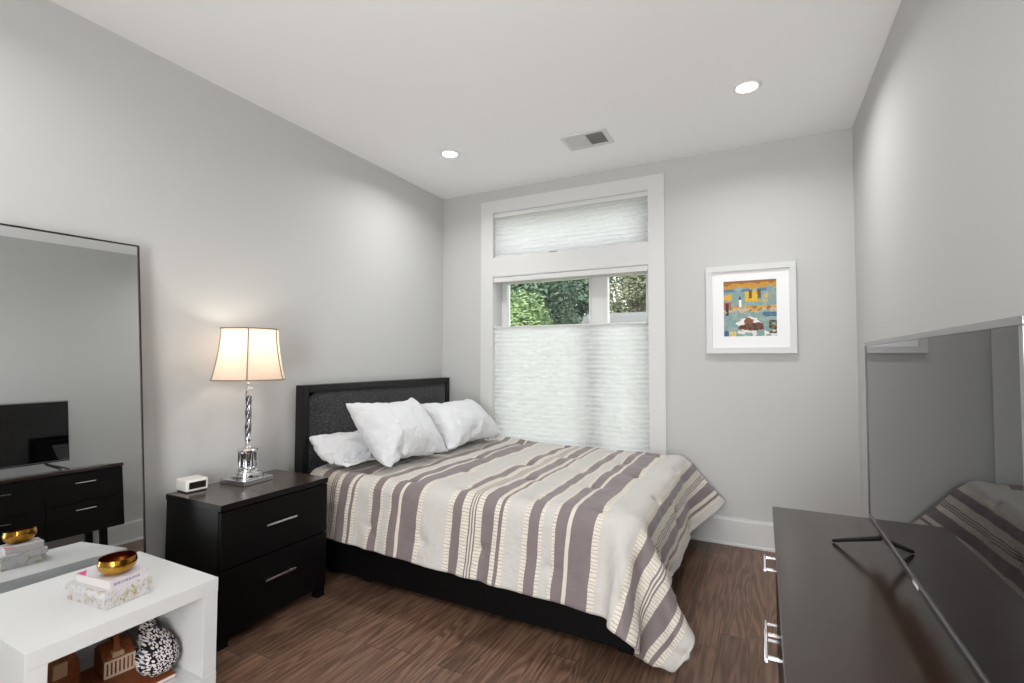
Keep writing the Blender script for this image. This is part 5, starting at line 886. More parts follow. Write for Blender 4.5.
P3 = [[663,-18,-20,9,-18,-12,-19,-15,-11,-17,-10,-23,-14,-14,-22,-19,-13,-13,-24,-11,-5,-26,-15,-9,348,-9,-12,-6,-3,-14,-3,6,-22,13,-34,14,-32,22,-37,11,-33,
30,-34,21,-37,15,-34,15,-32,14,-30,11,-24,12,-30,12,-26,10,-31,16,-33,19,-34,21,-43,27,-33,9,-31,10,355,2,-23,1,-27,13,-27,22,-42,36,-57,42,-62,50,-63,
44,-61,50,-58,38,-52,39,-58,37,-60,45,-59,38,-56,44,-63,47,-55,40,-61,47,-66,47,-64,37,-51,36,-49,30,-30,-1,366,6,-41,22,-34,29,-61,48,-66,61,-80,66,-84,
68,-87,76,-82,63,-80,66,-81,62,-81,60,-81,66,-80,61,-79,63,-84,64,-79,67,-87,72,-82,64,-78,58,-75,58,-62,35,-28,6,343,16,-40,40,-62,48,-75,71,-90,74,-96,
87,-104,90,-114,97,-112,91,-100,87,-108,92,-115,96,-107,84,-105,97,-113,88,-101,85,-104,87,-105,93,-98,71,-87,71,-85,60,-52,26,-32,14,341,13,-37,43,-63,
59,-84,70,-102,97,-112,101,-128,110,-123,102,-123,108,-129,115,-131,116,-131,103,-120,113,-130,107,-125,114,-129,109,-131,108,-114,99,-114,90,-103,78,-81,
58,-57,42,-35,15,326,18,-41,35,-57,66,-87,80,-101,89,-112,98,-125,115,-132,121,-143,123,-142,128,-149,133,-143,133,-162,130,-140,124,-141,125,-137,117,
-135,119,-134,106,-118,99,-106,86,-85,63,-57,42,-40,14,313,17,-33,42,-61,65,-92,90,-106,91,-112,105,-127,115,-138,120,-147,135,-153,134,-155,141,-156,134,
-159,145,-157,137,-150,128,-139,127,-146,123,-136,109,-121,98,-95,78,-73,61,-57,33,-33,17,305,14,-34,38,-58,60,-82,86,-109,101,-124,111,-136,128,-150,134,
-154,138,-157,144,-165,143,-161,145,-161,147,-167,151,-167,148,-159,138,-158,134,-140,118,-127,105,-98,77,-71,48,-53,32,-18,7,307,11,-39,47,-69,71,-89,
82,-112,109,-124,113,-143,137,-152,136,-160,147,-167,145,-165,157,-175,152,-165,143,-166,150,-166,149,-166,145,-153,132,-147,121,-118,98,-95,73,-76,55,
-46,30,-26,-1,314,20,-51,51,-68,64,-91,97,-114,101,-119,113,-141,132,-154,139,-157,147,-169,151,-169,154,-169,154,-176,155,-176,159,-168,149,-165,141,-158,
138,-143,118,-128,112,-113,95,-93,69,-65,47,-46,14,305,21,-47,56,-74,72,-88,91,-110,100,-126,123,-144,131,-152,140,-165,145,-160,154,-177,155,-176,160,
-184,173,-181,153,-173,160,-169,142,-154,128,-146,130,-129,109,-115,94,-86,66,-55,30,-37,20,291,18,-43,48,-62,68,-86,82,-103,111,-133,125,-146,138,-162,
147,-168,151,-177,162,-177,155,-176,167,-182,162,-182,167,-183,159,-175,154,-160,135,-147,125,-132,108,-109,89,-83,69,-68,44,-41,11,295,23,-29,31,-51,52,
-75,74,-99,108,-133,130,-145,135,-163,152,-165,147,-178,156,-177,167,-180,159,-181,162,-175,162,-180,156,-176,156,-166,141,-148,128,-133,110,-104,82,-87,
63,-58,44,-34,5,306,11,-29,14,-40,47,-61,68,-92,106,-134,129,-154,148,-160,145,-169,158,-182,164,-185,164,-181,166,-185,167,-178,156,-183,158,-174,157,
-157,142,-150,115,-126,111,-113,89,-89,75,-58,37,-39,11,301,14,-35,39,-61,45,-66,81,-106,110,-124,115,-140,145,-163,150,-174,156,-184,173,-184,163,-191,
171,-187,173,-191,164,-182,163,-172,155,-167,144,-154,128,-126,106,-112,89,-76,57,-49,25,-21,8,290,18,-39,43,-66,55,-74,74,-100,112,-131,122,-141,144,-166,
151,-170,155,-181,167,-193,174,-188,174,-191,162,-179,166,-180,157,-177,157,-162,143,-150,122,-132,111,-101,78,-80,62,-48,34,-39,10,305,10,-37,49,-74,63,
-75,78,-102,97,-117,124,-151,143,-165,156,-176,162,-187,160,-173,162,-189,170,-182,166,-190,171,-181,156,-175,155,-166,148,-159,133,-134,115,-118,93,-88,
70,-62,41,-32,13,292,17,-30,44,-78,82,-100,99,-114,111,-135,122,-143,142,-165,153,-175,154,-177,165,-186,166,-187,172,-186,167,-183,166,-189,165,-178,155,
-166,144,-145,130,-144,114,-108,92,-86,59,-54,44,-36,1,308,18,-39,37,-59,70,-92,87,-112,116,-131,127,-151,137,-163,151,-177,157,-173,166,-188,168,-189,
166,-180,168,-186,161,-183,165,-174,154,-164,143,-155,136,-137,113,-119,88,-78,66,-74,55,-42,23,301,-5,-28,44,-66,75,-96,87,-105,112,-133,129,-150,142,
-164,142,-162,146,-172,163,-184,164,-180,163,-191,173,-184,165,-181,159,-169,150,-165,146,-158,128,-133,117,-113,91,-97,81,-64,39,-34,13,288,17,-35,36,
-50,55,-82,95,-111,101,-128,126,-144,145,-167,148,-169,152,-171,156,-178,161,-185,167,-181,162,-182,163,-175,158,-172,147,-167,147,-148,128,-132,109,-120,
93,-83,64,-63,41,-39,12,309,9,-32,44,-63,60,-77,81,-110,112,-134,131,-149,131,-152,145,-169,158,-180,159,-178,160,-178,165,-186,161,-177,166,-181,151,-165,
147,-162,137,-148,128,-135,114,-116,89,-87,71,-67,47,-37,17,311,12,-41,46,-69,67,-85,80,-106,113,-128,115,-144,137,-155,144,-165,152,-177,151,-174,166,
-181,160,-179,154,-175,161,-166,146,-166,140,-149,132,-154,131,-129,108,-106,85,-89,72,-60,38,-35,13,309,13,-36,34,-56,66,-91,90,-110,99,-128,126,-145,
137,-158,146,-166,153,-172,155,-175,154,-180,161,-176,160,-176,158,-174,152,-163,140,-158,137,-137,118,-135,111,-115,91,-81,59,-55,32,-20,-3,326,6,-37,
49,-75,63,-83,82,-101,101,-122,116,-140,127,-150,139,-165,146,-168,155,-168,155,-170,152,-168,143,-168,152,-163,139,-154,136,-148,127,-145,122,-121,102,
-108,82,-91,76,-58,37,-42,21,317,10,-39,41,-64,67,-80,71,-97,92,-121,117,-135,125,-142,120,-154,136,-146,137,-158,136,-158,145,-164,151,-164,134,-151,143,
-156,132,-148,133,-142,114,-126,105,-101,84,-90,64,-66,42,-27,6,325,18,-45,45,-64,56,-78,80,-103,96,-116,107,-135,117,-141,121,-134,115,-141,139,-157,133,
-152,137,-149,128,-145,133,-147,125,-140,123,-137,113,-130,112,-117,93,-107,88,-91,64,-57,37,-36,11,329,19,-40,44,-70,68,-87,77,-101,94,-106,95,-131,111,
-120,100,-125,114,-132,119,-133,115,-133,115,-130,113,-135,116,-129,112,-131,112,-123,101,-114,101,-116,88,-98,80,-88,66,-66,42,-30,11,333,11,-39,43,-65,
55,-79,79,-98,85,-100,76,-104,87,-108,92,-103,94,-120,105,-110,89,-109,97,-111,86,-107,96,-110,93,-111,95,-101,79,-103,86,-102,83,-89,68,-85,57,-58,43,
-36,9,338,12,-37,37,-53,51,-74,60,-78,52,-71,60,-85,71,-87,64,-85,79,-92,77,-88,76,-93,68,-84,70,-84,67,-85,76,-91,70,-91,70,-88,74,-82,60,-84,60,-68,49,
-58,33,-33,15,339,11,-36,37,-54,43,-62,42,-68,51,-63,47,-62,45,-59,32,-49,53,-66,44,-54,41,-56,36,-54,37,-52,36,-62,46,-58,45,-62,45,-62,49,-68,46,-60,
42,-58,36,-40,19,-36,8,351,4,-32,24,-43,20,-39,32,-45,39,-39,15,-33,13,-28,14,-34,25,-34,15,-32,19,-38,23,-36,12,-34,24,-33,6,-23,15,-35,21,-40,21,-37,
19,-38,32,-44,19,-30,12,-23,-6,349,-12,-15,-12,-3,-19,-19,-19,-16,-11,-15,-14,-14,-21,-11,-20,-15,-15,-18,-17,-11,-16,-19,-17],
[-881,10,16,5,-5,12,10,
8,-16,1,16,-14,7,-9,6,8,-10,-11,1,5,-14,1,-7,-7,7,7,3,12,6,9,-19,7,-6,-1,-3,21,-7,-1,4,5,-3,-4,23,-22,12,-9,7,1,-8,4,-5,15,-8,-2,-6,5,-10,3,-9,1,9,-2,-3,
-10,3,-1,1,-3,5,7,-6,10,0,9,-20,27,-21,19,-14,-2,2,9,-9,9,2,10,-10,0,21,-20,15,-11,4,-3,3,7,-15,5,-7,11,-10,0,7,-10,-4,1,-3,0,3,3,3,7,-11,3,-3,10,-1,4,
-3,11,-15,5,-5,11,-17,9,-4,6,-3,14,-14,10,6,-10,11,-10,8,-2,8,1,-8,-2,-5,11,-4,-4,6,-9,3,-1,1,-5,13,-10,5,-5,1,0,4,8,2,-4,13,-6,-1,1,-10,4,1,0,-9,15,-1,
-7,-7,9,-5,6,0,10,-1,-11,12,-2,-1,-6,12,-2,-8,1,6,-6,7,-5,-5,11,-3,-3,7,2,-2,-11,15,-1,4,-8,12,-6,13,-2,-9,8,2,0,-8,-1,4,-8,6,-2,-3,-1,4,-1,4,-5,1,3,4,
-8,2,-4,13,-7,1,0,-2,1,9,-4,2,-6,1,4,0,-3,8,-3,4,-1,8,-5,8,-6,14,-5,4,-3,-2,0,-1,-1,2,-4,3,-4,6,-5,-5,0,2,5,3,-10,5,-1,2,3,-4,1,4,-3,-2,6,-6,2,6,-5,4,-4,
7,-2,7,0,4,-8,5,7,5,-7,11,-3,8,-9,3,-11,5,-2,-2,3,0,-1,1,-2,-5,1,1,3,3,-2,-2,4,-4,2,-3,1,7,-2,0,0,-2,0,4,-1,5,-9,14,-1,-5,7,-5,7,0,-6,11,-2,11,0,3,-6,-1,
-4,2,4,-4,0,1,-4,0,-3,3,-7,9,-6,4,2,0,-2,2,-2,2,1,1,0,2,-3,-2,3,1,1,5,-6,11,-5,8,-6,1,5,0,-8,11,1,10,1,-8,4,-1,-2,4,-10,6,-3,-2,0,8,-9,5,-1,3,-6,6,-3,5,
-4,5,-7,2,-6,8,-1,4,-3,0,-1,3,-1,-1,1,1,3,9,-3,-2,-4,5,2,9,-10,21,3,-6,3,-4,-8,3,0,-2,-4,4,-1,2,-1,-4,-3,6,-5,5,1,-7,5,4,-1,-1,1,7,-10,6,-8,11,-4,2,-6,
7,-4,3,10,-9,2,1,1,0,6,-10,8,10,7,-1,1,-10,10,-10,5,-7,4,3,-6,5,-2,-5,0,7,-4,-5,9,-1,-3,2,-2,2,1,6,-9,5,0,-2,-4,9,-1,3,-5,4,0,3,-3,0,3,0,-2,7,0,18,-2,-10,
8,-10,6,-4,2,9,-11,7,-6,2,-5,10,-11,9,-2,-3,-7,11,-8,1,-1,9,-8,9,-1,2,-5,3,-1,8,-4,-1,0,6,-7,7,-4,4,-3,6,-6,4,1,10,9,-14,9,-13,16,-20,16,-3,4,-1,-4,3,-3,
3,-5,1,4,1,0,-6,2,5,-6,7,-6,9,-9,8,-6,3,-1,1,-4,10,-9,7,2,-4,2,3,-6,3,3,1,1,1,-4,12,2,0,0,-8,7,-6,6,6,-6,1,0,1,1,0,-1,1,-7,9,-13,11,1,-1,1,0,-5,7,-8,10,
-8,3,-5,9,-1,5,-7,6,-4,3,0,3,-5,4,0,11,-6,3,-1,2,5,-4,0,5,5,-5,-4,3,-2,-1,7,-2,-4,3,-2,7,-7,1,-4,1,-3,17,-11,4,-4,3,2,-1,0,2,1,-2,4,3,-8,5,0,1,-4,3,1,4,
4,1,-9,5,7,-5,7,-2,0,4,-10,5,2,1,-3,4,-7,9,-5,6,-7,0,1,5,-2,2,5,-5,1,2,1,-7,1,10,-10,8,-10,9,-7,7,-6,5,-2,0,-1,14,-3,-2,4,0,0,5,-2,0,7,-6,1,4,-7,7,-4,1,
1,0,1,-6,3,6,-3,1,0,1,-1,3,-6,4,1,2,-5,5,-3,1,-2,6,1,0,-5,6,2,-8,1,13,-3,0,1,3,-4,4,-2,4,-3,6,-5,5,-6,3,2,-2,0,7,-5,1,-1,0,-3,7,-3,4,-3,3,-6,6,-7,7,0,0,
1,-1,-2,-1,4,-3,11,-9,-4,6,-2,11,2,-2,4,4,-12,3,5,1,0,3,-3,1,-4,4,1,-1,-2,-1,6,2,-1,0,1,0,-6,6,1,2,-2,5,-10,3,3,4,0,-3,-4,10,-3,-6,1,-1,7,-5,-1,12,-2,-6,
11,-7,5,5,-1,-2,3,-3,0,8,-8,6,-6,8,-7,8,-5,-1,5,-3,-1,2,0,7,-1,-1,-5,4,-10,14,-2,-1,-3,9,-7,0,-1,6,-9,2,-1,4,-5,11,2,-3,1,6,-9,8,0,0,-2,7,-5,8,-8,6,-2,
1,-3,8,0,-3,-1,5,2,0,-2,3,-6,4,-4,3,0,5,-4,0,-8,8,-1,-1,0,1,-6,2,-1,3,1,9,-4,10,-9,4,7,-4,-4,3,3,2,0,-1,0,5,1,1,-6,6,-1,-8,5,4,-1,1,-3,9,-6,3,1,3,-6,2,
-6,4,-1,3,-4,0,-1,6,-6,0,-5,5,-2,3,4,-1,0,2,7,-1,5,0,-3,3,-2,5,-1,3,-2,2,2,1,-1,1,-6,8,-2,6,-7,9,-10,6,-5,5,-3,8,-8,2,-2,-2,-1,5,-7,8,0,-10,12,-5,-6,12,
3,0,-6,3,2,1,1,-2,3,-2,8,1,-2,5,-2,1,2,0,-3,5,-5,5,0,5,-2,-1,1,3,-7,7,-6,1,-3,3,-3,7,-9,8,-8,-1,4,4,-10,3,-8,19,-3,1,1,-1,6,-7,8,-2,6,-4,2,-6,10,2,1,3,
-13,8,2,6,-4,3,-6,10,-10,3,-8,8,-2,10,-6,-3,6,1,-6,0,1,-10,4,1,1,0,-5,6,2,8,-1,-4,5,0,-4,1,4,1,4,2,3,-5,3,4,-4,6,-9,11,-10,9,-4,6,-4,5,-8,4,-2,5,-10,8,
-5,11,-6,3,-4,9,-10,4,-4,4,-5,-3,-2,3,-3,10,1,6,-4,-1,1,0,7,-3,3,2,1,2,0,1,2,3,-8,5,-7,12,-7,3,-5,-2,4,9,-7,10,-5,-3,5,-2,-4,6,-5,-2,1,1,-2,-6,5,0,0,0,
0,5,8,-1,3,0,-2,-2,2,1,-1,-2,7,1,-1,2,-15,23,-6,4,-11,12,-14,2,11,-6,6,0,-4,0,-2,5,1,2,-3,2,-4,3,-5,5,-3,7,-9,2,-3,1,-4,21,-4,-3,7,-9,3,3,5,-2,-1,-4,5,
-6,5,10,-22,22,-13,7,-7,-9,15,-5,4,-5,4,4,6,-5,-1,7,-1,-4,3,3,5,-3,-2,2,-4,-1,-4,5,1,0,-8,14,0,-3,7,-3,7,-5,-2,-5,6,4,-6,4,-8,7,-22,18,-3,5,-11,-8,16,-8,
13,-4,8,-4,-5,2,7,-1,-1,5,5,3,-3,1,-2,5,-6,-2,0,8,-11,4,-1,3,15,-7,4,-3,-10,7,-15,14,2,-15,8,4,-9,9,-18,16,-5,-9,11,-2,4,-17,18,-15,16,-3,-2,6,-3,7,7,-6,
2,8,1,-3,1,2,5,-2,-3,3,-3,6,-9,17,1,-4,0,5,-19,8,-28,13,0,-5,9,-7,1,-2,-14,22,-7,-6,-4,15,-6,-2,8,-13,10,-7,14,2,-9,6,11,2,-1,7,-6,-3,18,-18,15,-4,6,1,
3,-5,3,15,-18,7,-19,-14,7,-9,-1,-8,11,9,-17,12,0,-4,16,-7,4,11,11,-9,16,2,8],
[632,12,5,24,10,1,18,13,9,7,15,18,16,11,13,13,12,12,17,14,5,27,10,16,-298,
25,-35,46,-30,33,-22,34,-25,48,-40,54,-38,51,-36,40,-34,52,-35,46,-36,60,-39,46,-43,57,-46,59,-43,54,-35,44,-33,63,-48,55,-38,50,-43,60,-45,54,-38,49,-27,
23,-297,26,-19,22,-33,61,-64,80,-61,80,-67,71,-67,90,-71,82,-61,83,-74,75,-57,80,-77,84,-66,76,-71,89,-72,79,-63,83,-69,89,-78,89,-69,83,-73,77,-54,68,
-60,66,-40,29,-296,22,-23,43,-49,65,-65,83,-78,101,-94,117,-108,113,-98,107,-90,113,-102,116,-93,109,-95,100,-97,112,-98,109,-91,104,-87,111,-107,111,-92,
108,-91,109,-99,106,-82,87,-63,51,-31,24,-285,22,-32,54,-51,74,-77,94,-93,114,-113,137,-122,133,-126,146,-131,138,-120,136,-129,139,-123,138,-120,127,-119,
139,-129,148,-122,123,-116,134,-117,133,-118,122,-99,109,-93,86,-61,60,-42,29,-281,23,-26,49,-52,74,-79,97,-96,114,-115,140,-131,148,-140,153,-148,171,
-152,158,-141,161,-155,165,-147,161,-152,162,-141,158,-142,155,-140,155,-134,144,-131,133,-113,123,-106,99,-72,67,-41,20,-268,17,-22,49,-56,74,-81,104,
-100,125,-125,135,-137,164,-160,175,-160,177,-166,175,-166,187,-170,181,-166,174,-162,184,-167,180,-169,179,-157,165,-146,152,-132,143,-124,116,-95,86,
-59,58,-36,22,-263,27,-42,62,-62,78,-79,98,-104,130,-130,152,-143,160,-165,176,-167,193,-183,198,-183,195,-176,189,-180,195,-189,204,-178,189,-174,183,
-169,178,-161,169,-146,150,-127,124,-105,91,-67,54,-25,12,-250,18,-32,54,-62,85,-86,109,-109,134,-135,156,-155,168,-169,186,-174,191,-185,204,-191,204,
-192,203,-185,210,-192,193,-180,199,-180,184,-168,185,-167,170,-149,149,-123,108,-96,99,-74,58,-37,18,-249,30,-44,60,-57,81,-89,111,-96,120,-124,139,-150,
175,-172,190,-180,191,-188,209,-194,210,-203,210,-195,219,-203,216,-200,208,-186,198,-178,177,-164,162,-144,152,-122,113,-88,74,-63,69,-45,31,-258,25,-36,
66,-68,83,-75,97,-111,139,-134,149,-156,183,-179,193,-190,206,-200,210,-196,218,-202,214,-206,224,-208,217,-203,219,-199,204,-188,185,-160,153,-136,140,
-120,110,-74,78,-63,48,-37,32,-241,15,-23,38,-33,64,-85,109,-108,131,-140,162,-162,178,-168,190,-190,202,-201,222,-213,216,-197,221,-215,229,-213,230,-214,
222,-207,206,-179,182,-170,177,-143,130,-115,120,-98,82,-59,64,-41,15,-230,14,-8,38,-60,80,-76,96,-111,136,-141,161,-162,180,-177,197,-196,218,-210,219,
-211,231,-218,233,-220,230,-214,223,-204,219,-201,202,-179,190,-170,169,-152,147,-123,121,-103,84,-61,55,-35,27,-221,2,-27,60,-68,83,-89,111,-106,119,-130,
160,-154,172,-173,194,-199,219,-214,223,-212,232,-215,221,-217,233,-216,231,-210,220,-204,211,-184,189,-176,170,-152,157,-128,123,-107,97,-69,62,-44,26,
-233,32,-46,60,-64,83,-96,118,-121,142,-134,160,-164,180,-173,189,-200,216,-211,231,-221,239,-229,238,-224,236,-211,223,-220,225,-202,214,-193,196,-175,
177,-164,162,-132,116,-94,93,-71,59,-41,32,-232,22,-34,53,-68,87,-94,115,-112,138,-146,160,-162,188,-185,206,-207,224,-214,229,-226,238,-222,239,-223,234,
-222,231,-216,231,-210,209,-197,205,-175,175,-156,154,-135,130,-108,92,-69,63,-48,26,-221,20,-32,60,-76,94,-93,113,-116,132,-135,162,-169,195,-195,203,
-192,217,-212,224,-220,235,-226,237,-226,237,-218,233,-219,226,-205,216,-198,200,-177,172,-150,148,-124,125,-104,94,-72,55,-38,29,-233,23,-43,61,-57,81,
-94,118,-123,143,-145,166,-161,174,-178,202,-199,220,-217,227,-211,231,-226,243,-227,237,-225,231,-217,231,-210,217,-204,202,-174,181,-161,164,-139,125,
-99,96,-73,59,-40,20,-230,18,-38,69,-65,80,-90,111,-121,144,-144,168,-167,188,-181,199,-202,216,-205,226,-224,242,-226,232,-226,237,-217,234,-219,225,-206,
214,-194,199,-181,182,-159,153,-135,134,-112,100,-83,71,-40,29,-241,28,-41,66,-63,78,-90,115,-122,143,-141,164,-168,183,-181,204,-197,218,-219,228,-218,
234,-220,236,-226,239,-228,238,-215,222,-203,208,-187,199,-187,182,-158,151,-127,120,-93,80,-64,53,-25,16,-231,24,-35,60,-62,79,-93,117,-119,141,-144,164,
-161,184,-187,201,-199,219,-212,231,-221,232,-221,236,-222,226,-211,229,-217,230,-207,212,-196,205,-180,177,-158,154,-135,118,-94,94,-68,58,-42,24,-224,
20,-31,50,-62,81,-80,101,-111,130,-132,159,-164,187,-187,203,-202,212,-198,221,-218,235,-220,228,-216,232,-217,227,-205,213,-205,217,-194,200,-179,172,
-154,149,-124,117,-91,94,-78,69,-43,29,-244,24,-29,45,-45,70,-73,98,-104,125,-136,161,-158,182,-181,191,-198,219,-210,219,-216,234,-214,225,-212,224,-208,
219,-206,217,-195,209,-193,196,-174,169,-149,154,-137,133,-103,91,-74,70,-48,27,-245,31,-44,62,-64,84,-87,111,-105,131,-131,153,-164,183,-177,187,-192,
216,-206,220,-207,220,-208,221,-211,228,-210,216,-196,209,-200,212,-187,185,-165,170,-152,146,-127,126,-99,100,-77,60,-38,18,-248,27,-29,52,-56,79,-89,
109,-111,138,-138,157,-150,170,-177,198,-190,205,-202,222,-208,219,-205,215,-202,213,-194,207,-194,204,-187,202,-183,188,-169,164,-149,147,-115,121,-110,
102,-71,60,-47,30,-258,31,-28,49,-61,84,-77,102,-113,134,-130,158,-162,171,-170,192,-181,193,-188,203,-196,206,-187,208,-203,221,-202,209,-195,201,-181,
197,-178,185,-166,164,-145,152,-122,114,-99,85,-70,61,-32,18,-251,27,-30,55,-54,74,-83,108,-96,113,-118,148,-153,166,-169,191,-187,191,-177,198,-186,196,
-184,199,-187,200,-179,195,-187,196,-176,182,-164,178,-154,160,-147,149,-125,115,-87,85,-67,61,-42,24,-263,28,-22,47,-60,80,-83,112,-110,128,-120,136,-146,
167,-164,182,-176,176,-162,180,-167,188,-175,183,-166,183,-167,181,-169,180,-160,172,-154,168,-151,159,-139,132,-114,120,-92,86,-74,62,-36,23,-256,23,-33,
50,-58,86,-86,103,-96,110,-119,138,-138,158,-141,151,-143,150,-146,168,-155,163,-139,160,-157,170,-155,176,-154,160,-147,160,-145,154,-133,146,-134,143,
-120,118,-98,89,-63,61,-41,17,-265,27,-33,58,-53,78,-85,101,-101,119,-105,117,-120,135,-136,137,-124,145,-125,146,-129,144,-132,142,-123,138,-129,140,-132,
143,-125,142,-127,134,-118,131,-112,125,-109,117,-97,92,-64,58,-37,24,-278,24,-23,45,-53,79,-79,102,-87,85,-86,106,-112,129,-111,114,-96,107,-97,114,-94,
110,-100,118,-103,108,-92,109,-97,119,-106,115,-108,123,-105,116,-94,109,-93,101,-85,90,-71,72,-45,20,-271,20,-27,50,-51,57,-41,59,-60,71,-59,74,-85,94,
-73,81,-69,83,-67,82,-71,90,-66,83,-78,87,-71,83,-75,91,-79,94,-74,84,-70,82,-70,86,-70,85,-71,75,-54,60,-38,29,-287,22,-22,42,-35,47,-31,32,-19,32,-46,
59,-40,50,-38,52,-38,51,-35,47,-40,57,-36,46,-29,47,-39,51,-46,61,-45,57,-37,52,-40,53,-44,53,-35,52,-42,61,-44,48,-19,21,-293,15,17,13,-18,18,12,17,10,
17,18,7,5,23,10,18,11,14,13,17,14,13,12,11]]



def dec(b, sc):
    """whole-number steps along the cloth back to metres"""
    return np.array(b, np.int64).T.cumsum(0) / sc


# ------------------------------------------------------------------ bed
def build_bed():
    t = thing('bed', (.03, -.82, 0), 'dark wooden bed with charcoal upholstered headboard against the left wall', 'bed')
    y0, y1, zt = -1.606, -.024, 1.096
    bm = bmesh.new(); xb, xf = .03, .098; w = .046
    add_box(bm, xb, xf, y0, y0 + w, 0, zt, .004); add_box(bm, xb, xf, y1 - w, y1, 0, zt, .004)
    add_box(bm, xb, xf, y0 + w, y1 - w, zt - w, zt, .004); add_box(bm, xb, xf - .02, y0 + w, y1 - w, .12, .45)
    obj('headboard_frame', bm, m_hb, t)
    bm = bmesh.new()
    # padded panel, gently crowned
    ny, nz = 24, 14; a0, a1, b0, b1 = y0 + w, y1 - w, .45, zt - w
    g = [[None] * (nz + 1) for _ in range(ny + 1)]
    for i in range(ny + 1):
        for j in range(nz + 1):
            s, r = i / ny, j / nz
            e = min(1, min(s, 1 - s) * 14) * min(1, min(r, 1 - r) * 9)
            g[i][j] = bm.verts.new((.080 + .021 * e ** .5, a0 + s * (a1 - a0), b0 + r * (b1 - b0)))
    for i in range(ny):
        for j in range(nz): bm.faces.new((g[i][j], g[i + 1][j], g[i + 1][j + 1], g[i][j + 1]))
    add_box(bm, .04, .080, a0, a1, b0, b1)
    obj('headboard_panel', bm, m_uphol, t, smooth=True)
    for nm, d in (('side_rail', (.082, 2.10, -1.60, -1.565, .03, .30)), ('side_rail', (.082, 2.10, -.075, -.04, .03, .30)), ('foot_rail', (2.10, 2.14, -1.60, -.04, .03, .30))):
        box_obj(nm, d, m_black, t, .004)
    bm = bmesh.new()
    for i in range(12): add_box(bm, .14 + i * .165, .24 + i * .165, -1.565, -.075, .27, .288)
    obj('slats', bm, m_black, t)
    for x, y in ((2.03, -1.57), (2.03, -.13), (1.1, -.86), (.55, -1.56)):
        box_obj('leg', (x, x + .07, y, y + .07, 0, .03), m_black, t, .003)


build_bed()


def build_mattress():
    bm = bmesh.new(); add_box(bm, .105, 2.12, -1.585, -.045, .30, .548, .06, 5)
    o = obj('mattress', bm, m_sheet, loc=(1.1, -.82, .30), smooth=True)
    tag(o, 'white mattress lying on the dark bed under the striped comforter', 'mattress')


build_mattress()


def cubic_up(a, k, axis):
    """Catmull-Rom refinement of a grid along one axis"""
    a = np.moveaxis(a, axis, 0); n = a.shape[0]
    pad = np.concatenate([2 * a[:1] - a[1:2], a, 2 * a[-1:] - a[-2:-1]], 0)
    out = []
    for i in range(n - 1):
        p0, p1, p2, p3 = pad[i], pad[i + 1], pad[i + 2], pad[i + 3]
        for s in range(k):
            t = s / k
            out.append(.5 * (2 * p1 + (p2 - p0) * t + (2 * p0 - 5 * p1 + 4 * p2 - p3) * t * t + (3 * p1 - p0 - 3 * p2 + p3) * t ** 3))
    out.append(a[-1])
    return np.moveaxis(np.array(out), 0, axis)


def build_comforter():
    nx, ny, b = COMF
    P = dec(b, 2000.0).reshape(nx, ny, 3)
    K = 4
    P = cubic_up(cubic_up(P, K, 0), K, 1); mx, my = P.shape[:2]
    U = np.linspace(.15, 2.50, mx); V = np.linspace(-1.92, -.03, my)
    du = np.gradient(P, axis=0); dv = np.gradient(P, axis=1); N = np.cross(du, dv); N /= np.maximum(np.linalg.norm(N, axis=-1, keepdims=True), 1e-9)
    rnd = random.Random(5)
    H = np.zeros((mx, my)); uu, vv = np.meshgrid(U, V, indexing='ij')
    # quilting: small tied tufts on a staggered grid, puffed between
    tufts = []
    for i in range(7):
        for j in range(6):
            tufts.append((.30 + i * .36 + (.18 if j % 2 else 0) + rnd.uniform(-.02, .02), -1.80 + j * .34 + rnd.uniform(-.02, .02)))
    for a, c in tufts:
        d2 = (uu - a) ** 2 + (vv - c) ** 2
        H -= .013 * np.exp(-d2 / .030 ** 2) + .008 * np.exp(-d2 / .10 ** 2)
        ang = rnd.uniform(0, PI)
        # short pucker creases radiating from the tie
        for q in range(3):
            ca, sa = math.cos(ang + q * 1.05), math.sin(ang + q * 1.05)
            al = (uu - a) * ca + (vv - c) * sa; ac = -(uu - a) * sa + (vv - c) * ca
            H -= .005 * np.exp(-(ac / .010) ** 2 - (al / .07) ** 2)
    for i in range(mx):
        for j in range(my):
            p = Vector((U[i] * 6, V[j] * 6, 3.1)); q = Vector((U[i] * 17, V[j] * 11, 8.2))
            H[i, j] += .008 * noise.noise(p) + .004 * noise.noise(q)
    hang = np.clip((.55 - P[..., 2]) / .3, 0, 1)
    for i in range(mx):
        H[i] += hang[i] * .006 * math.sin(U[i] * 31 + 1.3 * math.sin(U[i] * 9))
    top = np.where(N[..., 2:3] < -.5, -1, 1)
    Q = P + N * H[..., None]
    Q[..., 1] = np.minimum(Q[..., 1], -.026); Q[..., 2] = np.maximum(Q[..., 2], .018)
    me = bpy.data.meshes.new('comforter'); org = Vector((1.2, -.85, .6))
    idx = np.arange(mx * my).reshape(mx, my)
    f = np.stack([idx[:-1, :-1], idx[1:, :-1], idx[1:, 1:], idx[:-1, 1:]], -1).reshape(-1, 4)
    me.from_pydata((Q.reshape(-1, 3) - np.array(org)).tolist(), [], f.tolist())
    uvl = me.uv_layers.new(name='cloth'); uvf = np.stack([uu, vv], -1).reshape(-1, 2)[f.reshape(-1)]
    uvl.data.foreach_set('uv', uvf.reshape(-1).astype(np.float32))
    for p in me.polygons: p.use_smooth = True
    me.materials.append(m_comf)
    o = bpy.data.objects.new('comforter', me); COL.objects.link(o); o.location = org
    s = o.modifiers.new('thickness', 'SOLIDIFY'); s.thickness = .016; s.offset = -1
    tag(o, 'striped grey, cream and plum brown comforter spread over the bed', 'comforter')


build_comforter()


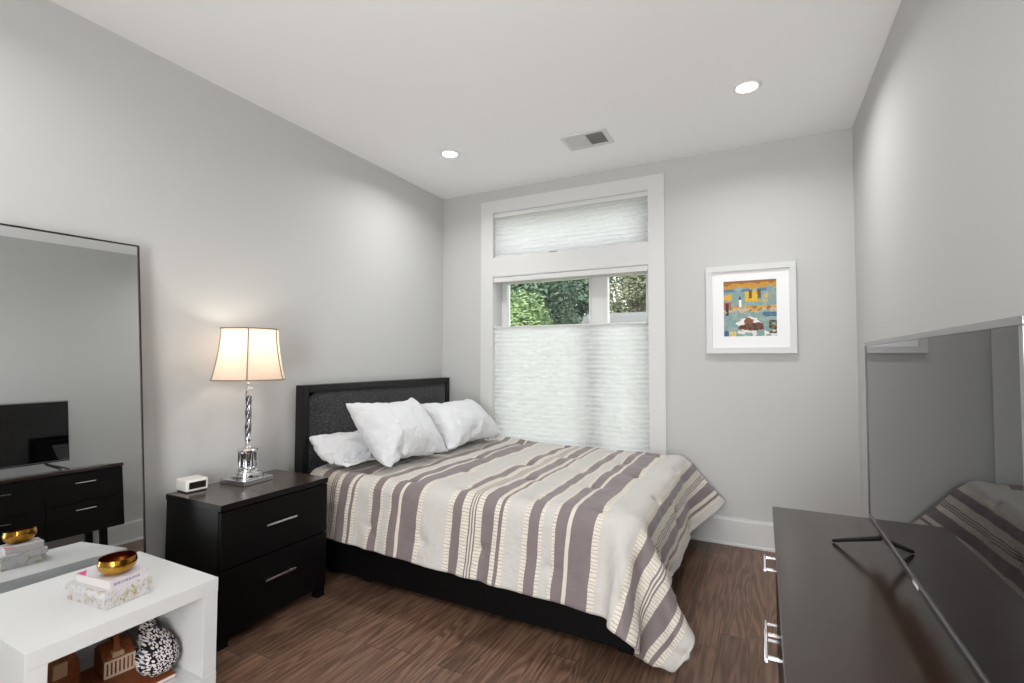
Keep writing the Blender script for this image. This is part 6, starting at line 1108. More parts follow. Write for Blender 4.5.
def build_pillow(b, label):
    nx, ny = 34, 24; co = dec(b, 1000.0); org = Vector(co.mean(0)); org.z = co[:, 2].min()
    bm = bmesh.new(); k = 0; top = {}; bot = {}
    for i in range(nx):
        for j in range(ny):
            e = i in (0, nx - 1) or j in (0, ny - 1)
            top[i, j] = bm.verts.new(co[k]); k += 1
            if e: bot[i, j] = top[i, j]
            else: bot[i, j] = bm.verts.new(co[k]); k += 1
    for i in range(nx - 1):
        for j in range(ny - 1):
            bm.faces.new((top[i, j], top[i + 1, j], top[i + 1, j + 1], top[i, j + 1]))
            bm.faces.new((bot[i, j], bot[i, j + 1], bot[i + 1, j + 1], bot[i + 1, j]))
    o = obj('pillow', bm, m_pillow, loc=org, smooth=True, angle=180)
    s = o.modifiers.new('smooth', 'SUBSURF'); s.levels = s.render_levels = 1
    tag(o, label, 'pillow', 'white bed pillows')


build_pillow(P1, 'flat white pillow lying low at the near edge of the bed, beside the nightstand')
build_pillow(P2, 'plump white pillow leaning on the headboard, nearer one of the upright pair')
build_pillow(P3, 'plump white pillow leaning on the headboard, next to the window')


# ------------------------------------------------------------------ drawer pull
def pull(bm, p, axis, L, out, r=.005, off=.028):
    """bar handle: p centre on the drawer face, axis 'y' along the bar, out = outward direction (+1/-1 in x)"""
    x, y, z = p
    add_box(bm, x + out * off - r, x + out * off + r, y - L / 2, y + L / 2, z - r, z + r, .0015)
    for s in (-1, 1): add_box(bm, min(x, x + out * off), max(x, x + out * off), y + s * L * .38 - r * .8, y + s * L * .38 + r * .8, z - r * .8, z + r * .8)


def build_nightstand():
    x0, x1, y0, y1, H = .094, .514, -2.371, -1.783, .623
    t = thing('nightstand', ((x0 + x1) / 2, (y0 + y1) / 2, 0), 'black two-drawer nightstand between the mirror and the bed', 'nightstand')
    tp = box_obj('top', (x0, x1, y0, y1, H - .028, H), m_esp, t, .002)
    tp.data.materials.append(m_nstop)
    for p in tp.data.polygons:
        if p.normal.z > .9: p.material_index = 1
    bm = bmesh.new()
    add_box(bm, x0 + .004, x1 - .024, y0 + .003, y0 + .022, .05, H - .028); add_box(bm, x0 + .004, x1 - .024, y1 - .022, y1 - .003, .05, H - .028)
    add_box(bm, x0 + .004, x0 + .014, y0 + .022, y1 - .022, .05, H - .028); add_box(bm, x0 + .014, x1 - .024, y0 + .022, y1 - .022, .05, .068)
    obj('carcass', bm, m_esp, t)
    zs = ((.342, H - .034), (.055, .335))
    for z0, z1 in zs:
        d = box_obj('drawer', (x1 - .022, x1 - .002, y0 + .004, y1 - .004, z0, z1), m_black, t, .0015)
        bm = bmesh.new(); zc = z1 - .106
        pull(bm, (x1 - .002, -2.085, zc), 'y', .165, 1)
        obj('handle', bm, m_nickel, d)
    for x in (x0 + .01, x1 - .055):
        for y in (y0 + .006, y1 - .051): box_obj('leg', (x, x + .045, y, y + .045, 0, .05), m_black, t)


build_nightstand()


def build_dresser():
    x0, x1, y1, y0, H, B = 2.632, 3.112, -1.722, -3.20, .742, .235
    t = thing('dresser', ((x0 + x1) / 2, (y0 + y1) / 2, 0), 'long low dark brown dresser along the right wall carrying the television', 'dresser')
    box_obj('top', (x0, x1, y0, y1, H - .026, H), m_esptop, t, .0015)
    bm = bmesh.new(); xf = x0 + .026
    for y in (y1 - .022, y0 + .004): add_box(bm, xf, x1 - .004, y, y + .018, B, H - .026)
    add_box(bm, xf, x1 - .004, y0 + .022, y1 - .022, B, B + .018); add_box(bm, x1 - .012, x1 - .004, y0 + .022, y1 - .022, B + .018, H - .026)
    w = (y1 - y0 - .008) / 3
    for k in (1, 2): add_box(bm, xf, x1 - .014, y1 - .004 - k * w - .008, y1 - .004 - k * w + .008, B + .018, H - .026)
    obj('carcass', bm, m_esp, t)
    for k in range(3):
        for z0, z1, zh in ((.484, H - .030, .634), (B + .002, .480, .427)):
            ya, yb = y1 - .004 - (k + 1) * w + .002, y1 - .004 - k * w - .002
            d = box_obj('drawer', (x0 + .008, xf - .001, ya, yb, z0, z1), m_esp, t, .0015)
            bm = bmesh.new(); pull(bm, (x0 + .008, (ya + yb) / 2 - .012, zh), 'y', .130, -1, .0038, .034)
            obj('handle', bm, m_chrome, d)
    for y in (y1 - .15, y0 + .10):
        for x in (x0 + .06, x1 - .10): box_obj('leg', (x, x + .045, y, y + .045, 0, B), m_esp, t)


build_dresser()


def build_tv():
    xs, y1, y0, z0, z1 = 2.868, -2.006, -2.959, .816, 1.312
    t = thing('television', (2.885, (y0 + y1) / 2, .742), 'flat-screen television with thin grey bezel standing on the dresser', 'television')
    b = .011
    bm = bmesh.new()
    for d in ((y0, y1, z1 - b, z1), (y0, y0 + b, z0 + b * 1.2, z1 - b)): add_box(bm, xs, xs + .022, *d, bev=.001)
    obj('bezel', bm, m_bezel, t)
    bm = bmesh.new()
    add_box(bm, xs + .0005, xs + .022, y0, y1, z0, z0 + b * 1.2 - .003); add_box(bm, xs + .0005, xs + .022, y1 - .005, y1, z0 + b * 1.2, z1 - b)
    obj('lower_bezel', bm, m_plastic_b, t)
    box_obj('trim_strip', (xs - .0005, xs + .004, y0, y1, z0 + b * 1.2 - .003, z0 + b * 1.2), m_bezel, t)
    box_obj('screen', (xs + .0025, xs + .016, y0 + b, y1 - b * .55, z0 + b * 1.2, z1 - b), m_screen, t)
    bm = bmesh.new()
    add_box(bm, xs + .02, xs + .034, y0 + .004, y1 - .004, z0 + .003, z1 - .003, .003)
    add_box(bm, xs + .033, xs + .075, y0 + .10, y1 - .10, z0 + .03, z0 + .33, .014)
    obj('rear_housing', bm, m_plastic_b, t)
    bm = bmesh.new(); add_box(bm, xs - .0008, xs, (y0 + y1) / 2 - .018, (y0 + y1) / 2 + .018, z0 + .003, z0 + .010)
    obj('badge', bm, m_plastic_w, t)
    for yc, s in ((y1 - .15, 1), (y0 + .15, -1)):
        bm = bmesh.new(); xm = xs + .014
        for xe, ye in ((2.78, yc + s * .125), (2.972, yc + s * .125)):
            pts = [(xm, yc, z0 + .006), (xm + (xe - xm) * .12, yc + (ye - yc) * .12, z0 - .012), (xm + (xe - xm) * .93, yc + (ye - yc) * .93, .742 + .010), (xe, ye, .742 + .0055)]
            tube(bm, pts, [.009, .008, .006, .0045], 10)
        obj('foot', bm, m_plastic_b, t, smooth=True)


build_tv()


# ------------------------------------------------------------------ lamp
def build_lamp():
    cx, cy, z = .215, -2.046, .623
    t = thing('table_lamp', (cx, cy, z), 'lit table lamp with cream bell shade and chrome column on the nightstand', 'lamp')
    bm = bmesh.new(); R = rotz(cx, cy, 4)
    add_box(bm, cx - .088, cx + .088, cy - .088, cy + .088, z, z + .026, .003, rot=R)
    obj('base_plate', bm, m_nickel, t)
    bm = bmesh.new()
    lathe(bm, [(.0, .026), (.068, .026), (.070, .032), (.068, .044), (.060, .048), (.058, .056), (.052, .060), (.050, .070), (.036, .074), (.033, .080), (.033, .150), (.036, .154), (.044, .158), (.045, .166), (.040, .172), (.026, .176), (.018, .182), (.012, .192), (.010, .205), (.016, .212), (.018, .222), (.014, .232), (.0, .234)], cx, cy, z, 40)
    for v in bm.verts:
        if v.co.z < z + .175: v.co.x = cx + (v.co.x - cx) * 1.12; v.co.y = cy + (v.co.y - cy) * 1.12
    for i in range(10):
        a = 2 * PI * i / 10
        lathe(bm, [(.0, .080), (.0055, .082), (.0055, .150), (0, .152)], cx + .041 * math.cos(a), cy + .041 * math.sin(a), z, 8)
    obj('pedestal', bm, m_chrome, t, smooth=True, angle=40)
    # twisted column
    bm = bmesh.new(); n = 24; rings = []
    for s in range(61):
        h = .232 + s / 60 * .212; ring = []
        for i in range(n):
            a = 2 * PI * i / n; r = .0125 + .0028 * math.cos(4 * (a - s / 60 * 4.5))
            ring.append(bm.verts.new((cx + r * math.cos(a), cy + r * math.sin(a), z + h)))
        rings.append(ring)
    for A, B in zip(rings, rings[1:]):
        for i in range(n): bm.faces.new((A[i], A[(i + 1) % n], B[(i + 1) % n], B[i]))
    bm.faces.new(rings[0][::-1]); bm.faces.new(rings[-1])
    obj('twisted_column', bm, Mat('smoked_chrome', (150, 150, 152), .16, 1).m, t, smooth=True, angle=80)
    bm = bmesh.new()
    lathe(bm, [(.0, .442), (.014, .443), (.018, .452), (.014, .462), (.012, .474), (.017, .480), (.017, .486), (.009, .492), (.008, .508), (.03, .512), (.044, .516), (.044, .519), (.012, .521), (.008, .53), (.008, .56), (0, .561)], cx, cy, z, 32)
    obj('crystal_collar', bm, m_crystal, t, smooth=True)
    # shade: six curved panels with piped seams
    zb, zt = 1.152 - z, 1.414 - z
    Rb, Rt = .186, .144
    angs = [math.radians(-34 + a) for a in (-4, 55, 116, 176, 235, 296)]
    def corner(k, s):
        r = Rt + (Rb - Rt) * (1 - s) ** 1.7
        return Vector((cx + r * math.cos(angs[k % 6]), cy + r * math.sin(angs[k % 6]), z + zb + (zt - zb) * s))
    ns = 12; sh = bmesh.new(); nw = 6
    for k in range(6):
        g = []
        for a in range(ns + 1):
            A, B = corner(k, a / ns), corner(k + 1, a / ns); row = []
            for q in range(nw + 1):
                f = q / nw; p = A.lerp(B, f)
                dv = Vector((p.x - cx, p.y - cy, 0)); p -= dv.normalized() * (-.010 * 4 * f * (1 - f))
                row.append(sh.verts.new(p))
            g.append(row)
        for a in range(ns):
            for q in range(nw): sh.faces.new((g[a][q], g[a][q + 1], g[a + 1][q + 1], g[a + 1][q]))
    bmesh.ops.remove_doubles(sh, verts=sh.verts[:], dist=1e-5)
    so = obj('lamp_shade', sh, m_shade, t, smooth=True, angle=30)
    bm = bmesh.new()
    for k in range(6): tube(bm, [corner(k, a / ns) for a in range(ns + 1)], .0032, 6)
    for s in (0, 1):
        for k in range(6):
            A, B = corner(k, s), corner(k + 1, s); pts = []
            for q in range(9):
                f = q / 8; p = A.lerp(B, f); dv = Vector((p.x - cx, p.y - cy, 0)); p += dv.normalized() * .010 * 4 * f * (1 - f); pts.append(p)
            tube(bm, pts, .004, 6)
    obj('piping', bm, m_piping, so, smooth=True)
    bm = bmesh.new()
    lathe(bm, [(0, .56), (.012, .562), (.014, .59), (.026, .62), (.03, .64), (.024, .664), (.0, .674)], cx, cy, z, 20)
    obj('bulb', bm, emit_mat('lit_bulb', (1, .86, .66, 1), 3), t, smooth=True)
    d = bpy.data.lights.new('bulb_light', 'POINT'); d.energy = LAMP; d.color = (1, .88, .74); d.shadow_soft_size = .035
    o = bpy.data.objects.new('bulb_light', d); COL.objects.link(o); o.parent = t; o.location = (0, 0, .715)


build_lamp()


def build_clock():
    z = .623; cx, cy = .135, -2.275
    t = thing('alarm_clock', (cx, cy, z), 'small white alarm clock with dark display on the nightstand', 'clock')
    R = rotz(cx, cy, -4)
    bm = bmesh.new(); add_box(bm, cx - .05, cx + .05, cy - .05, cy + .05, z + .004, z + .060, .007, 4, rot=R)
    obj('case', bm, m_plastic_w, t, smooth=True)
    bm = bmesh.new(); add_box(bm, cx + .0495, cx + .0512, cy - .038, cy + .038, z + .016, z + .048, .0008, rot=R)
    obj('display', bm, m_glassdark, t)
    bm = bmesh.new(); add_box(bm, cx - .044, cx + .044, cy - .044, cy + .044, z, z + .005, rot=R)
    obj('foot_pad', bm, m_plastic_b, t)


build_clock()


# ------------------------------------------------------------------ white side table and what is on it
TX0, TX1, TY0, TY1, TZ = .234, .776, -3.085, -2.542, .44


def build_table():
    t = thing('side_table', ((TX0 + TX1) / 2, (TY0 + TY1) / 2, 0), 'white boxy side table with open shelf in front of the mirror', 'table')
    w = .052
    box_obj('tabletop', (TX0, TX1, TY0, TY1, TZ - w, TZ), m_whitelam, t, .0015)
    for y in (TY0, TY1 - w): box_obj('side_panel', (TX0 + .001, TX1 - .001, y + .001, y + w - .001, .097, TZ - w), m_whitelam, t, .001)
    box_obj('shelf', (TX0, TX1, TY0, TY1, .045, .097), m_whitelam, t, .0015)
    box_obj('back_panel', (TX0 + .004, TX0 + .016, TY0 + w, TY1 - w, .097, TZ - w), m_whitelam, t)
    for x in (TX0 + .03, TX1 - .09):
        for y in (TY0 + .03, TY1 - .09): box_obj('foot', (x, x + .06, y, y + .06, 0, .045), m_whitelam, t)


build_table()


def build_gift_box():
    cx, cy, z = .585, -2.805, TZ; R = rotz(cx, cy, 5)
    t = thing('gift_box', (cx, cy, z), 'white lidded gift box with gold floral print on the white table', 'box')
    bm = bmesh.new(); add_box(bm, cx - .104, cx + .104, cy - .068, cy + .068, z, z + .044, .001, rot=R); obj('body', bm, m_floral, t)
    bm = bmesh.new()
    add_box(bm, cx - .109, cx + .109, cy - .073, cy + .073, z + .034, z + .056, .0015, rot=R); obj('lid', bm, m_floral, t)
    z += .056; cx, cy = .583, -2.797; R = rotz(cx, cy, 7)
    b = thing('book', (cx, cy, z), 'white paperback with pink lettering between the floral box and brass bowl', 'book')
    k = Mat('white_book_cover', (208, 204, 208), .4)
    bm = bmesh.new(); add_box(bm, cx - .091, cx + .091, cy - .06, cy + .06, z, z + .0015, rot=R)
    add_box(bm, cx - .091, cx + .091, cy - .06, cy + .06, z + .0245, z + .026, rot=R); add_box(bm, cx + .0895, cx + .091, cy - .06, cy + .06, z + .0015, z + .0245, rot=R)
    obj('cover', bm, k.m, b)
    bm = bmesh.new(); add_box(bm, cx - .089, cx + .089, cy - .058, cy + .058, z + .0015, z + .0245, rot=R); obj('pages', bm, m_paper, b)
    pk = Mat('pink_print', (205, 70, 130), .5).m; pk2 = Mat('mauve_print', (168, 138, 164), .5).m
    bm = bmesh.new()
    prism(bm, [(cx - .088, cy - .058), (cx - .040, cy - .058), (cx - .088, cy - .028)], 'z', z + .026, z + .0263)
    bmesh.ops.transform(bm, matrix=R, verts=bm.verts[:]); obj('pink_corner', bm, pk, b)
    bm = bmesh.new()
    rn = random.Random(2); y = cy - .050
    while y < cy + .03:
        w = rn.uniform(.004, .009); add_box(bm, cx + .091, cx + .0914, y, y + w, z + .009, z + .017, rot=R); y += w + .0025
    obj('spine_lettering', bm, pk2, b)
    z += .026; cx, cy = .615, -2.797
    bm = bmesh.new()
    prof = [(0, .0), (.024, .0), (.042, .006), (.056, .020), (.0605, .036), (.057, .052), (.0555, .052), (.058, .036), (.0535, .021), (.040, .009), (.022, .004), (0, .004)]
    prof2 = []
    for (a, b_), (c, d_) in zip(prof, prof[1:]):
        for s in range(3): prof2.append((a + (c - a) * s / 3, b_ + (d_ - b_) * s / 3))
    prof2.append(prof[-1])
    lathe(bm, [(max(r * .92, 1e-4), h * 1.05) for r, h in prof2], cx, cy, z, 40, cap=False)
    bmesh.ops.remove_doubles(bm, verts=bm.verts[:], dist=2e-4)
    for f in bm.faces:
        f.normal_update()
    bmesh.ops.recalc_face_normals(bm, faces=bm.faces[:])
    for f in bm.faces:
        c_ = f.calc_center_median(); q_ = Vector((c_.x - cx, c_.y - cy, 0))
        f.material_index = 1 if (q_.length > 1e-4 and f.normal.dot(q_) < 0) or f.normal.z > .8 else 0
    o = obj('bowl', bm, [m_brass, m_dkbrass], loc=(cx, cy, z), smooth=True, angle=60)
    tag(o, 'small hammered brass bowl on the white book', 'bowl')


build_gift_box()


def build_shelf_items():
    z = .097
    # flat book lying under the basket and pouch
    cx, cy = .525, -2.735; R = rotz(cx, cy, -3)
    z += .0006
    b = thing('magazine', (cx, cy, z), 'flat cream and orange-brown book under the basket on the table shelf', 'book')
    bm = bmesh.new(); add_box(bm, cx - .15, cx + .15, cy - .11, cy + .11, z + .001, z + .014, rot=R); obj('pages', bm, m_paper, b)
    bm = bmesh.new()
    for a in (z, z + .014): add_box(bm, cx - .152, cx + .152, cy - .112, cy + .112, a, a + .0015, rot=R)
    obj('cover', bm, m_leather, b)
    z += .0155
    # slatted leather basket
    cx, cy = .452, -2.722
    t = thing('basket', (cx, cy, z), 'small orange-brown basket with cream slatted front on the table shelf', 'basket')
    R = rotz(cx, cy, -8)
    bm = bmesh.new()
    prism(bm, [(cx - .05, z), (cx + .055, z), (cx + .052, z + .062), (cx + .02, z + .088), (cx - .03, z + .094), (cx - .05, z + .08)], 'y', cy - .048, cy + .048)
    bmesh.ops.transform(bm, matrix=R, verts=bm.verts[:]); bmesh.ops.bevel(bm, geom=bm.edges[:], offset=.005, segments=2, affect='EDGES'); obj('body', bm, m_leather, t, smooth=True)
    bm = bmesh.new(); xf = cx + .0555
    add_box(bm, xf - .004, xf + .004, cy - .046, cy + .046, z + .053, z + .060, rot=R); add_box(bm, xf - .003, xf + .005, cy - .046, cy + .046, z + .001, z + .008, rot=R)
    for i in range(8): add_box(bm, xf - .003, xf + .004, cy - .046 + i * .0123, cy - .046 + i * .0123 + .0055, z + .008, z + .053, rot=R)
    obj('slats', bm, m_cream, t)
    bm = bmesh.new()
    pts = [(cx - .045, cy + .01, z + .086), (cx - .03, cy + .008, z + .112), (cx + .0, cy + .002, z + .122), (cx + .03, cy - .004, z + .104), (cx + .046, cy - .006, z + .076)]
    tube(bm, [R @ Vector(p) for p in pts], .010, 8, flat=.45)
    st = obj('strap', bm, m_leather, t, smooth=True)
    bm = bmesh.new(); add_box(bm, cx + .030, cx + .058, cy - .022, cy + .012, z + .064, z + .082, .003, rot=R); obj('strap_tab', bm, m_strap, st)
    # printed pouch: two soft lobes, knotted
    cx, cy, z = .622, -2.664, z
    bm = bmesh.new(); bmesh.ops.create_icosphere(bm, subdivisions=5, radius=1)
    for v in bm.verts:
        n = v.co.normalized(); nz = noise.noise(n * 2.1 + Vector((3, 1, 7))); wr = noise.noise(n * 6 + Vector((1, 9, 2)))
        r = 1 + .10 * nz + .035 * wr
        h = n.z * r
        sx = .068 * r * (1 - .18 * max(0, h)); p = Vector((n.x * sx, n.y * sx, max(h * .072, -.066)))
        # gathered neck leaning back
        k = max(0, h - .55) / .5
        p.x -= .05 * k; p.y += -.004 * k; p.z += .02 * k
        p.x *= 1; v.co = Vector((cx, cy, z + .066)) + p
    o = obj('pouch', bm, m_daisy, loc=(cx, cy, z), smooth=True, angle=180)
    tag(o, 'round black fabric pouch with white daisy print on the table shelf', 'pouch')
    cx, cy = .492, -2.633
    bm = bmesh.new(); bmesh.ops.create_icosphere(bm, subdivisions=4, radius=1)
    for v in bm.verts:
        n = v.co.normalized(); r = 1 + .14 * noise.noise(n * 2.4 + Vector((8, 3, 2)))
        v.co = Vector((cx + n.x * .034 * r, cy + n.y * .030 * r, z + .085 + max(n.z * .086 * r, -.0845)))
    o = obj('pouch', bm, m_daisy, loc=(cx, cy, z), smooth=True, angle=180)
    tag(o, 'taller dark daisy-print pouch behind the round pouch on the table shelf', 'pouch')


build_shelf_items()


def build_leather_bag():
    cx, cy, z = .40, -2.885, .0985
    t = thing('leather_bag', (cx, cy, z), 'soft orange-brown leather bag left of the slatted basket on the table shelf', 'bag')
    bm = bmesh.new(); bmesh.ops.create_cube(bm, size=2); bmesh.ops.subdivide_edges(bm, edges=bm.edges[:], cuts=9, use_grid_fill=True)
    for v in bm.verts:
        n = v.co.copy(); r = max(abs(n.x), abs(n.y), abs(n.z)); s = n.normalized(); p = n * .55 + s * .5
        k = 1 - .28 * (n.z + 1) / 2; w = .006 * noise.noise(n * 2.2)
        v.co = Vector((cx + p.x * .062 * k + w, cy + p.y * .072 * k + w, z + .088 + max(-.088, p.z * .085)))
    obj('body', bm, m_leather, t, smooth=True, angle=180)
    bm = bmesh.new(); tube(bm, [(cx + .03, cy - .04, z + .15), (cx + .035, cy - .03, z + .21), (cx + .03, cy, z + .235), (cx + .035, cy + .03, z + .21), (cx + .03, cy + .04, z + .15)], .006, 8)
    obj('handle', bm, m_leather, t, smooth=True)
    bm = bmesh.new(); add_box(bm, cx + .052, cx + .064, cy - .02, cy + .02, z + .07, z + .12, .003); obj('clasp', bm, m_strap, t)


build_leather_bag()


# ------------------------------------------------------------------ leaning mirror
def build_mirror():
    m, al, be = .213, math.radians(4.213), math.radians(-2.807)
    q = Vector((m, -2.5, 0)); n = Vector((math.cos(al) * math.cos(be), math.cos(al) * math.sin(be), math.sin(al)))
    e1 = Vector((-math.sin(be), math.cos(be), 0)); e2 = n.cross(e1); 
    if e2.z < 0: e2 = -e2
    t = thing('floor_mirror', (m, -2.9, 0), 'tall thin-framed floor mirror leaning on the left wall', 'mirror')
    s1 = (Vector((.082, -2.508, 1.773)) - q).dot(e1); s0 = s1 - .86; t1 = (Vector((.082, -2.508, 1.773)) - q).dot(e2)
    t0 = .018
    th = math.radians(.8); X = Matrix((n, e1, e2)).transposed().to_4x4(); X.translation = q
    X = X @ Matrix.Translation((0, s1, t1)) @ Matrix.Rotation(th, 4, 'X') @ Matrix.Translation((0, -s1, -t1))
    f = .0055
    bm = bmesh.new()
    for a, b, c, d in ((s0, s1, t1 - f, t1), (s0, s1, t0, t0 + f), (s0, s0 + f, t0 + f, t1 - f), (s1 - f, s1, t0 + f, t1 - f)): add_box(bm, -.022, .005, a, b, c, d)
    bmesh.ops.transform(bm, matrix=X, verts=bm.verts[:]); obj('frame', bm, m_mframe, t)
    bm = bmesh.new(); add_box(bm, -.004, 0, s0 + f, s1 - f, t0 + f, t1 - f); bmesh.ops.transform(bm, matrix=X, verts=bm.verts[:]); obj('mirror_glass', bm, m_mirror, t)
    bm = bmesh.new(); add_box(bm, -.020, -.004, s0 + f, s1 - f, t0 + f, t1 - f); bmesh.ops.transform(bm, matrix=X, verts=bm.verts[:]); obj('backing', bm, m_plastic_b, t)


build_mirror()


# ------------------------------------------------------------------ picture
def build_picture():
    x0, x1, z0, z1, y = 2.262, 2.814, 1.305, 1.912, 0
    t = thing('framed_picture', ((x0 + x1) / 2, 0, z0), 'white framed seaside painting hanging on the back wall right of the window', 'picture')
    w = .040; d = .032
    bm = bmesh.new()
    for a, b, c, e in ((x0, x1, z1 - w, z1), (x0, x1, z0, z0 + w), (x0, x0 + w, z0 + w, z1 - w), (x1 - w, x1, z0 + w, z1 - w)): add_box(bm, a, b, -d, 0, c, e, .0015)
    obj('frame', bm, m_plastic_w if False else m_trim, t)
    ax0, ax1, az0, az1 = x0 + .113, x1 - .115, z0 + .118, z1 - .108
    bm = bmesh.new()
    for a, b, c, e in ((x0 + w, x1 - w, az1, z1 - w), (x0 + w, x1 - w, z0 + w, az0), (x0 + w, ax0, az0, az1), (ax1, x1 - w, az0, az1)): add_box(bm, a, b, -.014, -.006, c, e)
    obj('mat_board', bm, Mat('white_mat_board', (244, 244, 244), .9).m, t)
    # loose brushwork: a lighthouse on a spit, rocks and surf, ochre sky
    nx, nz = 84, 90; rn = random.Random(4)
    def col(u, v):
        n = lambda s, o=0: noise.noise(Vector((u * s, v * s * 1.6, o)))
        c = (128, 156, 152)                                         # grey-teal water and air
        if n(7, 1) > .18: c = (146, 166, 160)
        if v > .86 + .05 * n(6, 2): c = (196, 142, 44)              # ochre band on top
        if v > .94 + .06 * n(9, 3): c = (150, 98, 40)
        if .80 < v < .86 and n(8, 4) > 0: c = (92, 120, 148)
        if .42 < u < .84 and .62 < v < .80 and n(6, 5) > -.22: c = (222, 178, 40)   # yellow clouds
        if u < .15 and .64 < v < .77 and n(7, 6) > -.2: c = (222, 170, 52)
        for uc in (.52, .68):
            if abs(u - uc) < .03 + .03 * (v - .7) and .68 < v < .83: c = (104, 78, 40)
        if .66 < v < .86 and u > .84 and n(9, 7) > .05: c = (150, 158, 140)
        if .46 + .04 * n(5, 8) < v < .54 + .05 * n(6, 9): c = (204, 160, 62) if n(11, 10) > -.1 else (160, 106, 50)
        if v < .50 and v > .44 + .04 * n(7, 11) and n(10, 12) > 0: c = (196, 176, 150)
        if u < .14 and .48 < v < .62: c = (170, 96, 72)
        if .03 < u < .10 and .38 < v < .60 and n(14, 13) > -.3: c = (60, 40, 28)
        if abs(u - .32) < .028 and .52 < v < .66: c = (240, 240, 236)          # lighthouse
        if abs(u - .32) < .018 and .66 <= v < .71: c = (44, 70, 130)
        if u > .72 and .34 < v < .42 and n(8, 14) > -.1: c = (70, 104, 132)
        if ((u - .47) / .22) ** 2 + ((v - .20) / .13) ** 2 < 1 + .8 * n(9, 15): c = (232, 228, 222)  # surf
        if ((u - .55) / .24) ** 2 + ((v - .17) / .075) ** 2 < 1 + .7 * n(12, 16): c = (110, 60, 36) if n(16, 17) > -.05 else (58, 36, 28)
        if ((u - .47) / .10) ** 2 + ((v - .26) / .06) ** 2 < 1 + .7 * n(14, 18): c = (126, 78, 50)
        if v < .10 and n(8, 19) > .1: c = (226, 222, 214)
        if u > .86 and .04 < v < .28 and n(9, 20) > -.2: c = (120, 96, 44) if n(20, 21) > 0 else (54, 48, 36)
        if u < .10 and v < .10: c = (52, 88, 138)
        if .10 < u < .24 and v < .09: c = (206, 190, 120)
        k = 1 + .16 * noise.noise(Vector((u * 40, v * 70, 31))) + rn.uniform(-.05, .05)
        return [max(0, min(255, q * k)) for q in c]
    me = bpy.data.meshes.new('artwork'); vs = []; fs = []
    org = t.location
    for i in range(nx + 1):
        for j in range(nz + 1): vs.append((ax0 + (ax1 - ax0) * i / nx - org.x, -.010 - org.y, az0 + (az1 - az0) * j / nz - org.z))
    id_ = lambda i, j: i * (nz + 1) + j
    cols = []
    for i in range(nx):
        for j in range(nz):
            fs.append((id_(i, j), id_(i + 1, j), id_(i + 1, j + 1), id_(i, j + 1))); cols.append(lin(col((i + .5) / nx, (j + .5) / nz)))
    me.from_pydata(vs, [], fs)
    at = me.color_attributes.new('pigment', 'FLOAT_COLOR', 'CORNER')
    at.data.foreach_set('color', np.repeat(np.array(cols, np.float32), 4, 0).reshape(-1))
    k = Mat('oil_paint', (128, 128, 128), .55); a = k.node('ShaderNodeAttribute', attribute_name='pigment'); k.base(a.outputs['Color'])
    me.materials.append(k.m)
    o = bpy.data.objects.new('artwork', me); COL.objects.link(o); o.parent = t
    box_obj('backing_board', (x0 + w, x1 - w, -.006, -.001, z0 + w, z1 - w), m_darkback, t)


build_picture()


# ------------------------------------------------------------------ ceiling vent
def build_vent():
    x0, x1, y0, y1, z = 1.425, 1.735, -.705, -.480, RH
    t = thing('ceiling_vent', ((x0 + x1) / 2, (y0 + y1) / 2, z), 'white two-panel air vent in the ceiling between the recessed lights', 'vent')
    b = .028; xm = (x0 + x1) / 2; bm = bmesh.new()
    for d in ((x0, x1, y0, y0 + b), (x0, x1, y1 - b, y1), (x0, x0 + b, y0 + b, y1 - b), (x1 - b, x1, y0 + b, y1 - b), (xm - .009, xm + .009, y0 + b, y1 - b)):
        add_box(bm, d[0], d[1], d[2], d[3], z - .008, z, .001)
    obj('frame', bm, m_trim, t)
    for side, (a, c, tilt) in enumerate(((x0 + b, xm - .009, 1), (xm + .009, x1 - b, -1))):
        bm = bmesh.new(); n = 13
        for i in range(n):
            x = a + (c - a) * (i + .5) / n; h = (c - a) / n * (.62 if tilt > 0 else .34)
            prism(bm, [(x - h * tilt, z - .0065), (x - h * tilt + .0012, z - .0065), (x + h * tilt + .0012, z - .0015), (x + h * tilt, z - .0015)], 'y', y0 + b, y1 - b)
        obj('louvers', bm, m_trim, t)
    box_obj('duct_shade_sheet', (x0 + b, x1 - b, y0 + b, y1 - b, z - .0012, z - .0002), m_darkback, t)  # thin dark sheet standing in for the shade inside the duct


build_vent()


# ------------------------------------------------------------------ shades
def shade(label, ztop, zbot, head=None, rail_top=False, tab=False):
    x0, x1 = OX0 + .009, OX1 - .009
    t = thing('cellular_shade', ((x0 + x1) / 2, .02, zbot), label, 'window shade', 'white pleated window shades')
    if head: box_obj('headrail', (x0, x1, -.012, .045, head[0], head[1]), m_trim, t, .003)
    if rail_top: box_obj('top_rail', (x0, x1, -.004, .036, ztop, ztop + .014), m_trim, t, .003)
    bm = bmesh.new(); n = max(2, round((ztop - zbot) / .019)); n += n % 2
    prev = None
    for i in range(n + 1):
        z = zbot + .014 + (ztop - zbot - .014) * i / n; y = .016 + (.007 if i % 2 else -.007)
        cur = [bm.verts.new((x0 + .002, y, z)), bm.verts.new((x1 - .002, y, z))]
        if prev: bm.faces.new((prev[0], prev[1], cur[1], cur[0]))
        prev = cur
    obj('pleated_fabric', bm, m_blind, t)
    r = box_obj('bottom_rail', (x0, x1, -.002, .034, zbot, zbot + .014), m_trim, t, .003)
    if tab: box_obj('pull_tab', (1.06, 1.13, -.016, -.002, zbot + .001, zbot + .009), Mat('grey_pull_tab', (120, 120, 122), .5).m, r, .002)


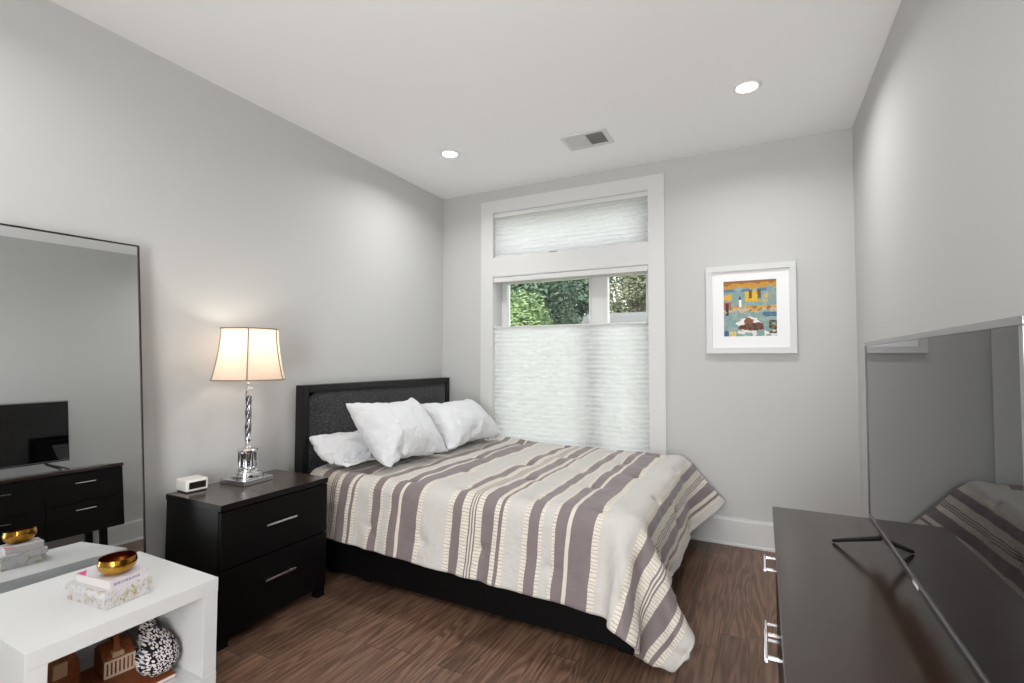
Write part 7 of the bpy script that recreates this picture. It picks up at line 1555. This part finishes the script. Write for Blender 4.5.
shade('white pleated shade closed over the upper transom window', UZ1 - .045, UZ0 + .006, (UZ1 - .045, UZ1 - .007), tab=True)
shade('tall white pleated shade on the lower window, lowered from the top', 1.530, LZ0 + .006, rail_top=True)
bm = bmesh.new(); add_box(bm, OX0 + .009, OX1 - .009, -.012, .045, 1.925, LZ1 - .007, .003)
tag(obj('headrail', bm, m_trim, loc=((OX0 + OX1) / 2, .016, 1.925)), 'slim white shade headrail at the top of the lower window', 'headrail')


# ------------------------------------------------------------------ outdoors
bm = bmesh.new(); add_box(bm, -30, 16, .6, 45, -.5, -.3)
struct('ground', bm, leaf_mat('lawn', (86, 96, 62), (110, 112, 80), 3))


def tree(name, label, x, y, h, rad, n, size, m, seed, low=.9, group='trees outside the window', blobs=9):
    rn = random.Random(seed); t = thing(name, (x, y, -.3), label, 'tree', group)
    bm = bmesh.new(); pts = [(x, y, -.3), (x + .08, y, h * .3), (x - .05, y + .05, h * .6), (x, y, h * .92)]
    tube(bm, pts, [.16, .13, .09, .03], 8)
    cs = []
    for i in range(blobs):
        a = rn.uniform(0, 2 * PI); r = rad * rn.uniform(.15, .72); z = low + (h - low) * rn.uniform(.08, .86)
        k = (1 - abs((z - low) / (h - low) - .4) * .9); cs.append((Vector((x + r * k * math.cos(a), y + r * k * math.sin(a), z)), rad * rn.uniform(.34, .52)))
        tube(bm, [(x, y, z * .7), tuple((Vector((x, y, z * .8)) + cs[-1][0]) / 2), tuple(cs[-1][0])], [.05, .035, .015], 5)
    obj('trunk', bm, Mat('bark', (82, 70, 58), .9).m, t)
    vs = []; fs = []
    for i in range(n):
        c, r = cs[i % blobs]
        d = Vector((rn.gauss(0, 1), rn.gauss(0, 1), rn.gauss(0, 1))).normalized(); p = c + d * r * rn.uniform(.55, 1.05) ** .6
        a = Vector((rn.gauss(0, 1), rn.gauss(0, 1), rn.gauss(0, .5))).normalized(); b = a.cross(d + Vector((0, 0, .4))).normalized()
        s = size * rn.uniform(.7, 1.3); k = len(vs); nrm = a.cross(b)
        vs += [p - a * s, p + b * s * .45 + nrm * s * .12, p + a * s, p - b * s * .45 + nrm * s * .12]
        fs += [(k, k + 1, k + 2), (k, k + 2, k + 3)]
    me = bpy.data.meshes.new('foliage'); org = t.location
    me.from_pydata([tuple(v - org) for v in vs], [], fs); me.materials.append(m)
    o = bpy.data.objects.new('foliage', me); COL.objects.link(o); o.parent = t
    return t


lm1 = leaf_mat('bright_leaves', (78, 102, 62), (118, 142, 92)); lm2 = leaf_mat('dark_leaves', (48, 70, 56), (70, 92, 74), .8); lm3 = leaf_mat('olive_leaves', (78, 88, 68), (106, 108, 88), 1.2)  # leaf colours kept muted and low in contrast to paint in haze
tree('leafy_tree', 'bright light-green leafy tree close behind the left pane', -2.95, 7.2, 2.85, 1.3, 9000, .05, lm1, 1, blobs=14)
tree('leafy_tree', 'dark green tree just behind the bright tree at the left', -5.3, 13.6, 6.0, 1.9, 6000, .11, lm2, 2, 1.0, blobs=16)
tree('leafy_tree', 'dark green tree in the middle distance behind the left pane', -7.6, 20.6, 8.0, 2.7, 6000, .16, lm2, 3, 1.2, blobs=16)
tree('leafy_tree', 'farthest dark tree, beside the sky gap in the left pane', -8.3, 28.0, 7.4, 3.0, 5000, .2, lm2, 4, 1.2, blobs=14)
tree('leafy_tree', 'thin olive tree behind the silver van in the narrow right pane', -1.15, 12.9, 4.5, 1.2, 6000, .06, lm3, 5, 1.2, blobs=12)
tree('leafy_tree', 'hazy-toned olive tree farther back in the narrow right pane', -2.3, 17.6, 6.6, 2.1, 7000, .10, lm3, 6, 1.2, blobs=12)


def van(x, y, L, H, body, label):
    t = thing('van', (x, y, -.3), label, 'vehicle')
    z = -.3; w = 2.0
    bm = bmesh.new()
    prism(bm, [(x - L / 2, z + .45), (x + L / 2 - .1, z + .45), (x + L / 2, z + .9), (x + L / 2 - .15, z + 1.35), (x + L / 2 - 1.0, z + H - .25), (x + L / 2 - 1.35, z + H), (x - L / 2 + .12, z + H), (x - L / 2, z + H - .15)], 'y', y - w / 2, y + w / 2)
    bmesh.ops.bevel(bm, geom=bm.edges[:], offset=.07, segments=3, affect='EDGES')
    obj('body', bm, Mat('van_paint', body, .3).m, t, smooth=True)
    bm = bmesh.new(); yf = y - w / 2 - .004
    for a, b in ((x + L / 2 - 1.75, x + L / 2 - 1.15), (x - L / 2 + .4, x + L / 2 - 2.0)): add_box(bm, a, b, yf - .004, yf + .01, z + H * .55, z + H * .86, .003)
    obj('side_windows', bm, m_glassdark, t)
    for xx in (x - L / 2 + .9, x + L / 2 - .95):
        for yy in (y - w / 2 + .12, y + w / 2 - .12):
            bm = bmesh.new(); r = [bm.verts.new((xx + .34 * math.cos(2 * PI * i / 24), yy - .11, z + .34 + .34 * math.sin(2 * PI * i / 24))) for i in range(24)]
            r2 = [bm.verts.new(v.co + Vector((0, .22, 0))) for v in r]
            bm.faces.new(r); bm.faces.new(r2[::-1])
            for i in range(24): bm.faces.new((r[i], r2[i], r2[(i + 1) % 24], r[(i + 1) % 24]))
            obj('wheel', bm, m_plastic_b, t)


van(.55, 10.2, 4.8, 2.82, (92, 94, 98), 'silver van parked outside the window')
